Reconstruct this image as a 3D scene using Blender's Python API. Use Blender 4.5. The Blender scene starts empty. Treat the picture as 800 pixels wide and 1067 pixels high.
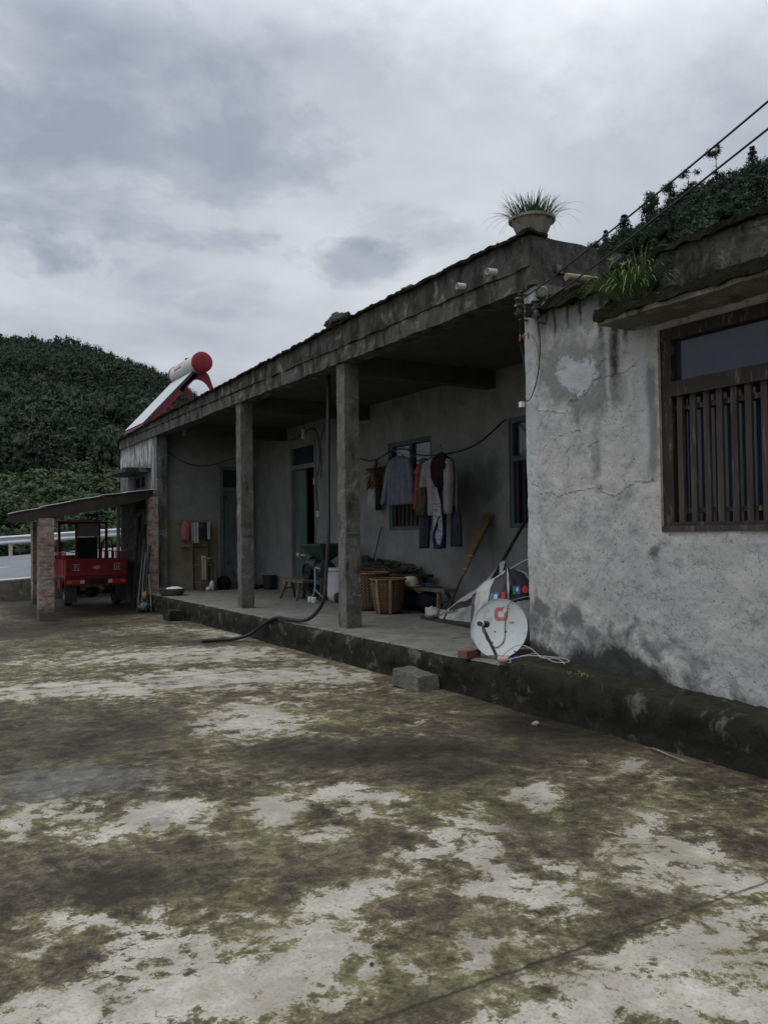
import bpy, math, random
import numpy as np
from mathutils import Vector, Matrix, noise as mnoise

S = bpy.context.scene
COL = S.collection
R = math.radians
rng = np.random.default_rng(7)
random.seed(5)

# ------------------------------------------------------------------ camera
cam_d = bpy.data.cameras.new('camera')
cam = bpy.data.objects.new('camera', cam_d)
COL.objects.link(cam)
S.camera = cam
cam_d.sensor_fit = 'VERTICAL'
cam_d.sensor_height = 24.0
cam_d.lens = 24.0 * 880.25 / 1067.0
cam_d.clip_start = 0.05
cam_d.clip_end = 3000
YAW, PITCH, ROLL = R(30.36), R(1.4875), R(-0.77)
fwd = Vector((math.sin(YAW) * math.cos(PITCH), math.cos(YAW) * math.cos(PITCH), math.sin(PITCH)))
r0 = Vector((math.cos(YAW), -math.sin(YAW), 0))
u0 = r0.cross(fwd)
rt = r0 * math.cos(ROLL) + u0 * math.sin(ROLL)
up = rt.cross(fwd)
m3 = Matrix((rt, up, -fwd)).transposed()
cam.matrix_world = Matrix.Translation((0, 0, 1.6)) @ m3.to_4x4()

# ------------------------------------------------------------------ sky and light (overcast)
SUN_EL, SUN_AZ = 68.0, 262.0          # degrees; azimuth measured from +Y towards +X
world = bpy.data.worlds.new('World')
S.world = world
world.use_nodes = True
nt = world.node_tree
nt.nodes.clear()
def N(tree, typ, **kw):
    n = tree.nodes.new(typ)
    for k, v in kw.items():
        if k.startswith('i_'):
            n.inputs[k[2:].replace('_', ' ')].default_value = v
        else:
            setattr(n, k, v)
    return n
def ramp(tree, fac, stops, interp='LINEAR'):
    r = N(tree, 'ShaderNodeValToRGB')
    r.color_ramp.interpolation = interp
    el = r.color_ramp.elements
    while len(el) < len(stops):
        el.new(0.5)
    for e, (p, c) in zip(el, stops):
        e.position = p
        e.color = (c, c, c, 1) if isinstance(c, (int, float)) else (c[0], c[1], c[2], 1)
    if fac is not None:
        tree.links.new(fac, r.inputs[0])
    return r.outputs[0]
def math_n(tree, op, a, b=None, c=None, clamp=False):
    n = N(tree, 'ShaderNodeMath', operation=op, use_clamp=clamp)
    for i, v in enumerate((a, b, c)):
        if v is None:
            continue
        if isinstance(v, (int, float)):
            n.inputs[i].default_value = v
        else:
            tree.links.new(v, n.inputs[i])
    return n.outputs[0]
def mixc(tree, fac, a, b, mode='MIX'):
    n = N(tree, 'ShaderNodeMix', data_type='RGBA', blend_type=mode)
    for sock, v in ((n.inputs[0], fac), (n.inputs[6], a), (n.inputs[7], b)):
        if isinstance(v, (int, float)):
            sock.default_value = v
        elif isinstance(v, tuple):
            sock.default_value = (v[0], v[1], v[2], 1)
        else:
            tree.links.new(v, sock)
    return n.outputs[2]

sky = N(nt, 'ShaderNodeTexSky', sky_type='NISHITA', sun_disc=False)
sky.sun_elevation = R(SUN_EL)
sky.sun_rotation = R(SUN_AZ)
tc = N(nt, 'ShaderNodeTexCoord')
sep = N(nt, 'ShaderNodeSeparateXYZ')
nt.links.new(tc.outputs['Generated'], sep.inputs[0])
zc = math_n(nt, 'MAXIMUM', sep.outputs[2], 0.0)
den = math_n(nt, 'ADD', zc, 0.30)
cmb = N(nt, 'ShaderNodeCombineXYZ')
nt.links.new(math_n(nt, 'DIVIDE', sep.outputs[0], den), cmb.inputs[0])
nt.links.new(math_n(nt, 'DIVIDE', sep.outputs[1], den), cmb.inputs[1])
def wnoise(scale, detail, rough, off, dist=0.0):
    mp = N(nt, 'ShaderNodeMapping')
    mp.inputs['Location'].default_value = off
    nt.links.new(cmb.outputs[0], mp.inputs[0])
    n = N(nt, 'ShaderNodeTexNoise')
    n.inputs['Scale'].default_value = scale
    n.inputs['Detail'].default_value = detail
    n.inputs['Roughness'].default_value = rough
    n.inputs['Distortion'].default_value = dist
    nt.links.new(mp.outputs[0], n.inputs['Vector'])
    return n.outputs[0]
n1 = wnoise(1.15, 9, 0.52, (3.3, 1.9, 0), 0.3)
n2 = wnoise(3.4, 10, 0.58, (0.4, 7.7, 0), 0.25)
n3 = wnoise(9.0, 8, 0.6, (2.4, 1.7, 0), 0.2)
cl = math_n(nt, 'ADD', math_n(nt, 'MULTIPLY', n1, 0.72), math_n(nt, 'MULTIPLY', n2, 0.28))
# two darker cloud bodies of the real deck, fixed to their bearing
def cloud_spot(az, el, ra, re, amt):
    a, e = R(az), R(el)
    c = Vector((math.sin(a) * math.cos(e), math.cos(a) * math.cos(e), math.sin(e)))
    side = Vector((math.cos(a), -math.sin(a), 0))
    upv = side.cross(c) * -1 if side.cross(c).z < 0 else side.cross(c)
    def dotn(v):
        d = N(nt, 'ShaderNodeVectorMath', operation='DOT_PRODUCT')
        nt.links.new(tc.outputs['Generated'], d.inputs[0])
        d.inputs[1].default_value = v
        return d.outputs['Value']
    x = math_n(nt, 'DIVIDE', dotn(side), math.sin(R(ra)))
    y = math_n(nt, 'DIVIDE', math_n(nt, 'SUBTRACT', dotn(upv), 0.0), math.sin(R(re)))
    d2 = math_n(nt, 'ADD', math_n(nt, 'MULTIPLY', x, x), math_n(nt, 'MULTIPLY', y, y))
    d2 = math_n(nt, 'ADD', d2, math_n(nt, 'ADD', math_n(nt, 'MULTIPLY', math_n(nt, 'SUBTRACT', n2, 0.5), 4.5), math_n(nt, 'MULTIPLY', math_n(nt, 'SUBTRACT', n3, 0.5), 2.0)))
    f = math_n(nt, 'SUBTRACT', 1.0, d2, clamp=True)
    front = math_n(nt, 'GREATER_THAN', dotn(c), 0.0)
    return math_n(nt, 'MULTIPLY', math_n(nt, 'MULTIPLY', f, front), amt)
spots = None
for sp in [
        (28.0, 18.1, 4.2, 1.8, 0.20), (31.5, 20.0, 4.8, 1.7, 0.12), (7.0, 17.3, 7.0, 1.7, 0.14), (12, 25.0, 15, 7.0, 0.15), (12.0, 16.5, 7, 2.5, 0.06), (20.0, 15.5, 4, 1.5, 0.06),
        (52.0, 33.0, 18, 9.0, -0.14), (34, 14, 8, 4.0, -0.07), (18, 33.0, 9, 3.0, -0.06)]:
    v = cloud_spot(*sp)
    spots = v if spots is None else math_n(nt, 'ADD', spots, v)
cl = math_n(nt, 'SUBTRACT', cl, spots)
cloudcol = ramp(nt, cl, [(0.26, (2.1, 2.4, 2.85)), (0.42, (2.9, 3.2, 3.65)), (0.54, (3.9, 4.15, 4.5)), (0.70, (5.3, 5.5, 5.7))])
zen = ramp(nt, sep.outputs[2], [(0.0, 0.92), (0.18, 0.98), (0.5, 1.06), (0.75, 2.3), (1.0, 2.7)])
cloudcol = mixc(nt, 1.0, cloudcol, zen, 'MULTIPLY')
skyc = mixc(nt, 0.96, sky.outputs[0], cloudcol)
bg = N(nt, 'ShaderNodeBackground')
bg.inputs['Strength'].default_value = 0.15
nt.links.new(skyc, bg.inputs[0])
wo = N(nt, 'ShaderNodeOutputWorld')
nt.links.new(bg.outputs[0], wo.inputs[0])

sun_d = bpy.data.lights.new('sun', 'SUN')
sun_d.energy = 0.8
sun_d.angle = R(40)
sun_d.color = (1.0, 0.97, 0.93)
sun = bpy.data.objects.new('sun', sun_d)
COL.objects.link(sun)
sd = Vector((math.sin(R(SUN_AZ)) * math.cos(R(SUN_EL)), math.cos(R(SUN_AZ)) * math.cos(R(SUN_EL)), math.sin(R(SUN_EL))))
sun.rotation_euler = sd.to_track_quat('Z', 'Y').to_euler()

S.view_settings.view_transform = 'Standard'
S.view_settings.look = 'None'
S.view_settings.exposure = 0.0
S.view_settings.gamma = 1.0
S.view_settings.use_curve_mapping = False
S.render.engine = 'CYCLES'
S.cycles.max_bounces = 6
S.cycles.diffuse_bounces = 4
S.cycles.use_denoising = True

# ------------------------------------------------------------------ mesh helpers
ROOT = {}

def fbm(x, y, seed=0, octaves=4, gain=0.5):
    """value-noise fractal on numpy arrays, about -1..1"""
    x = np.asarray(x, float); y = np.asarray(y, float)
    tot = np.zeros(np.broadcast(x, y).shape); amp = 1.0; norm = 0
    for o in range(octaves):
        xi = np.floor(x).astype(np.int64); yi = np.floor(y).astype(np.int64)
        xf = x - xi; yf = y - yi
        xf = xf * xf * (3 - 2 * xf); yf = yf * yf * (3 - 2 * yf)
        def h(a, b):
            n = (a * 374761393 + b * 668265263 + (seed + o * 17) * 974711) & 0x7fffffff
            n = ((n ^ (n >> 13)) * 1274126177) & 0x7fffffff
            n = n ^ (n >> 16)
            return (n & 0xffff) / 32767.5 - 1.0
        v = (h(xi, yi) * (1 - xf) + h(xi + 1, yi) * xf) * (1 - yf) + (h(xi, yi + 1) * (1 - xf) + h(xi + 1, yi + 1) * xf) * yf
        tot += v * amp; norm += amp; amp *= gain; x = x * 2.03 + 5.1; y = y * 2.03 + 9.7
    return tot / norm

class MB:
    def __init__(s):
        s.v = []; s.f = []; s.mi = []; s.cur = 0
    def add(s, verts, faces):
        b = len(s.v)
        s.v.extend([tuple(p) for p in verts])
        for f in faces:
            s.f.append(tuple(b + i for i in f)); s.mi.append(s.cur)
        return s
    def box(s, x0, x1, y0, y1, z0, z1):
        v = [(x, y, z) for x in (x0, x1) for y in (y0, y1) for z in (z0, z1)]
        return s.add(v, [(0, 1, 3, 2), (4, 6, 7, 5), (0, 4, 5, 1), (2, 3, 7, 6), (0, 2, 6, 4), (1, 5, 7, 3)])
    def obox(s, c, ax, ay, az):
        """box from centre and three half-axis vectors"""
        c = Vector(c); ax = Vector(ax); ay = Vector(ay); az = Vector(az)
        v = [c + ax * i + ay * j + az * k for i in (-1, 1) for j in (-1, 1) for k in (-1, 1)]
        return s.add(v, [(0, 1, 3, 2), (4, 6, 7, 5), (0, 4, 5, 1), (2, 3, 7, 6), (0, 2, 6, 4), (1, 5, 7, 3)])
    def bar(s, a, b, w, h, upv=(0, 0, 1)):
        a = Vector(a); b = Vector(b); d = (b - a)
        L = d.length; d = d / L
        upv = Vector(upv)
        if abs(d.dot(upv)) > 0.95:
            upv = Vector((1, 0, 0))
        sx = d.cross(upv).normalized(); sz = sx.cross(d).normalized()
        return s.obox((a + b) / 2, d * L / 2, sx * w / 2, sz * h / 2)
    def rbox(s, x0, x1, y0, y1, z0, z1, step=0.15, amp=0.01, freq=3.0, seed=0.0, skip=()):
        """box cut into small faces and roughened; rows of verts follow a continuous noise"""
        lo = (x0, y0, z0); hi = (x1, y1, z1)
        cnt = [max(1, int(round((hi[i] - lo[i]) / step))) for i in range(3)]
        seen = {}
        def vid(p):
            k = (round(p[0], 5), round(p[1], 5), round(p[2], 5))
            if k not in seen:
                q = Vector(p)
                o = mnoise.noise_vector(q * freq + Vector((seed, seed * 2.1, 0))) * amp + mnoise.noise_vector(q * freq * 3.7 + Vector((seed, 9, 0))) * amp * 0.45
                seen[k] = len(s.v); s.v.append(tuple(q + o))
            return seen[k]
        for ax in range(3):
            a, b = (ax + 1) % 3, (ax + 2) % 3
            for side in (0, 1):
                if (ax, side) in skip:
                    continue
                for i in range(cnt[a]):
                    for j in range(cnt[b]):
                        q = []
                        for (di, dj) in ((0, 0), (1, 0), (1, 1), (0, 1)):
                            p = [0, 0, 0]
                            p[ax] = hi[ax] if side else lo[ax]
                            p[a] = lo[a] + (hi[a] - lo[a]) * (i + di) / cnt[a]
                            p[b] = lo[b] + (hi[b] - lo[b]) * (j + dj) / cnt[b]
                            q.append(vid(p))
                        if not side:
                            q.reverse()
                        s.f.append(tuple(q)); s.mi.append(s.cur)
        return s
    def tube(s, pts, r, n=8, cap=True, smooth_steps=0):
        pts = [Vector(p) for p in pts]
        if smooth_steps:
            pts = spline(pts, smooth_steps)
        rs = r if isinstance(r, (list, tuple)) else [r] * len(pts)
        if len(rs) != len(pts):
            rs = list(np.interp(np.linspace(0, 1, len(pts)), np.linspace(0, 1, len(rs)), rs))
        b = len(s.v)
        t0 = (pts[1] - pts[0]).normalized()
        ref = Vector((0, 0, 1)) if abs(t0.z) < 0.9 else Vector((1, 0, 0))
        u = t0.cross(ref).normalized()
        for i, p in enumerate(pts):
            t = (pts[min(i + 1, len(pts) - 1)] - pts[max(i - 1, 0)])
            t = t.normalized() if t.length > 1e-9 else t0
            u = (u - t * u.dot(t)).normalized()
            w = t.cross(u)
            for k in range(n):
                a = 2 * math.pi * k / n
                s.v.append(tuple(p + (u * math.cos(a) + w * math.sin(a)) * rs[i]))
        for i in range(len(pts) - 1):
            for k in range(n):
                s.f.append((b + i * n + k, b + i * n + (k + 1) % n, b + (i + 1) * n + (k + 1) % n, b + (i + 1) * n + k)); s.mi.append(s.cur)
        if cap:
            s.f.append(tuple(b + k for k in range(n))[::-1]); s.mi.append(s.cur)
            s.f.append(tuple(b + (len(pts) - 1) * n + k for k in range(n))); s.mi.append(s.cur)
        return s
    def lathe(s, prof, c, n=24, axis=(0, 0, 1), wob=0.0):
        """profile of (radius, height) turned about an axis through c"""
        ax = Vector(axis).normalized()
        ref = Vector((1, 0, 0)) if abs(ax.x) < 0.9 else Vector((0, 1, 0))
        u = (ref - ax * ref.dot(ax)).normalized(); w = ax.cross(u)
        c = Vector(c); b = len(s.v)
        for (r, h) in prof:
            for k in range(n):
                a = 2 * math.pi * k / n
                rr = r * (1 + wob * math.sin(3 * a + h * 9) + wob * 0.7 * math.sin(5 * a + 1))
                s.v.append(tuple(c + ax * h + (u * math.cos(a) + w * math.sin(a)) * rr))
        for i in range(len(prof) - 1):
            for k in range(n):
                s.f.append((b + i * n + k, b + i * n + (k + 1) % n, b + (i + 1) * n + (k + 1) % n, b + (i + 1) * n + k)); s.mi.append(s.cur)
        return s
    def loft(s, rings, close=True):
        """rings: lists of equal numbers of points; caps both ends"""
        n = len(rings[0]); b = len(s.v)
        for rg in rings:
            s.v.extend([tuple(p) for p in rg])
        for i in range(len(rings) - 1):
            for k in range(n if close else n - 1):
                s.f.append((b + i * n + k, b + i * n + (k + 1) % n, b + (i + 1) * n + (k + 1) % n, b + (i + 1) * n + k)); s.mi.append(s.cur)
        if close:
            s.f.append(tuple(b + k for k in range(n))[::-1]); s.mi.append(s.cur)
            s.f.append(tuple(b + (len(rings) - 1) * n + k for k in range(n))); s.mi.append(s.cur)
        return s
    def grid(s, P, mask=None):
        """P: array (nu, nv, 3)"""
        nu, nv = P.shape[:2]; b = len(s.v)
        s.v.extend(map(tuple, P.reshape(-1, 3).tolist()))
        for i in range(nu - 1):
            for j in range(nv - 1):
                if mask is not None and not mask[i, j]:
                    continue
                s.f.append((b + i * nv + j, b + (i + 1) * nv + j, b + (i + 1) * nv + j + 1, b + i * nv + j + 1)); s.mi.append(s.cur)
        return s
    def blob(s, c, r, seed=0, amp=0.25, n=10, freq=1.5):
        c = Vector(c); b = len(s.v); rx, ry, rz = (r, r, r) if isinstance(r, (int, float)) else r
        for i in range(n + 1):
            th = math.pi * i / n
            for k in range(2 * n):
                ph = math.pi * k / n
                d = Vector((math.sin(th) * math.cos(ph), math.sin(th) * math.sin(ph), math.cos(th)))
                q = 1 + amp * mnoise.noise(d * freq + Vector((seed, 3.1, 7))) + amp * 0.5 * mnoise.noise(d * freq * 2.6 + Vector((seed, 1, 2)))
                s.v.append((c.x + d.x * rx * q, c.y + d.y * ry * q, c.z + d.z * rz * q))
        m = 2 * n
        for i in range(n):
            for k in range(m):
                s.f.append((b + i * m + k, b + (i + 1) * m + k, b + (i + 1) * m + (k + 1) % m, b + i * m + (k + 1) % m)); s.mi.append(s.cur)
        return s
    def blade(s, p, d, L, w, droop=0.5, n=5, ph=0.0):
        """a grass blade: a bent, tapering strip"""
        p = Vector(p); d = Vector(d).normalized(); up_ = Vector((0, 0, 1))
        side = d.cross(up_)
        side = side.normalized() if side.length > 0.05 else Vector((math.cos(ph), math.sin(ph), 0))
        b = len(s.v); q = p.copy(); dirn = d.copy()
        for i in range(n + 1):
            t = i / n
            ww = w * (1 - t ** 1.6) * 0.5 + 0.0006
            s.v.append(tuple(q - side * ww)); s.v.append(tuple(q + side * ww))
            dirn = (dirn + Vector((d.x * 0.25, d.y * 0.25, -droop)) * (t * 1.4 / n * 2)).normalized()
            q = q + dirn * (L / n)
        for i in range(n):
            s.f.append((b + 2 * i, b + 2 * i + 1, b + 2 * i + 3, b + 2 * i + 2)); s.mi.append(s.cur)
        return s
    def build(s, name, mats, parent=None, smooth=False, attrs=None, smooth_angle=None):
        me = bpy.data.meshes.new(name)
        off = ROOT.get(parent.name if parent else None, (0, 0, 0))
        V = np.array(s.v, dtype=np.float64).reshape(-1, 3) - np.array(off)
        me.from_pydata(V.tolist(), [], s.f)
        mats = mats if isinstance(mats, (list, tuple)) else [mats]
        for m in mats:
            me.materials.append(m)
        if len(mats) > 1:
            me.polygons.foreach_set('material_index', s.mi)
        if smooth:
            me.polygons.foreach_set('use_smooth', [True] * len(me.polygons))
        if attrs:
            for k, a in attrs.items():
                at = me.attributes.new(k, 'FLOAT', 'POINT')
                at.data.foreach_set('value', np.asarray(a, dtype=np.float32).ravel())
        me.update()
        o = bpy.data.objects.new(name, me)
        COL.objects.link(o)
        if parent:
            o.parent = parent
            ROOT[o.name] = off
        if smooth and smooth_angle:
            try:
                me.set_sharp_from_angle(angle=R(smooth_angle))
            except Exception:
                pass
        return o

def spline(pts, steps):
    """Catmull-Rom through the points"""
    P = [pts[0] * 2 - pts[1]] + list(pts) + [pts[-1] * 2 - pts[-2]]
    out = []
    for i in range(1, len(P) - 2):
        for k in range(steps):
            t = k / steps
            a, b, c, d = P[i - 1], P[i], P[i + 1], P[i + 2]
            out.append(0.5 * ((2 * b) + (c - a) * t + (2 * a - 5 * b + 4 * c - d) * t * t + (3 * b - a - 3 * c + d) * t ** 3))
    out.append(pts[-1])
    return out

def thing(name, loc, label, cat, group=None):
    o = bpy.data.objects.new(name, None)
    o.empty_display_size = 0.2
    o.location = loc
    COL.objects.link(o)
    ROOT[o.name] = tuple(loc)
    o['label'] = label; o['category'] = cat
    if group:
        o['group'] = group
    return o
def tag(o, label, cat, group=None):
    o['label'] = label; o['category'] = cat
    if group:
        o['group'] = group
    return o
def struct(o, label=None, cat=None):
    o['kind'] = 'structure'
    if label:
        o['label'] = label; o['category'] = cat
    return o

# ------------------------------------------------------------------ materials
def new_mat(name):
    m = bpy.data.materials.new(name)
    m.use_nodes = True
    t = m.node_tree
    b = t.nodes['Principled BSDF']
    return m, t, b
def obj_co(t, scale=(1, 1, 1)):
    c = N(t, 'ShaderNodeTexCoord')
    mp = N(t, 'ShaderNodeMapping')
    mp.inputs['Scale'].default_value = scale
    t.links.new(c.outputs['Object'], mp.inputs[0])
    return mp.outputs[0]
def nz(t, co, scale, detail=4, rough=0.55, dist=0.0):
    n = N(t, 'ShaderNodeTexNoise')
    n.inputs['Scale'].default_value = scale
    n.inputs['Detail'].default_value = detail
    n.inputs['Roughness'].default_value = rough
    n.inputs['Distortion'].default_value = dist
    t.links.new(co, n.inputs['Vector'])
    return n.outputs[0]
def bump(t, b, h, strength=0.3, dist=0.02):
    n = N(t, 'ShaderNodeBump')
    n.inputs['Strength'].default_value = strength
    n.inputs['Distance'].default_value = dist
    t.links.new(h, n.inputs['Height'])
    t.links.new(n.outputs[0], b.inputs['Normal'])
def attr(t, name):
    a = N(t, 'ShaderNodeAttribute')
    a.attribute_name = name
    return a.outputs['Fac']
def M(name, c1, c2=None, scale=6.0, rough=0.8, stretch=(1, 1, 1), bmp=0.2, bdist=0.01, detail=5, lo=0.35, hi=0.65, metal=0.0, c3=None, spec=0.3, fine=0.0):
    """mottled material: two colours mixed by noise (and specks of a third), with bump"""
    m, t, b = new_mat(name)
    co = obj_co(t, stretch)
    f = nz(t, co, scale, detail, 0.6)
    c2 = c2 or tuple(x * 0.7 for x in c1)
    col = mixc(t, ramp(t, f, [(lo, 0.0), (hi, 1.0)]), c1, c2)
    if c3:
        f3 = nz(t, co, scale * 2.7, 4, 0.6, 0.3)
        col = mixc(t, ramp(t, f3, [(0.56, 0.0), (0.66, 1.0)]), col, c3)
    if fine:
        f4 = nz(t, co, scale * 14, 3, 0.6)
        col = mixc(t, math_n(t, 'MULTIPLY', ramp(t, f4, [(0.35, 1.0), (0.65, 0.0)]), fine), col, (0.0, 0.0, 0.0))
    t.links.new(col, b.inputs['Base Color'])
    b.inputs['Roughness'].default_value = rough
    b.inputs['Metallic'].default_value = metal
    b.inputs['Specular IOR Level'].default_value = spec
    if bmp:
        bump(t, b, nz(t, co, scale * 3.5, 5, 0.65), bmp, bdist)
    return m
# ------------------------------------------------------------------ stain and crack layouts, in metres on their own surfaces
PALE = [(2.67, 7.0, 0.48, 0.73, 1), (2.96, 6.95, 0.25, 0.59, 0.6), (1.99, 4.76, 0.19, 0.24, 1), (1.33, 4.87, 0.28, 0.29, 1), (1.01, 4.76, 0.18, 0.13, 0.7), (0.9, 5.27, 0.26, 0.15, 0.8), (0.67, 5.09, 0.22, 0.17, 0.7), (0.79, 4.33, 0.16, 0.08, 0.5), (2.43, 4.8, 0.21, 0.22, 0.9), (2.0, 4.17, 0.16, 0.13, 0.8), (2.67, 3.73, 0.2, 0.32, 1), (2.35, 3.59, 0.14, 0.12, 0.7), (3.49, 3.98, 0.16, 0.27, 1), (4.31, 4.01, 0.19, 0.26, 0.8), (3.34, 3.61, 0.16, 0.1, 0.5), (3.41, 3.05, 0.22, 0.25, 0.9), (3.33, 2.59, 0.24, 0.15, 0.9), (3.15, 3.06, 0.09, 0.19, 0.5), (1.81, 9.39, 1.26, 0.54, 0.9), (3.55, 9.14, 1.44, 0.6, 0.9), (5.47, 8.91, 1.18, 0.69, 0.8), (3.56, 11.3, 1.47, 0.77, 0.8), (4.98, 13.25, 1.37, 0.83, 0.8), (3.43, 15.28, 1.06, 0.66, 0.6), (3.79, 7.88, 0.4, 0.32, 0.4), (1.88, 11.62, 0.77, 0.45, 0.5), (0.99, 3.71, 0.31, 0.08, 0.6), (0.78, 3.68, 0.24, 0.09, 0.8), (0.58, 3.61, 0.17, 0.06, 0.5), (1.05, 3.01, 0.38, 0.31, 1), (0.61, 3.03, 0.36, 0.14, 1), (1.48, 3.02, 0.21, 0.27, 1), (1.59, 3.33, 0.12, 0.11, 0.7), (1.8, 3.37, 0.17, 0.13, 0.7), (2.12, 3.57, 0.14, 0.18, 0.5), (2.37, 3.21, 0.27, 0.22, 0.55), (2.5, 2.96, 0.3, 0.31, 0.7), (1.97, 2.8, 0.27, 0.16, 0.65), (1.73, 2.85, 0.11, 0.19, 0.4), (1.36, 3.65, 0.11, 0.04, 0.6), (0.98, 3.45, 0.12, 0.06, 0.6), (2.56, 4.53, 0.18, 0.15, 0.6), (2.33, 4.35, 0.14, 0.12, 0.6), (1.47, 4.44, 0.1, 0.1, 0.4), (3.79, 3.32, 0.16, 0.12, 0.4), (3.31, 2.43, 0.17, 0.16, 0.7), (2.59, 3.19, 0.16, 0.07, 0.5), (1.29, 3.69, 0.2, 0.04, 0.4)]
DARK = [(1.44, 7.11, 0.94, 0.86, 0.5), (1.33, 8.2, 0.71, 0.67, 0.3), (3.24, 5.31, 1.05, 0.35, 0.8), (4.9, 5.39, 0.63, 0.79, 1), (5.25, 6.58, 0.56, 0.39, 0.6), (3.32, 4.81, 0.46, 0.36, 0.6), (4.83, 4.77, 0.44, 0.37, 0.7), (4.51, 4.02, 0.51, 0.29, 0.3), (2.97, 3.66, 0.23, 0.23, 0.4), (0.91, 4.07, 0.58, 0.29, 0.5), (1.56, 2.45, 0.19, 0.17, 0.55), (2.01, 2.92, 0.18, 0.22, 0.35), (2.74, 2.73, 0.23, 0.18, 0.3), (3.89, 6.69, 0.52, 0.42, 0.2), (3.81, 13.61, 0.96, 0.54, 0.5), (4.25, 12.52, 0.6, 0.36, 0.5), (2.45, 16.12, 1.44, 1.38, 0.7), (1.78, 3.73, 0.28, 0.29, 0.3), (3.55, 3.67, 0.33, 0.19, 0.25)]
BLUE = [(1.01, 5.91, 0.61, 0.4, 1), (0.7, 5.73, 0.36, 0.28, 0.8), (1.3, 4.76, 0.11, 0.11, 1), (2.04, 5.62, 0.67, 0.2, 0.4)]
YELLOW = [(1.53, 4.87, 0.17, 0.12, 1), (2.12, 9.02, 0.82, 0.29, 0.4), (4.52, 7.38, 0.98, 0.37, 0.5), (4.6, 8.78, 0.9, 0.34, 0.5), (3.97, 4.66, 0.4, 0.26, 0.6), (1.75, 10.8, 0.95, 0.55, 0.6), (2.56, 7.58, 0.72, 0.35, 0.5), (2.91, 4.65, 0.25, 0.17, 0.6)]
CRACKS = [[(6.14, 1.95), (5.91, 1.97), (5.72, 1.9), (5.54, 1.98), (5.3, 1.98), (5.09, 1.9), (4.92, 1.97), (4.67, 2.0)], [(6.08, 2.71), (5.83, 2.7), (5.64, 2.64), (5.61, 2.74), (5.47, 2.79), (5.26, 2.89), (5.06, 2.92), (4.83, 2.94)], [(6.04, 2.35), (5.84, 2.44), (5.67, 2.47), (5.48, 2.48)], [(5.41, 2.33), (5.27, 2.35)], [(5.72, 2.13), (5.63, 2.19), (5.65, 2.32), (5.56, 2.38)], [(5.3, 2.9), (5.23, 3.01), (5.12, 3.06)]]
HEART = [(5.74, 3.15), (5.6, 3.15), (5.48, 3.08), (5.37, 3.11), (5.25, 3.02), (5.23, 2.9), (5.34, 2.85), (5.44, 2.78), (5.56, 2.8), (5.66, 2.88), (5.76, 3.0)]
GREYPATCH = [(5.98, 3.42), (5.5, 3.36), (5.05, 3.2), (4.9, 2.8), (5.07, 2.58), (5.4, 2.54), (5.83, 2.66), (6.02, 2.98)]
BASE = [(6.08, 0.66), (5.7, 0.62), (5.34, 0.69), (5.01, 0.7), (4.71, 0.62), (4.43, 0.49), (4.18, 0.36)]
GREYBAND = [(6.19, 0.83), (5.69, 0.93), (5.22, 0.9), (4.7, 0.86), (4.34, 0.68), (4.01, 0.54), (3.7, 0.5)]

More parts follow.
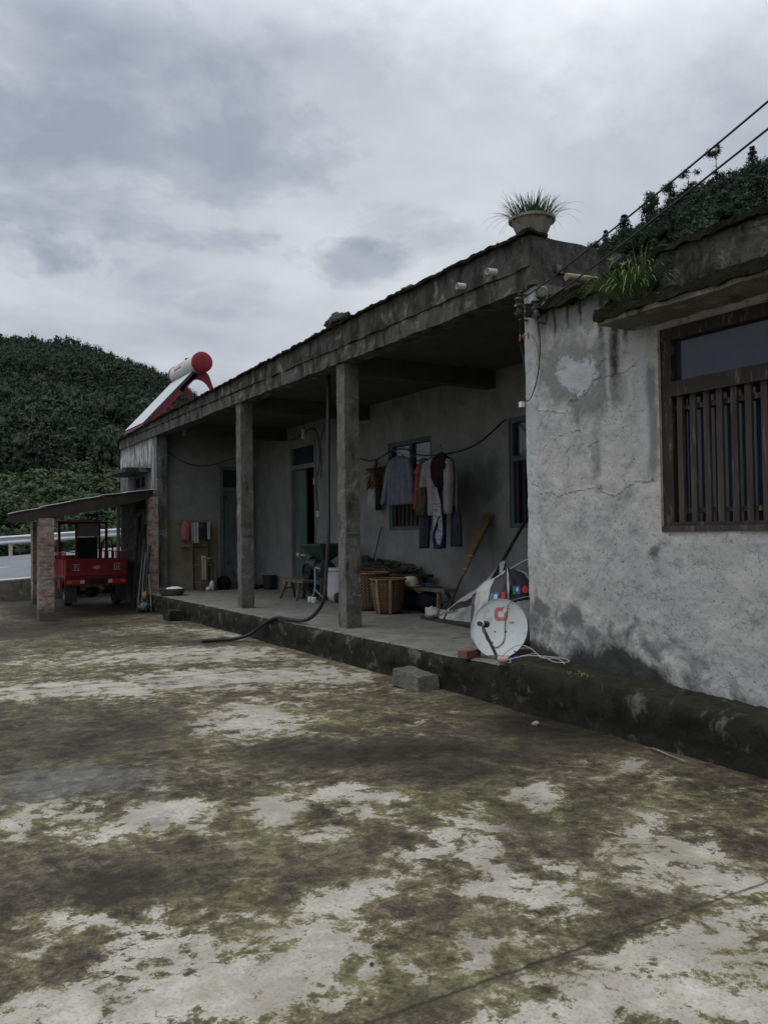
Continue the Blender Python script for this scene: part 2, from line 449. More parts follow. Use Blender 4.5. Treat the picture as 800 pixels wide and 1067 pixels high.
def ground_material():
    m, t, b = new_mat('stained_concrete')
    co = obj_co(t)
    big = nz(t, co, 0.7, 3, 0.5)
    cw = obj_co(t, (1.0, 0.95, 1))
    med = nz(t, cw, 3.9, 8, 0.68, 0.4)
    fin = nz(t, cw, 12.0, 7, 0.74, 0.4)
    vf = nz(t, co, 70.0, 4, 0.75)
    pale = attr(t, 'pale'); dark = attr(t, 'dark'); blue = attr(t, 'blue'); yel = attr(t, 'yellow')
    x = math_n(t, 'MULTIPLY', pale, 0.44)
    x = math_n(t, 'ADD', x, math_n(t, 'MULTIPLY', math_n(t, 'SUBTRACT', med, 0.5), 1.9))
    x = math_n(t, 'ADD', x, math_n(t, 'MULTIPLY', math_n(t, 'SUBTRACT', fin, 0.5), 1.15))
    x = math_n(t, 'ADD', x, math_n(t, 'MULTIPLY', math_n(t, 'SUBTRACT', vf, 0.5), 0.4))
    x = math_n(t, 'SUBTRACT', x, math_n(t, 'MULTIPLY', dark, 0.35))
    bare = ramp(t, x, [(0.205, 0.0), (0.255, 0.5), (0.30, 0.93), (0.40, 1.0)])
    fringe = ramp(t, x, [(0.0, 0.0), (0.16, 0.7), (0.24, 1.0), (0.33, 0.0)])
    # bare concrete: grit, stains, worn grey
    cpale = mixc(t, ramp(t, fin, [(0.34, 0.0), (0.66, 1.0)]), (0.50, 0.465, 0.385), (0.33, 0.305, 0.25))
    cpale = mixc(t, ramp(t, vf, [(0.30, 0.65), (0.50, 0.0)]), cpale, (0.13, 0.12, 0.10))
    cpale = mixc(t, math_n(t, 'MULTIPLY', ramp(t, nz(t, co, 1.7, 6, 0.65, 0.4), [(0.44, 0.0), (0.60, 1.0)]), 0.65), cpale, (0.225, 0.20, 0.150))
    cpale = mixc(t, math_n(t, 'MULTIPLY', ramp(t, nz(t, co, 5.0, 4, 0.6, 0.6), [(0.60, 0.0), (0.68, 1.0)]), 0.35), cpale, (0.25, 0.185, 0.12))
    # algae and moss film: black-brown wet parts, brown, olive, a few yellow-green rims
    tone = math_n(t, 'ADD', 0.50, math_n(t, 'MULTIPLY', math_n(t, 'SUBTRACT', nz(t, co, 1.9, 7, 0.7, 0.6), 0.5), 1.9))
    tone = math_n(t, 'ADD', tone, math_n(t, 'MULTIPLY', math_n(t, 'SUBTRACT', fin, 0.5), 1.5))
    tone = math_n(t, 'ADD', tone, math_n(t, 'MULTIPLY', math_n(t, 'SUBTRACT', vf, 0.5), 1.0))
    tone = math_n(t, 'ADD', tone, math_n(t, 'MULTIPLY', x, 0.55))
    moss = ramp(t, tone, [(0.08, (0.027, 0.022, 0.015)), (0.40, (0.060, 0.049, 0.031)), (0.64, (0.096, 0.080, 0.050)), (0.80, (0.14, 0.122, 0.072)), (1.0, (0.20, 0.185, 0.13))])
    oliv = ramp(t, tone, [(0.05, (0.030, 0.028, 0.014)), (0.40, (0.070, 0.064, 0.030)), (0.70, (0.125, 0.118, 0.055)), (1.0, (0.20, 0.20, 0.09))])
    moss = mixc(t, ramp(t, nz(t, co, 1.1, 6, 0.65, 0.5), [(0.48, 0.0), (0.62, 0.7)]), moss, oliv)
    fr = math_n(t, 'MULTIPLY', fringe, math_n(t, 'ADD', math_n(t, 'MULTIPLY', big, 0.75), math_n(t, 'MULTIPLY', yel, 0.6)), clamp=True)
    moss = mixc(t, fr, moss, (0.195, 0.18, 0.085))
    col = mixc(t, bare, moss, cpale)
    wetf = math_n(t, 'MULTIPLY', ramp(t, math_n(t, 'ADD', dark, math_n(t, 'ADD', math_n(t, 'MULTIPLY', math_n(t, 'SUBTRACT', med, 0.5), 1.3), math_n(t, 'MULTIPLY', math_n(t, 'SUBTRACT', fin, 0.5), 0.8))), [(0.26, 0.0), (0.85, 1.0)]), 0.86)
    col = mixc(t, wetf, col, mixc(t, 1.0, col, (0.22, 0.20, 0.17), 'MULTIPLY'))
    bl = ramp(t, math_n(t, 'ADD', math_n(t, 'MULTIPLY', blue, 0.75), math_n(t, 'ADD', math_n(t, 'MULTIPLY', math_n(t, 'SUBTRACT', med, 0.5), 1.7), math_n(t, 'MULTIPLY', math_n(t, 'SUBTRACT', fin, 0.5), 0.9))), [(0.35, 0.0), (0.8, 0.6)])
    col = mixc(t, bl, col, (0.12, 0.12, 0.12))
    # joint lines between the pours, with a ragged line
    sep_ = N(t, 'ShaderNodeSeparateXYZ'); t.links.new(co, sep_.inputs[0])
    yj = math_n(t, 'ADD', sep_.outputs[1], math_n(t, 'MULTIPLY', math_n(t, 'SUBTRACT', fin, 0.5), 0.05))
    groove = None
    for y0, wdt, tilt in ((2.46, 0.013, 0.008), (9.75, 0.02, -0.05)):
        d = math_n(t, 'ABSOLUTE', math_n(t, 'SUBTRACT', math_n(t, 'SUBTRACT', yj, math_n(t, 'MULTIPLY', sep_.outputs[0], tilt)), y0))
        g = math_n(t, 'SUBTRACT', 1.0, math_n(t, 'DIVIDE', d, wdt), clamp=True)
        groove = g if groove is None else math_n(t, 'MAXIMUM', groove, g)
    col = mixc(t, math_n(t, 'MULTIPLY', groove, ramp(t, med, [(0.35, 0.3), (0.55, 0.95)])), col, (0.022, 0.02, 0.015))
    t.links.new(col, b.inputs['Base Color'])
    rr = math_n(t, 'SUBTRACT', 0.88, math_n(t, 'MULTIPLY', wetf, 0.22))
    t.links.new(rr, b.inputs['Roughness'])
    b.inputs['Specular IOR Level'].default_value = 0.25
    h = math_n(t, 'ADD', math_n(t, 'MULTIPLY', fin, 0.5), math_n(t, 'MULTIPLY', vf, 0.3))
    h = math_n(t, 'SUBTRACT', h, math_n(t, 'MULTIPLY', bare, 0.15))
    h = math_n(t, 'SUBTRACT', h, math_n(t, 'MULTIPLY', groove, 1.2))
    bump(t, b, h, 0.5, 0.012)
    return m

def wing_material():
    m, t, b = new_mat('weathered_whitewash')
    co = obj_co(t)
    big = nz(t, co, 1.3, 4, 0.55)
    med = nz(t, co, 5.0, 6, 0.65, 0.5)
    fin = nz(t, co, 24.0, 6, 0.7)
    vf = nz(t, co, 90.0, 4, 0.7)
    col = mixc(t, ramp(t, med, [(0.40, 0.0), (0.66, 1.0)]), (0.45, 0.435, 0.41), (0.345, 0.338, 0.325))
    col = mixc(t, ramp(t, big, [(0.42, 0.0), (0.62, 0.45)]), col, (0.29, 0.295, 0.305))
    col = mixc(t, ramp(t, fin, [(0.56, 0.0), (0.70, 0.5)]), col, (0.44, 0.44, 0.43))
    col = mixc(t, ramp(t, fin, [(0.33, 0.85), (0.41, 0.0)]), col, (0.10, 0.10, 0.098))
    scr = nz(t, co, 7.5, 5, 0.6, 1.4)
    scl = ramp(t, math_n(t, 'ABSOLUTE', math_n(t, 'SUBTRACT', scr, 0.5)), [(0.0, 0.6), (0.016, 0.0)])
    col = mixc(t, math_n(t, 'MULTIPLY', scl, ramp(t, nz(t, co, 3.3, 3, 0.5), [(0.46, 0.0), (0.58, 1.0)])), col, (0.12, 0.118, 0.115))
    col = mixc(t, ramp(t, nz(t, co, 60, 3, 0.6), [(0.62, 0.0), (0.70, 0.7)]), col, (0.09, 0.09, 0.088))
    gp = ramp(t, math_n(t, 'ADD', attr(t, 'greyed'), math_n(t, 'MULTIPLY', math_n(t, 'SUBTRACT', med, 0.5), 1.2)), [(0.3, 0.0), (0.75, 0.8)])
    col = mixc(t, gp, col, (0.155, 0.15, 0.145))
    hp = ramp(t, math_n(t, 'ADD', attr(t, 'scraped'), math_n(t, 'MULTIPLY', math_n(t, 'SUBTRACT', fin, 0.5), 2.4)), [(0.4, 0.0), (0.75, 0.85)])
    col = mixc(t, hp, col, (0.40, 0.41, 0.42))
    col = mixc(t, math_n(t, 'MULTIPLY', attr(t, 'limewash'), ramp(t, fin, [(0.3, 0.3), (0.6, 1.0)])), col, (0.42, 0.43, 0.43))
    dp = ramp(t, math_n(t, 'ADD', attr(t, 'damp'), math_n(t, 'MULTIPLY', math_n(t, 'SUBTRACT', med, 0.5), 2.2)), [(0.3, 0.0), (0.8, 1.0)])
    col = mixc(t, math_n(t, 'MULTIPLY', dp, 0.75), col, (0.075, 0.075, 0.075))
    bp = ramp(t, math_n(t, 'ADD', attr(t, 'blackened'), math_n(t, 'ADD', math_n(t, 'MULTIPLY', math_n(t, 'SUBTRACT', fin, 0.5), 1.3), math_n(t, 'MULTIPLY', math_n(t, 'SUBTRACT', med, 0.5), 1.0))), [(0.3, 0.0), (0.95, 1.0)])
    col = mixc(t, math_n(t, 'MULTIPLY', bp, 0.93), col, (0.022, 0.022, 0.019))
    ck = attr(t, 'crack')
    col = mixc(t, math_n(t, 'MULTIPLY', ck, ramp(t, med, [(0.38, 0.08), (0.58, 0.72)])), col, (0.05, 0.05, 0.05))
    vor = N(t, 'ShaderNodeTexVoronoi', feature='DISTANCE_TO_EDGE')
    vor.inputs['Scale'].default_value = 2.2
    dv = N(t, 'ShaderNodeVectorMath', operation='ADD')
    t.links.new(co, dv.inputs[0])
    nn = N(t, 'ShaderNodeTexNoise'); nn.inputs['Scale'].default_value = 4.0; nn.inputs['Detail'].default_value = 5
    t.links.new(co, nn.inputs['Vector'])
    sc = N(t, 'ShaderNodeVectorMath', operation='SCALE'); sc.inputs['Scale'].default_value = 0.45
    t.links.new(nn.outputs['Color'], sc.inputs[0]); t.links.new(sc.outputs[0], dv.inputs[1])
    t.links.new(dv.outputs[0], vor.inputs['Vector'])
    hair = math_n(t, 'MULTIPLY', ramp(t, vor.outputs['Distance'], [(0.0, 1.0), (0.012, 0.0)]), ramp(t, big, [(0.45, 0.0), (0.55, 0.5)]))
    col = mixc(t, hair, col, (0.10, 0.10, 0.10))
    t.links.new(col, b.inputs['Base Color'])
    b.inputs['Roughness'].default_value = 0.9
    b.inputs['Specular IOR Level'].default_value = 0.2
    h = math_n(t, 'ADD', math_n(t, 'MULTIPLY', fin, 0.6), math_n(t, 'MULTIPLY', vf, 0.15))
    h = math_n(t, 'SUBTRACT', math_n(t, 'ADD', h, math_n(t, 'MULTIPLY', med, 0.8)), math_n(t, 'MULTIPLY', ck, 0.8))
    h = math_n(t, 'SUBTRACT', h, math_n(t, 'MULTIPLY', hair, 0.3))
    bump(t, b, h, 0.4, 0.02)
    return m

def porch_wall_material():
    m, t, b = new_mat('porch_plaster')
    co = obj_co(t)
    med = nz(t, co, 2.6, 5, 0.6, 0.3); fin = nz(t, co, 18, 6, 0.7)
    col = mixc(t, ramp(t, med, [(0.38, 0.0), (0.64, 1.0)]), (0.225, 0.224, 0.212), (0.168, 0.168, 0.16))
    col = mixc(t, ramp(t, fin, [(0.35, 0.35), (0.55, 0.0)]), col, (0.13, 0.13, 0.125))
    yl = ramp(t, math_n(t, 'ADD', attr(t, 'ochre'), math_n(t, 'MULTIPLY', math_n(t, 'SUBTRACT', fin, 0.5), 0.5)), [(0.4, 0.0), (0.55, 1.0)])
    ycol = mixc(t, ramp(t, med, [(0.4, 0.0), (0.65, 1.0)]), (0.19, 0.172, 0.115), (0.135, 0.123, 0.085))
    col = mixc(t, yl, col, ycol)
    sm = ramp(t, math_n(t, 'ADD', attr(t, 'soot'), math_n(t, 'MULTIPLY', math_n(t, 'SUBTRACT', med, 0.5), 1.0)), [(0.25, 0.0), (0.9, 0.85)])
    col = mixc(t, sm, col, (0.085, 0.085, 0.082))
    t.links.new(col, b.inputs['Base Color'])
    b.inputs['Roughness'].default_value = 0.92
    bump(t, b, fin, 0.4, 0.015)
    return m

def weathered_concrete(name, c1, c2, black, pale=None, zs=(1, 1, 0.35), blackness=0.5, wash=None):
    """old outdoor concrete: mottled grey, vertical run-off streaks and black algae"""
    m, t, b = new_mat(name)
    co = obj_co(t); cs = obj_co(t, zs)
    med = nz(t, co, 3.5, 6, 0.65, 0.3); st = nz(t, cs, 6.0, 6, 0.65); fin = nz(t, co, 30, 5, 0.7)
    col = mixc(t, ramp(t, med, [(0.35, 0.0), (0.65, 1.0)]), c1, c2)
    if pale:
        col = mixc(t, ramp(t, nz(t, co, 5.2, 6, 0.62, 0.6), [(0.57, 0.0), (0.66, 0.85)]), col, pale)
    col = mixc(t, ramp(t, st, [(0.62 - blackness * 0.25, 0.0), (0.74 - blackness * 0.25, 0.9)]), col, black)
    col = mixc(t, ramp(t, fin, [(0.30, 0.6), (0.50, 0.0)]), col, black)
    if wash:
        ws_ = nz(t, obj_co(t, (1, 1, 0.16)), 9.0, 6, 0.7)
        wf = math_n(t, 'MULTIPLY', attr(t, 'limewash'), ramp(t, ws_, [(0.44, 0.0), (0.54, 1.0)]))
        col = mixc(t, wf, col, wash)
    t.links.new(col, b.inputs['Base Color'])
    b.inputs['Roughness'].default_value = 0.92
    b.inputs['Specular IOR Level'].default_value = 0.2
    bump(t, b, math_n(t, 'ADD', fin, math_n(t, 'MULTIPLY', med, 1.2)), 0.6, 0.02)
    return m

def brick_material():
    m, t, b = new_mat('old_red_brick')
    c = N(t, 'ShaderNodeTexCoord'); g = N(t, 'ShaderNodeNewGeometry')
    sp = N(t, 'ShaderNodeSeparateXYZ'); t.links.new(c.outputs['Object'], sp.inputs[0])
    cb = N(t, 'ShaderNodeCombineXYZ')
    t.links.new(math_n(t, 'ADD', sp.outputs[0], sp.outputs[1]), cb.inputs[0])
    t.links.new(sp.outputs[2], cb.inputs[1])
    br = N(t, 'ShaderNodeTexBrick')
    br.inputs['Scale'].default_value = 1.0
    br.inputs['Brick Width'].default_value = 0.24
    br.inputs['Row Height'].default_value = 0.065
    br.inputs['Mortar Size'].default_value = 0.011
    br.inputs['Color1'].default_value = (0.21, 0.088, 0.055, 1)
    br.inputs['Color2'].default_value = (0.25, 0.19, 0.15, 1)
    br.inputs['Mortar'].default_value = (0.20, 0.18, 0.16, 1)
    t.links.new(cb.outputs[0], br.inputs['Vector'])
    fin = nz(t, c.outputs['Object'], 9, 6, 0.7); bigger = nz(t, c.outputs['Object'], 2.2, 3, 0.5)
    col = mixc(t, ramp(t, fin, [(0.50, 0.0), (0.60, 0.5)]), br.outputs[0], (0.34, 0.31, 0.28))
    col = mixc(t, ramp(t, fin, [(0.34, 0.85), (0.47, 0.0)]), col, (0.055, 0.046, 0.04))
    low = math_n(t, 'ADD', sp.outputs[2], math_n(t, 'MULTIPLY', bigger, 0.5))
    col = mixc(t, ramp(t, low, [(0.36, 0.85), (0.62, 0.0)]), col, (0.05, 0.048, 0.04))
    t.links.new(col, b.inputs['Base Color'])
    b.inputs['Roughness'].default_value = 0.92
    bump(t, b, math_n(t, 'ADD', math_n(t, 'MULTIPLY', br.outputs['Fac'], -0.6), fin), 0.6, 0.02)
    return m

MAT = {}
MAT['ground'] = ground_material()
MAT['wing'] = wing_material()
MAT['porch'] = porch_wall_material()
MAT['beam'] = weathered_concrete('blackened_concrete', (0.11, 0.106, 0.097), (0.064, 0.061, 0.055), (0.022, 0.021, 0.018), (0.20, 0.19, 0.17), blackness=0.6)
MAT['parapet'] = weathered_concrete('mossy_black_parapet', (0.085, 0.08, 0.071), (0.048, 0.045, 0.040), (0.018, 0.017, 0.014), (0.20, 0.19, 0.17), blackness=0.6)
MAT['column'] = weathered_concrete('column_concrete', (0.155, 0.15, 0.135), (0.092, 0.088, 0.08), (0.034, 0.032, 0.028), (0.23, 0.22, 0.20), blackness=0.33)
MAT['ceiling'] = M('dark_ceiling', (0.07, 0.07, 0.067), (0.048, 0.048, 0.045), 2.5, 0.95, bmp=0.2)  # low base tone for roof slab and cross beams
MAT['floor'] = M('porch_concrete', (0.205, 0.20, 0.178), (0.135, 0.13, 0.117), 3.0, 0.85, bmp=0.25, c3=(0.09, 0.086, 0.075), fine=0.25)
MAT['edge'] = weathered_concrete('mossy_plinth', (0.024, 0.024, 0.016), (0.014, 0.014, 0.009), (0.007, 0.007, 0.006), (0.10, 0.097, 0.085), zs=(1, 1, 0.8), blackness=0.35)
MAT['kerbtop'] = weathered_concrete('mossy_plinth_top', (0.026, 0.026, 0.014), (0.015, 0.016, 0.008), (0.010, 0.010, 0.007), (0.06, 0.058, 0.045), zs=(1, 1, 1), blackness=0.3)
MAT['brick'] = brick_material()
MAT['moss'] = M('black_moss', (0.016, 0.016, 0.012), (0.026, 0.027, 0.014), 14, 1.0, bmp=0.8, bdist=0.03, spec=0.05)
MAT['farwall'] = weathered_concrete('streaked_grey_wall', (0.15, 0.15, 0.145), (0.10, 0.10, 0.097), (0.03, 0.03, 0.028), (0.34, 0.34, 0.33), zs=(1, 1, 0.22), blackness=0.38, wash=(0.42, 0.42, 0.41))
MAT['brownwood'] = M('old_brown_paint', (0.034, 0.025, 0.020), (0.020, 0.015, 0.013), 9, 0.7, (1, 1, 0.25), 0.25, c3=(0.12, 0.09, 0.07))
MAT['slat'] = M('grey_brown_wood', (0.058, 0.047, 0.040), (0.033, 0.027, 0.023), 10, 0.8, (1, 1, 0.12), 0.3, c3=(0.10, 0.088, 0.078))
MAT['bluewood'] = M('blue_green_paint', (0.075, 0.105, 0.115), (0.05, 0.07, 0.078), 6, 0.65, (1, 1, 0.4), 0.15)
MAT['greendoor'] = M('grey_green_door_paint', (0.115, 0.145, 0.135), (0.08, 0.10, 0.095), 4, 0.65, (1, 1, 0.3), 0.15, c3=(0.06, 0.07, 0.066))
MAT['greyframe'] = M('grey_green_frame_paint', (0.20, 0.205, 0.18), (0.13, 0.135, 0.12), 6, 0.7, (1, 1, 0.3), 0.15)
MAT['dark'] = M('dark_room', (0.012, 0.012, 0.013), (0.008, 0.008, 0.009), 3, 0.95, bmp=0)
def glass_mat(name, tint, rough=0.06):
    m, t, b = new_mat(name)
    co = obj_co(t)
    col = mixc(t, ramp(t, nz(t, co, 3, 4, 0.6), [(0.35, 0.0), (0.7, 1.0)]), tint, tuple(x * 1.6 for x in tint))
    t.links.new(col, b.inputs['Base Color'])
    rr = ramp(t, nz(t, co, 5, 5, 0.6), [(0.35, rough), (0.7, rough + 0.16)])
    t.links.new(rr, b.inputs['Roughness'])
    b.inputs['Specular IOR Level'].default_value = 0.5
    return m
MAT['glass'] = glass_mat('dusty_window_glass', (0.016, 0.02, 0.03))
MAT['darkwood'] = M('dark_timber', (0.055, 0.043, 0.034), (0.03, 0.024, 0.02), 8, 0.85, (1, 1, 0.3), 0.3)
MAT['wood'] = M('grey_timber', (0.15, 0.115, 0.085), (0.085, 0.065, 0.05), 9, 0.8, (1, 1, 0.4), 0.3)
MAT['black'] = M('black_rubber', (0.014, 0.014, 0.015), (0.022, 0.022, 0.022), 8, 0.55, bmp=0.1)
MAT['wire'] = M('cable_black', (0.015, 0.015, 0.016), (0.02, 0.02, 0.02), 8, 0.6, bmp=0)
MAT['rust'] = M('rusty_steel', (0.12, 0.075, 0.05), (0.05, 0.035, 0.03), 14, 0.75, bmp=0.3, metal=0.3)
MAT['white_plastic'] = M('white_plastic', (0.62, 0.63, 0.64), (0.5, 0.51, 0.52), 4, 0.5, bmp=0.05)
MAT['grey_metal'] = M('grey_metal', (0.22, 0.22, 0.22), (0.14, 0.14, 0.14), 10, 0.5, bmp=0.1, metal=0.5)

# ------------------------------------------------------------------ the setting
# courtyard: one concrete sheet with its stain map
def stain(X, Y, ells):
    a = YAW; out = np.zeros(X.shape)
    for (cx, cy, rx, ry, s) in ells:
        dx = X - cx; dy = Y - cy
        u = (dx * math.cos(a) - dy * math.sin(a)) / (rx * 1.15); v = (dx * math.sin(a) + dy * math.cos(a)) / (ry * 1.15)
        out = np.maximum(out, s * np.clip(1.45 - np.sqrt(u * u + v * v), 0, 1))
    return out
ux = np.concatenate([np.arange(-16, -2, 0.5), np.arange(-2, 6.01, 0.06)])
uy = np.concatenate([np.arange(-12, 1, 0.5), np.arange(1, 9, 0.05), np.arange(9, 24.41, 0.14)])
GX, GY = np.meshgrid(ux, uy, indexing='ij')
wx = GX + 0.10 * fbm(GX * 2.0, GY * 2.0, 3); wy = GY + 0.14 * fbm(GX * 2.0, GY * 2.0, 8)
outside = 0.55 * np.clip(fbm(GX * 0.5, GY * 0.5, 31, 3) + 0.15, 0, 1) * ((GX < 0.2) | (GY < 1.9))
pale = np.maximum(stain(wx, wy, PALE), outside)
near = np.clip((2.46 - GY) / 0.1, 0, 1) * np.clip((GX - 1.2), 0, 1)
pale = np.maximum(pale, 0.72 * np.clip((2.44 - GY) / 0.05, 0, 1))
dark = stain(wx, wy, DARK)
shed_dark = np.clip((GX - 2.0) / 0.6, 0, 1) * np.clip((GY - 17.2) / 1.0, 0, 1)  # yard surface darker from the shed front inwards
dark = np.maximum(dark, 0.8 * shed_dark)
foot = np.clip(1 - (4.98 - GX) / 0.35, 0, 1) * (GY < 17) * 0.5
dark = np.maximum(dark, foot)
GZ = 0.012 * fbm(GX * 0.6, GY * 0.6, 4, 3) - 0.006
GZ -= 0.035 * np.clip((GY - 12), 0, 1) * 0
P = np.stack([GX, GY, GZ], -1)
mb = MB(); mb.grid(P)
o = mb.build('courtyard', MAT['ground'], smooth=True, attrs=dict(pale=pale, dark=dark, blue=stain(wx, wy, BLUE), yellow=stain(wx, wy, YELLOW)))
struct(o)

MAT['earth'] = M('grassy_earth', (0.05, 0.055, 0.028), (0.035, 0.042, 0.02), 0.4, 1.0, bmp=0.4, bdist=0.1, c3=(0.07, 0.06, 0.04))
mb = MB()
n_ = 41
gx = np.sign(np.linspace(-1, 1, n_)) * np.abs(np.linspace(-1, 1, n_)) ** 2 * 1500
A, B = np.meshgrid(gx, gx, indexing='ij')
mb.grid(np.stack([A, B, np.full(A.shape, -0.35)], -1))
struct(mb.build('ground', MAT['earth']))

# road behind the yard: climbing to the right and banked
def road_z(x, y):
    return 0.50 + 0.062 * (np.clip(x, -8, 60) - 2.5) * np.where(np.asarray(x) > 2.5, 1.0, 0.5) + 0.046 * (y - 24.25)
MAT['asphalt'] = M('asphalt', (0.21, 0.21, 0.22), (0.165, 0.165, 0.175), 1.2, 0.75, bmp=0.2, fine=0.3)
MAT['roadpaint'] = M('worn_road_paint', (0.50, 0.49, 0.43), (0.36, 0.35, 0.31), 5, 0.8, bmp=0.05)
xs = np.linspace(-40, 60, 101)
def strip(y0, y1, dz, name, mat, xsel=xs, ny=6, parent=None):
    Xg, Yg = np.meshgrid(xsel, np.linspace(y0, y1, ny), indexing='ij')
    mb = MB(); mb.grid(np.stack([Xg, Yg, road_z(Xg, Yg) + dz], -1))
    return mb
struct(strip(24.27, 33.2, 0.0, 'road', None).build('road', MAT['asphalt']))
struct(strip(24.33, 24.62, 0.004, 'e', None, ny=2).build('road_edge_line', MAT['roadpaint']))
mb = MB()
for k in range(-4, 9):
    Xg, Yg = np.meshgrid(np.linspace(k * 6.0 - 1.0, k * 6.0 + 3.2, 8), [28.3, 28.46], indexing='ij')
    mb.grid(np.stack([Xg, Yg, road_z(Xg, Yg) + 0.004], -1))
struct(mb.build('road_centre_line', MAT['roadpaint']))
# low concrete retaining wall along the road
mb = MB()
for i in range(100):
    x0 = -40 + i; x1 = x0 + 1
    za = float(road_z(x0, 24.25)) - 0.004; zb = float(road_z(x1, 24.25)) - 0.004
    mb.add([(x0, 24.05, -0.3), (x1, 24.05, -0.3), (x1, 24.05, zb), (x0, 24.05, za), (x0, 24.268, -0.3), (x1, 24.268, -0.3), (x1, 24.268, zb), (x0, 24.268, za)],
           [(0, 1, 2, 3), (3, 2, 6, 7), (5, 4, 7, 6)])
MAT['retain'] = weathered_concrete('retaining_wall_concrete', (0.17, 0.155, 0.125), (0.105, 0.095, 0.078), (0.04, 0.038, 0.03), (0.26, 0.25, 0.22), blackness=0.35)
tag(mb.build('retaining_wall', MAT['retain']), 'low stained concrete wall holding up the road edge beyond the shed', 'wall')

# guardrail
MAT['galv'] = M('galvanised_rail', (0.50, 0.52, 0.53), (0.40, 0.42, 0.43), 3, 0.45, bmp=0.05, metal=0.4)
gr = thing('guardrail', (3.4, 33.0, 1.0), 'long galvanised guardrail along the far side of the road', 'guardrail')
prof = [(0.0, 0.155), (-0.05, 0.14), (-0.085, 0.10), (-0.05, 0.05), (-0.015, 0.0), (-0.05, -0.05), (-0.085, -0.10), (-0.05, -0.14), (0.0, -0.155)]
mb = MB(); Pg = []
for x in np.linspace(-40, 60, 60):
    zc_ = float(road_z(x, 33.0)) + 0.58
    Pg.append([(x, 33.0 + a, zc_ + c) for a, c in prof])
mb.grid(np.array(Pg))
mb.build('rail_beam', MAT['galv'], gr, smooth=True)
MAT['reflector'] = M('amber_reflector', (0.65, 0.36, 0.05), (0.5, 0.27, 0.04), 6, 0.4, bmp=0)
for k in range(-5, 8):
    x = 3.79 + k * 4.0
    z = float(road_z(x, 33.0))
    mb = MB(); mb.lathe([(0.0, 0.0), (0.065, 0.0), (0.065, 0.72), (0.0, 0.72)], (x, 33.09, z - 0.15), 12)
    post = mb.build('post', MAT['galv'], gr, smooth=True, smooth_angle=40)
    mb = MB(); mb.box(x - 0.05, x + 0.05, 32.99, 33.02, z + 0.22, z + 0.34)
    mb.build('reflector', MAT['reflector'], post)
# ------------------------------------------------------------------ hills and their woods
AZ_K = [-60, -30, -8, 4, 9.3, 11.6, 14, 15.8, 16.5, 18.5, 22, 27, 33, 38, 41, 43.2, 44.6, 46.5, 49.6, 55.3, 62, 75, 95, 120]
EL_K = [0.6, 1.0, 8.0, 12.4, 12.6, 12.0, 11.5, 10.8, 10.1, 9.0, 7.5, 6.5, 7.0, 11.0, 15.0, 17.9, 18.7, 19.6, 21.2, 22.4, 23.0, 22, 12, 2]  # unseen left end of the skyline lowered so the windows reflect sky
R_K_AZ = [-60, 20, 33, 42, 120]; R_K = [280, 270, 230, 190, 180]
def ridge(az):
    return np.interp(az, R_K_AZ, R_K), np.interp(az, AZ_K, EL_K)
def hill_z(az, r):
    Rr, el = ridge(az)
    zr = Rr * np.tan(np.radians(el)) - 4.5
    r0 = np.interp(az, [-60, 25, 40, 120], [62, 60, 45, 40])
    t = np.clip((r - r0) / (Rr - r0), 0, 1)
    x_ = r * np.sin(np.radians(az)); y_ = r * np.cos(np.radians(az))
    und = fbm(x_ / 38, y_ / 38, 12, 3) * 5.0 * np.sin(np.pi * np.clip(t, 0, 1)) + fbm(x_ / 9, y_ / 9, 5, 3) * 1.2 * t
    lip = np.interp(az, [20, 40, 50, 120], [1.05, 1.25, 1.35, 1.35])
    z = zr * t ** lip + und
    back = np.clip((r - Rr) / 160, 0, 1)
    return -0.4 + z * (1 - 0.55 * back)
azg = np.linspace(-60, 120, 260); tg = np.linspace(0, 1, 90)
Ag, Tg = np.meshgrid(azg, tg, indexing='ij')
Rr_, _ = ridge(Ag)
Rg = 38 + Tg * (Rr_ + 140 - 38)
Hz = hill_z(Ag, Rg)
Pg = np.stack([Rg * np.sin(np.radians(Ag)), Rg * np.cos(np.radians(Ag)), Hz], -1)
def rockiness(az, r, z):
    e = np.degrees(np.arctan2(z - 1.6, r))
    m_ = np.clip((az - 45.2) / 0.6, 0, 1) * np.clip((50.2 - az) / 1.5, 0, 1) * np.clip((e - 14.5) / 0.6, 0, 1) * np.clip((17.5 - e + (az - 47) * 0.3) / 0.5, 0, 1)
    return m_
mb = MB(); mb.grid(Pg)
m, t, b = new_mat('hillside_soil')
co = obj_co(t)
rk = mixc(t, ramp(t, nz(t, obj_co(t, (0.25, 0.25, 1.6)), 0.8, 6, 0.7, 1.0), [(0.38, 0.0), (0.62, 1.0)]), (0.055, 0.055, 0.055), (0.125, 0.122, 0.12))
so = mixc(t, ramp(t, nz(t, co, 0.15, 5, 0.6), [(0.4, 0.0), (0.6, 1.0)]), (0.03, 0.042, 0.02), (0.022, 0.032, 0.018))
t.links.new(mixc(t, attr(t, 'rock'), so, rk), b.inputs['Base Color'])
b.inputs['Roughness'].default_value = 1.0
b.inputs['Specular IOR Level'].default_value = 0.1
bump(t, b, nz(t, obj_co(t, (0.3, 0.3, 1.2)), 1.0, 6, 0.7), 1.0, 1.2)
struct(mb.build('hills', m, smooth=True, attrs=dict(rock=rockiness(Ag, Rg, Hz))))

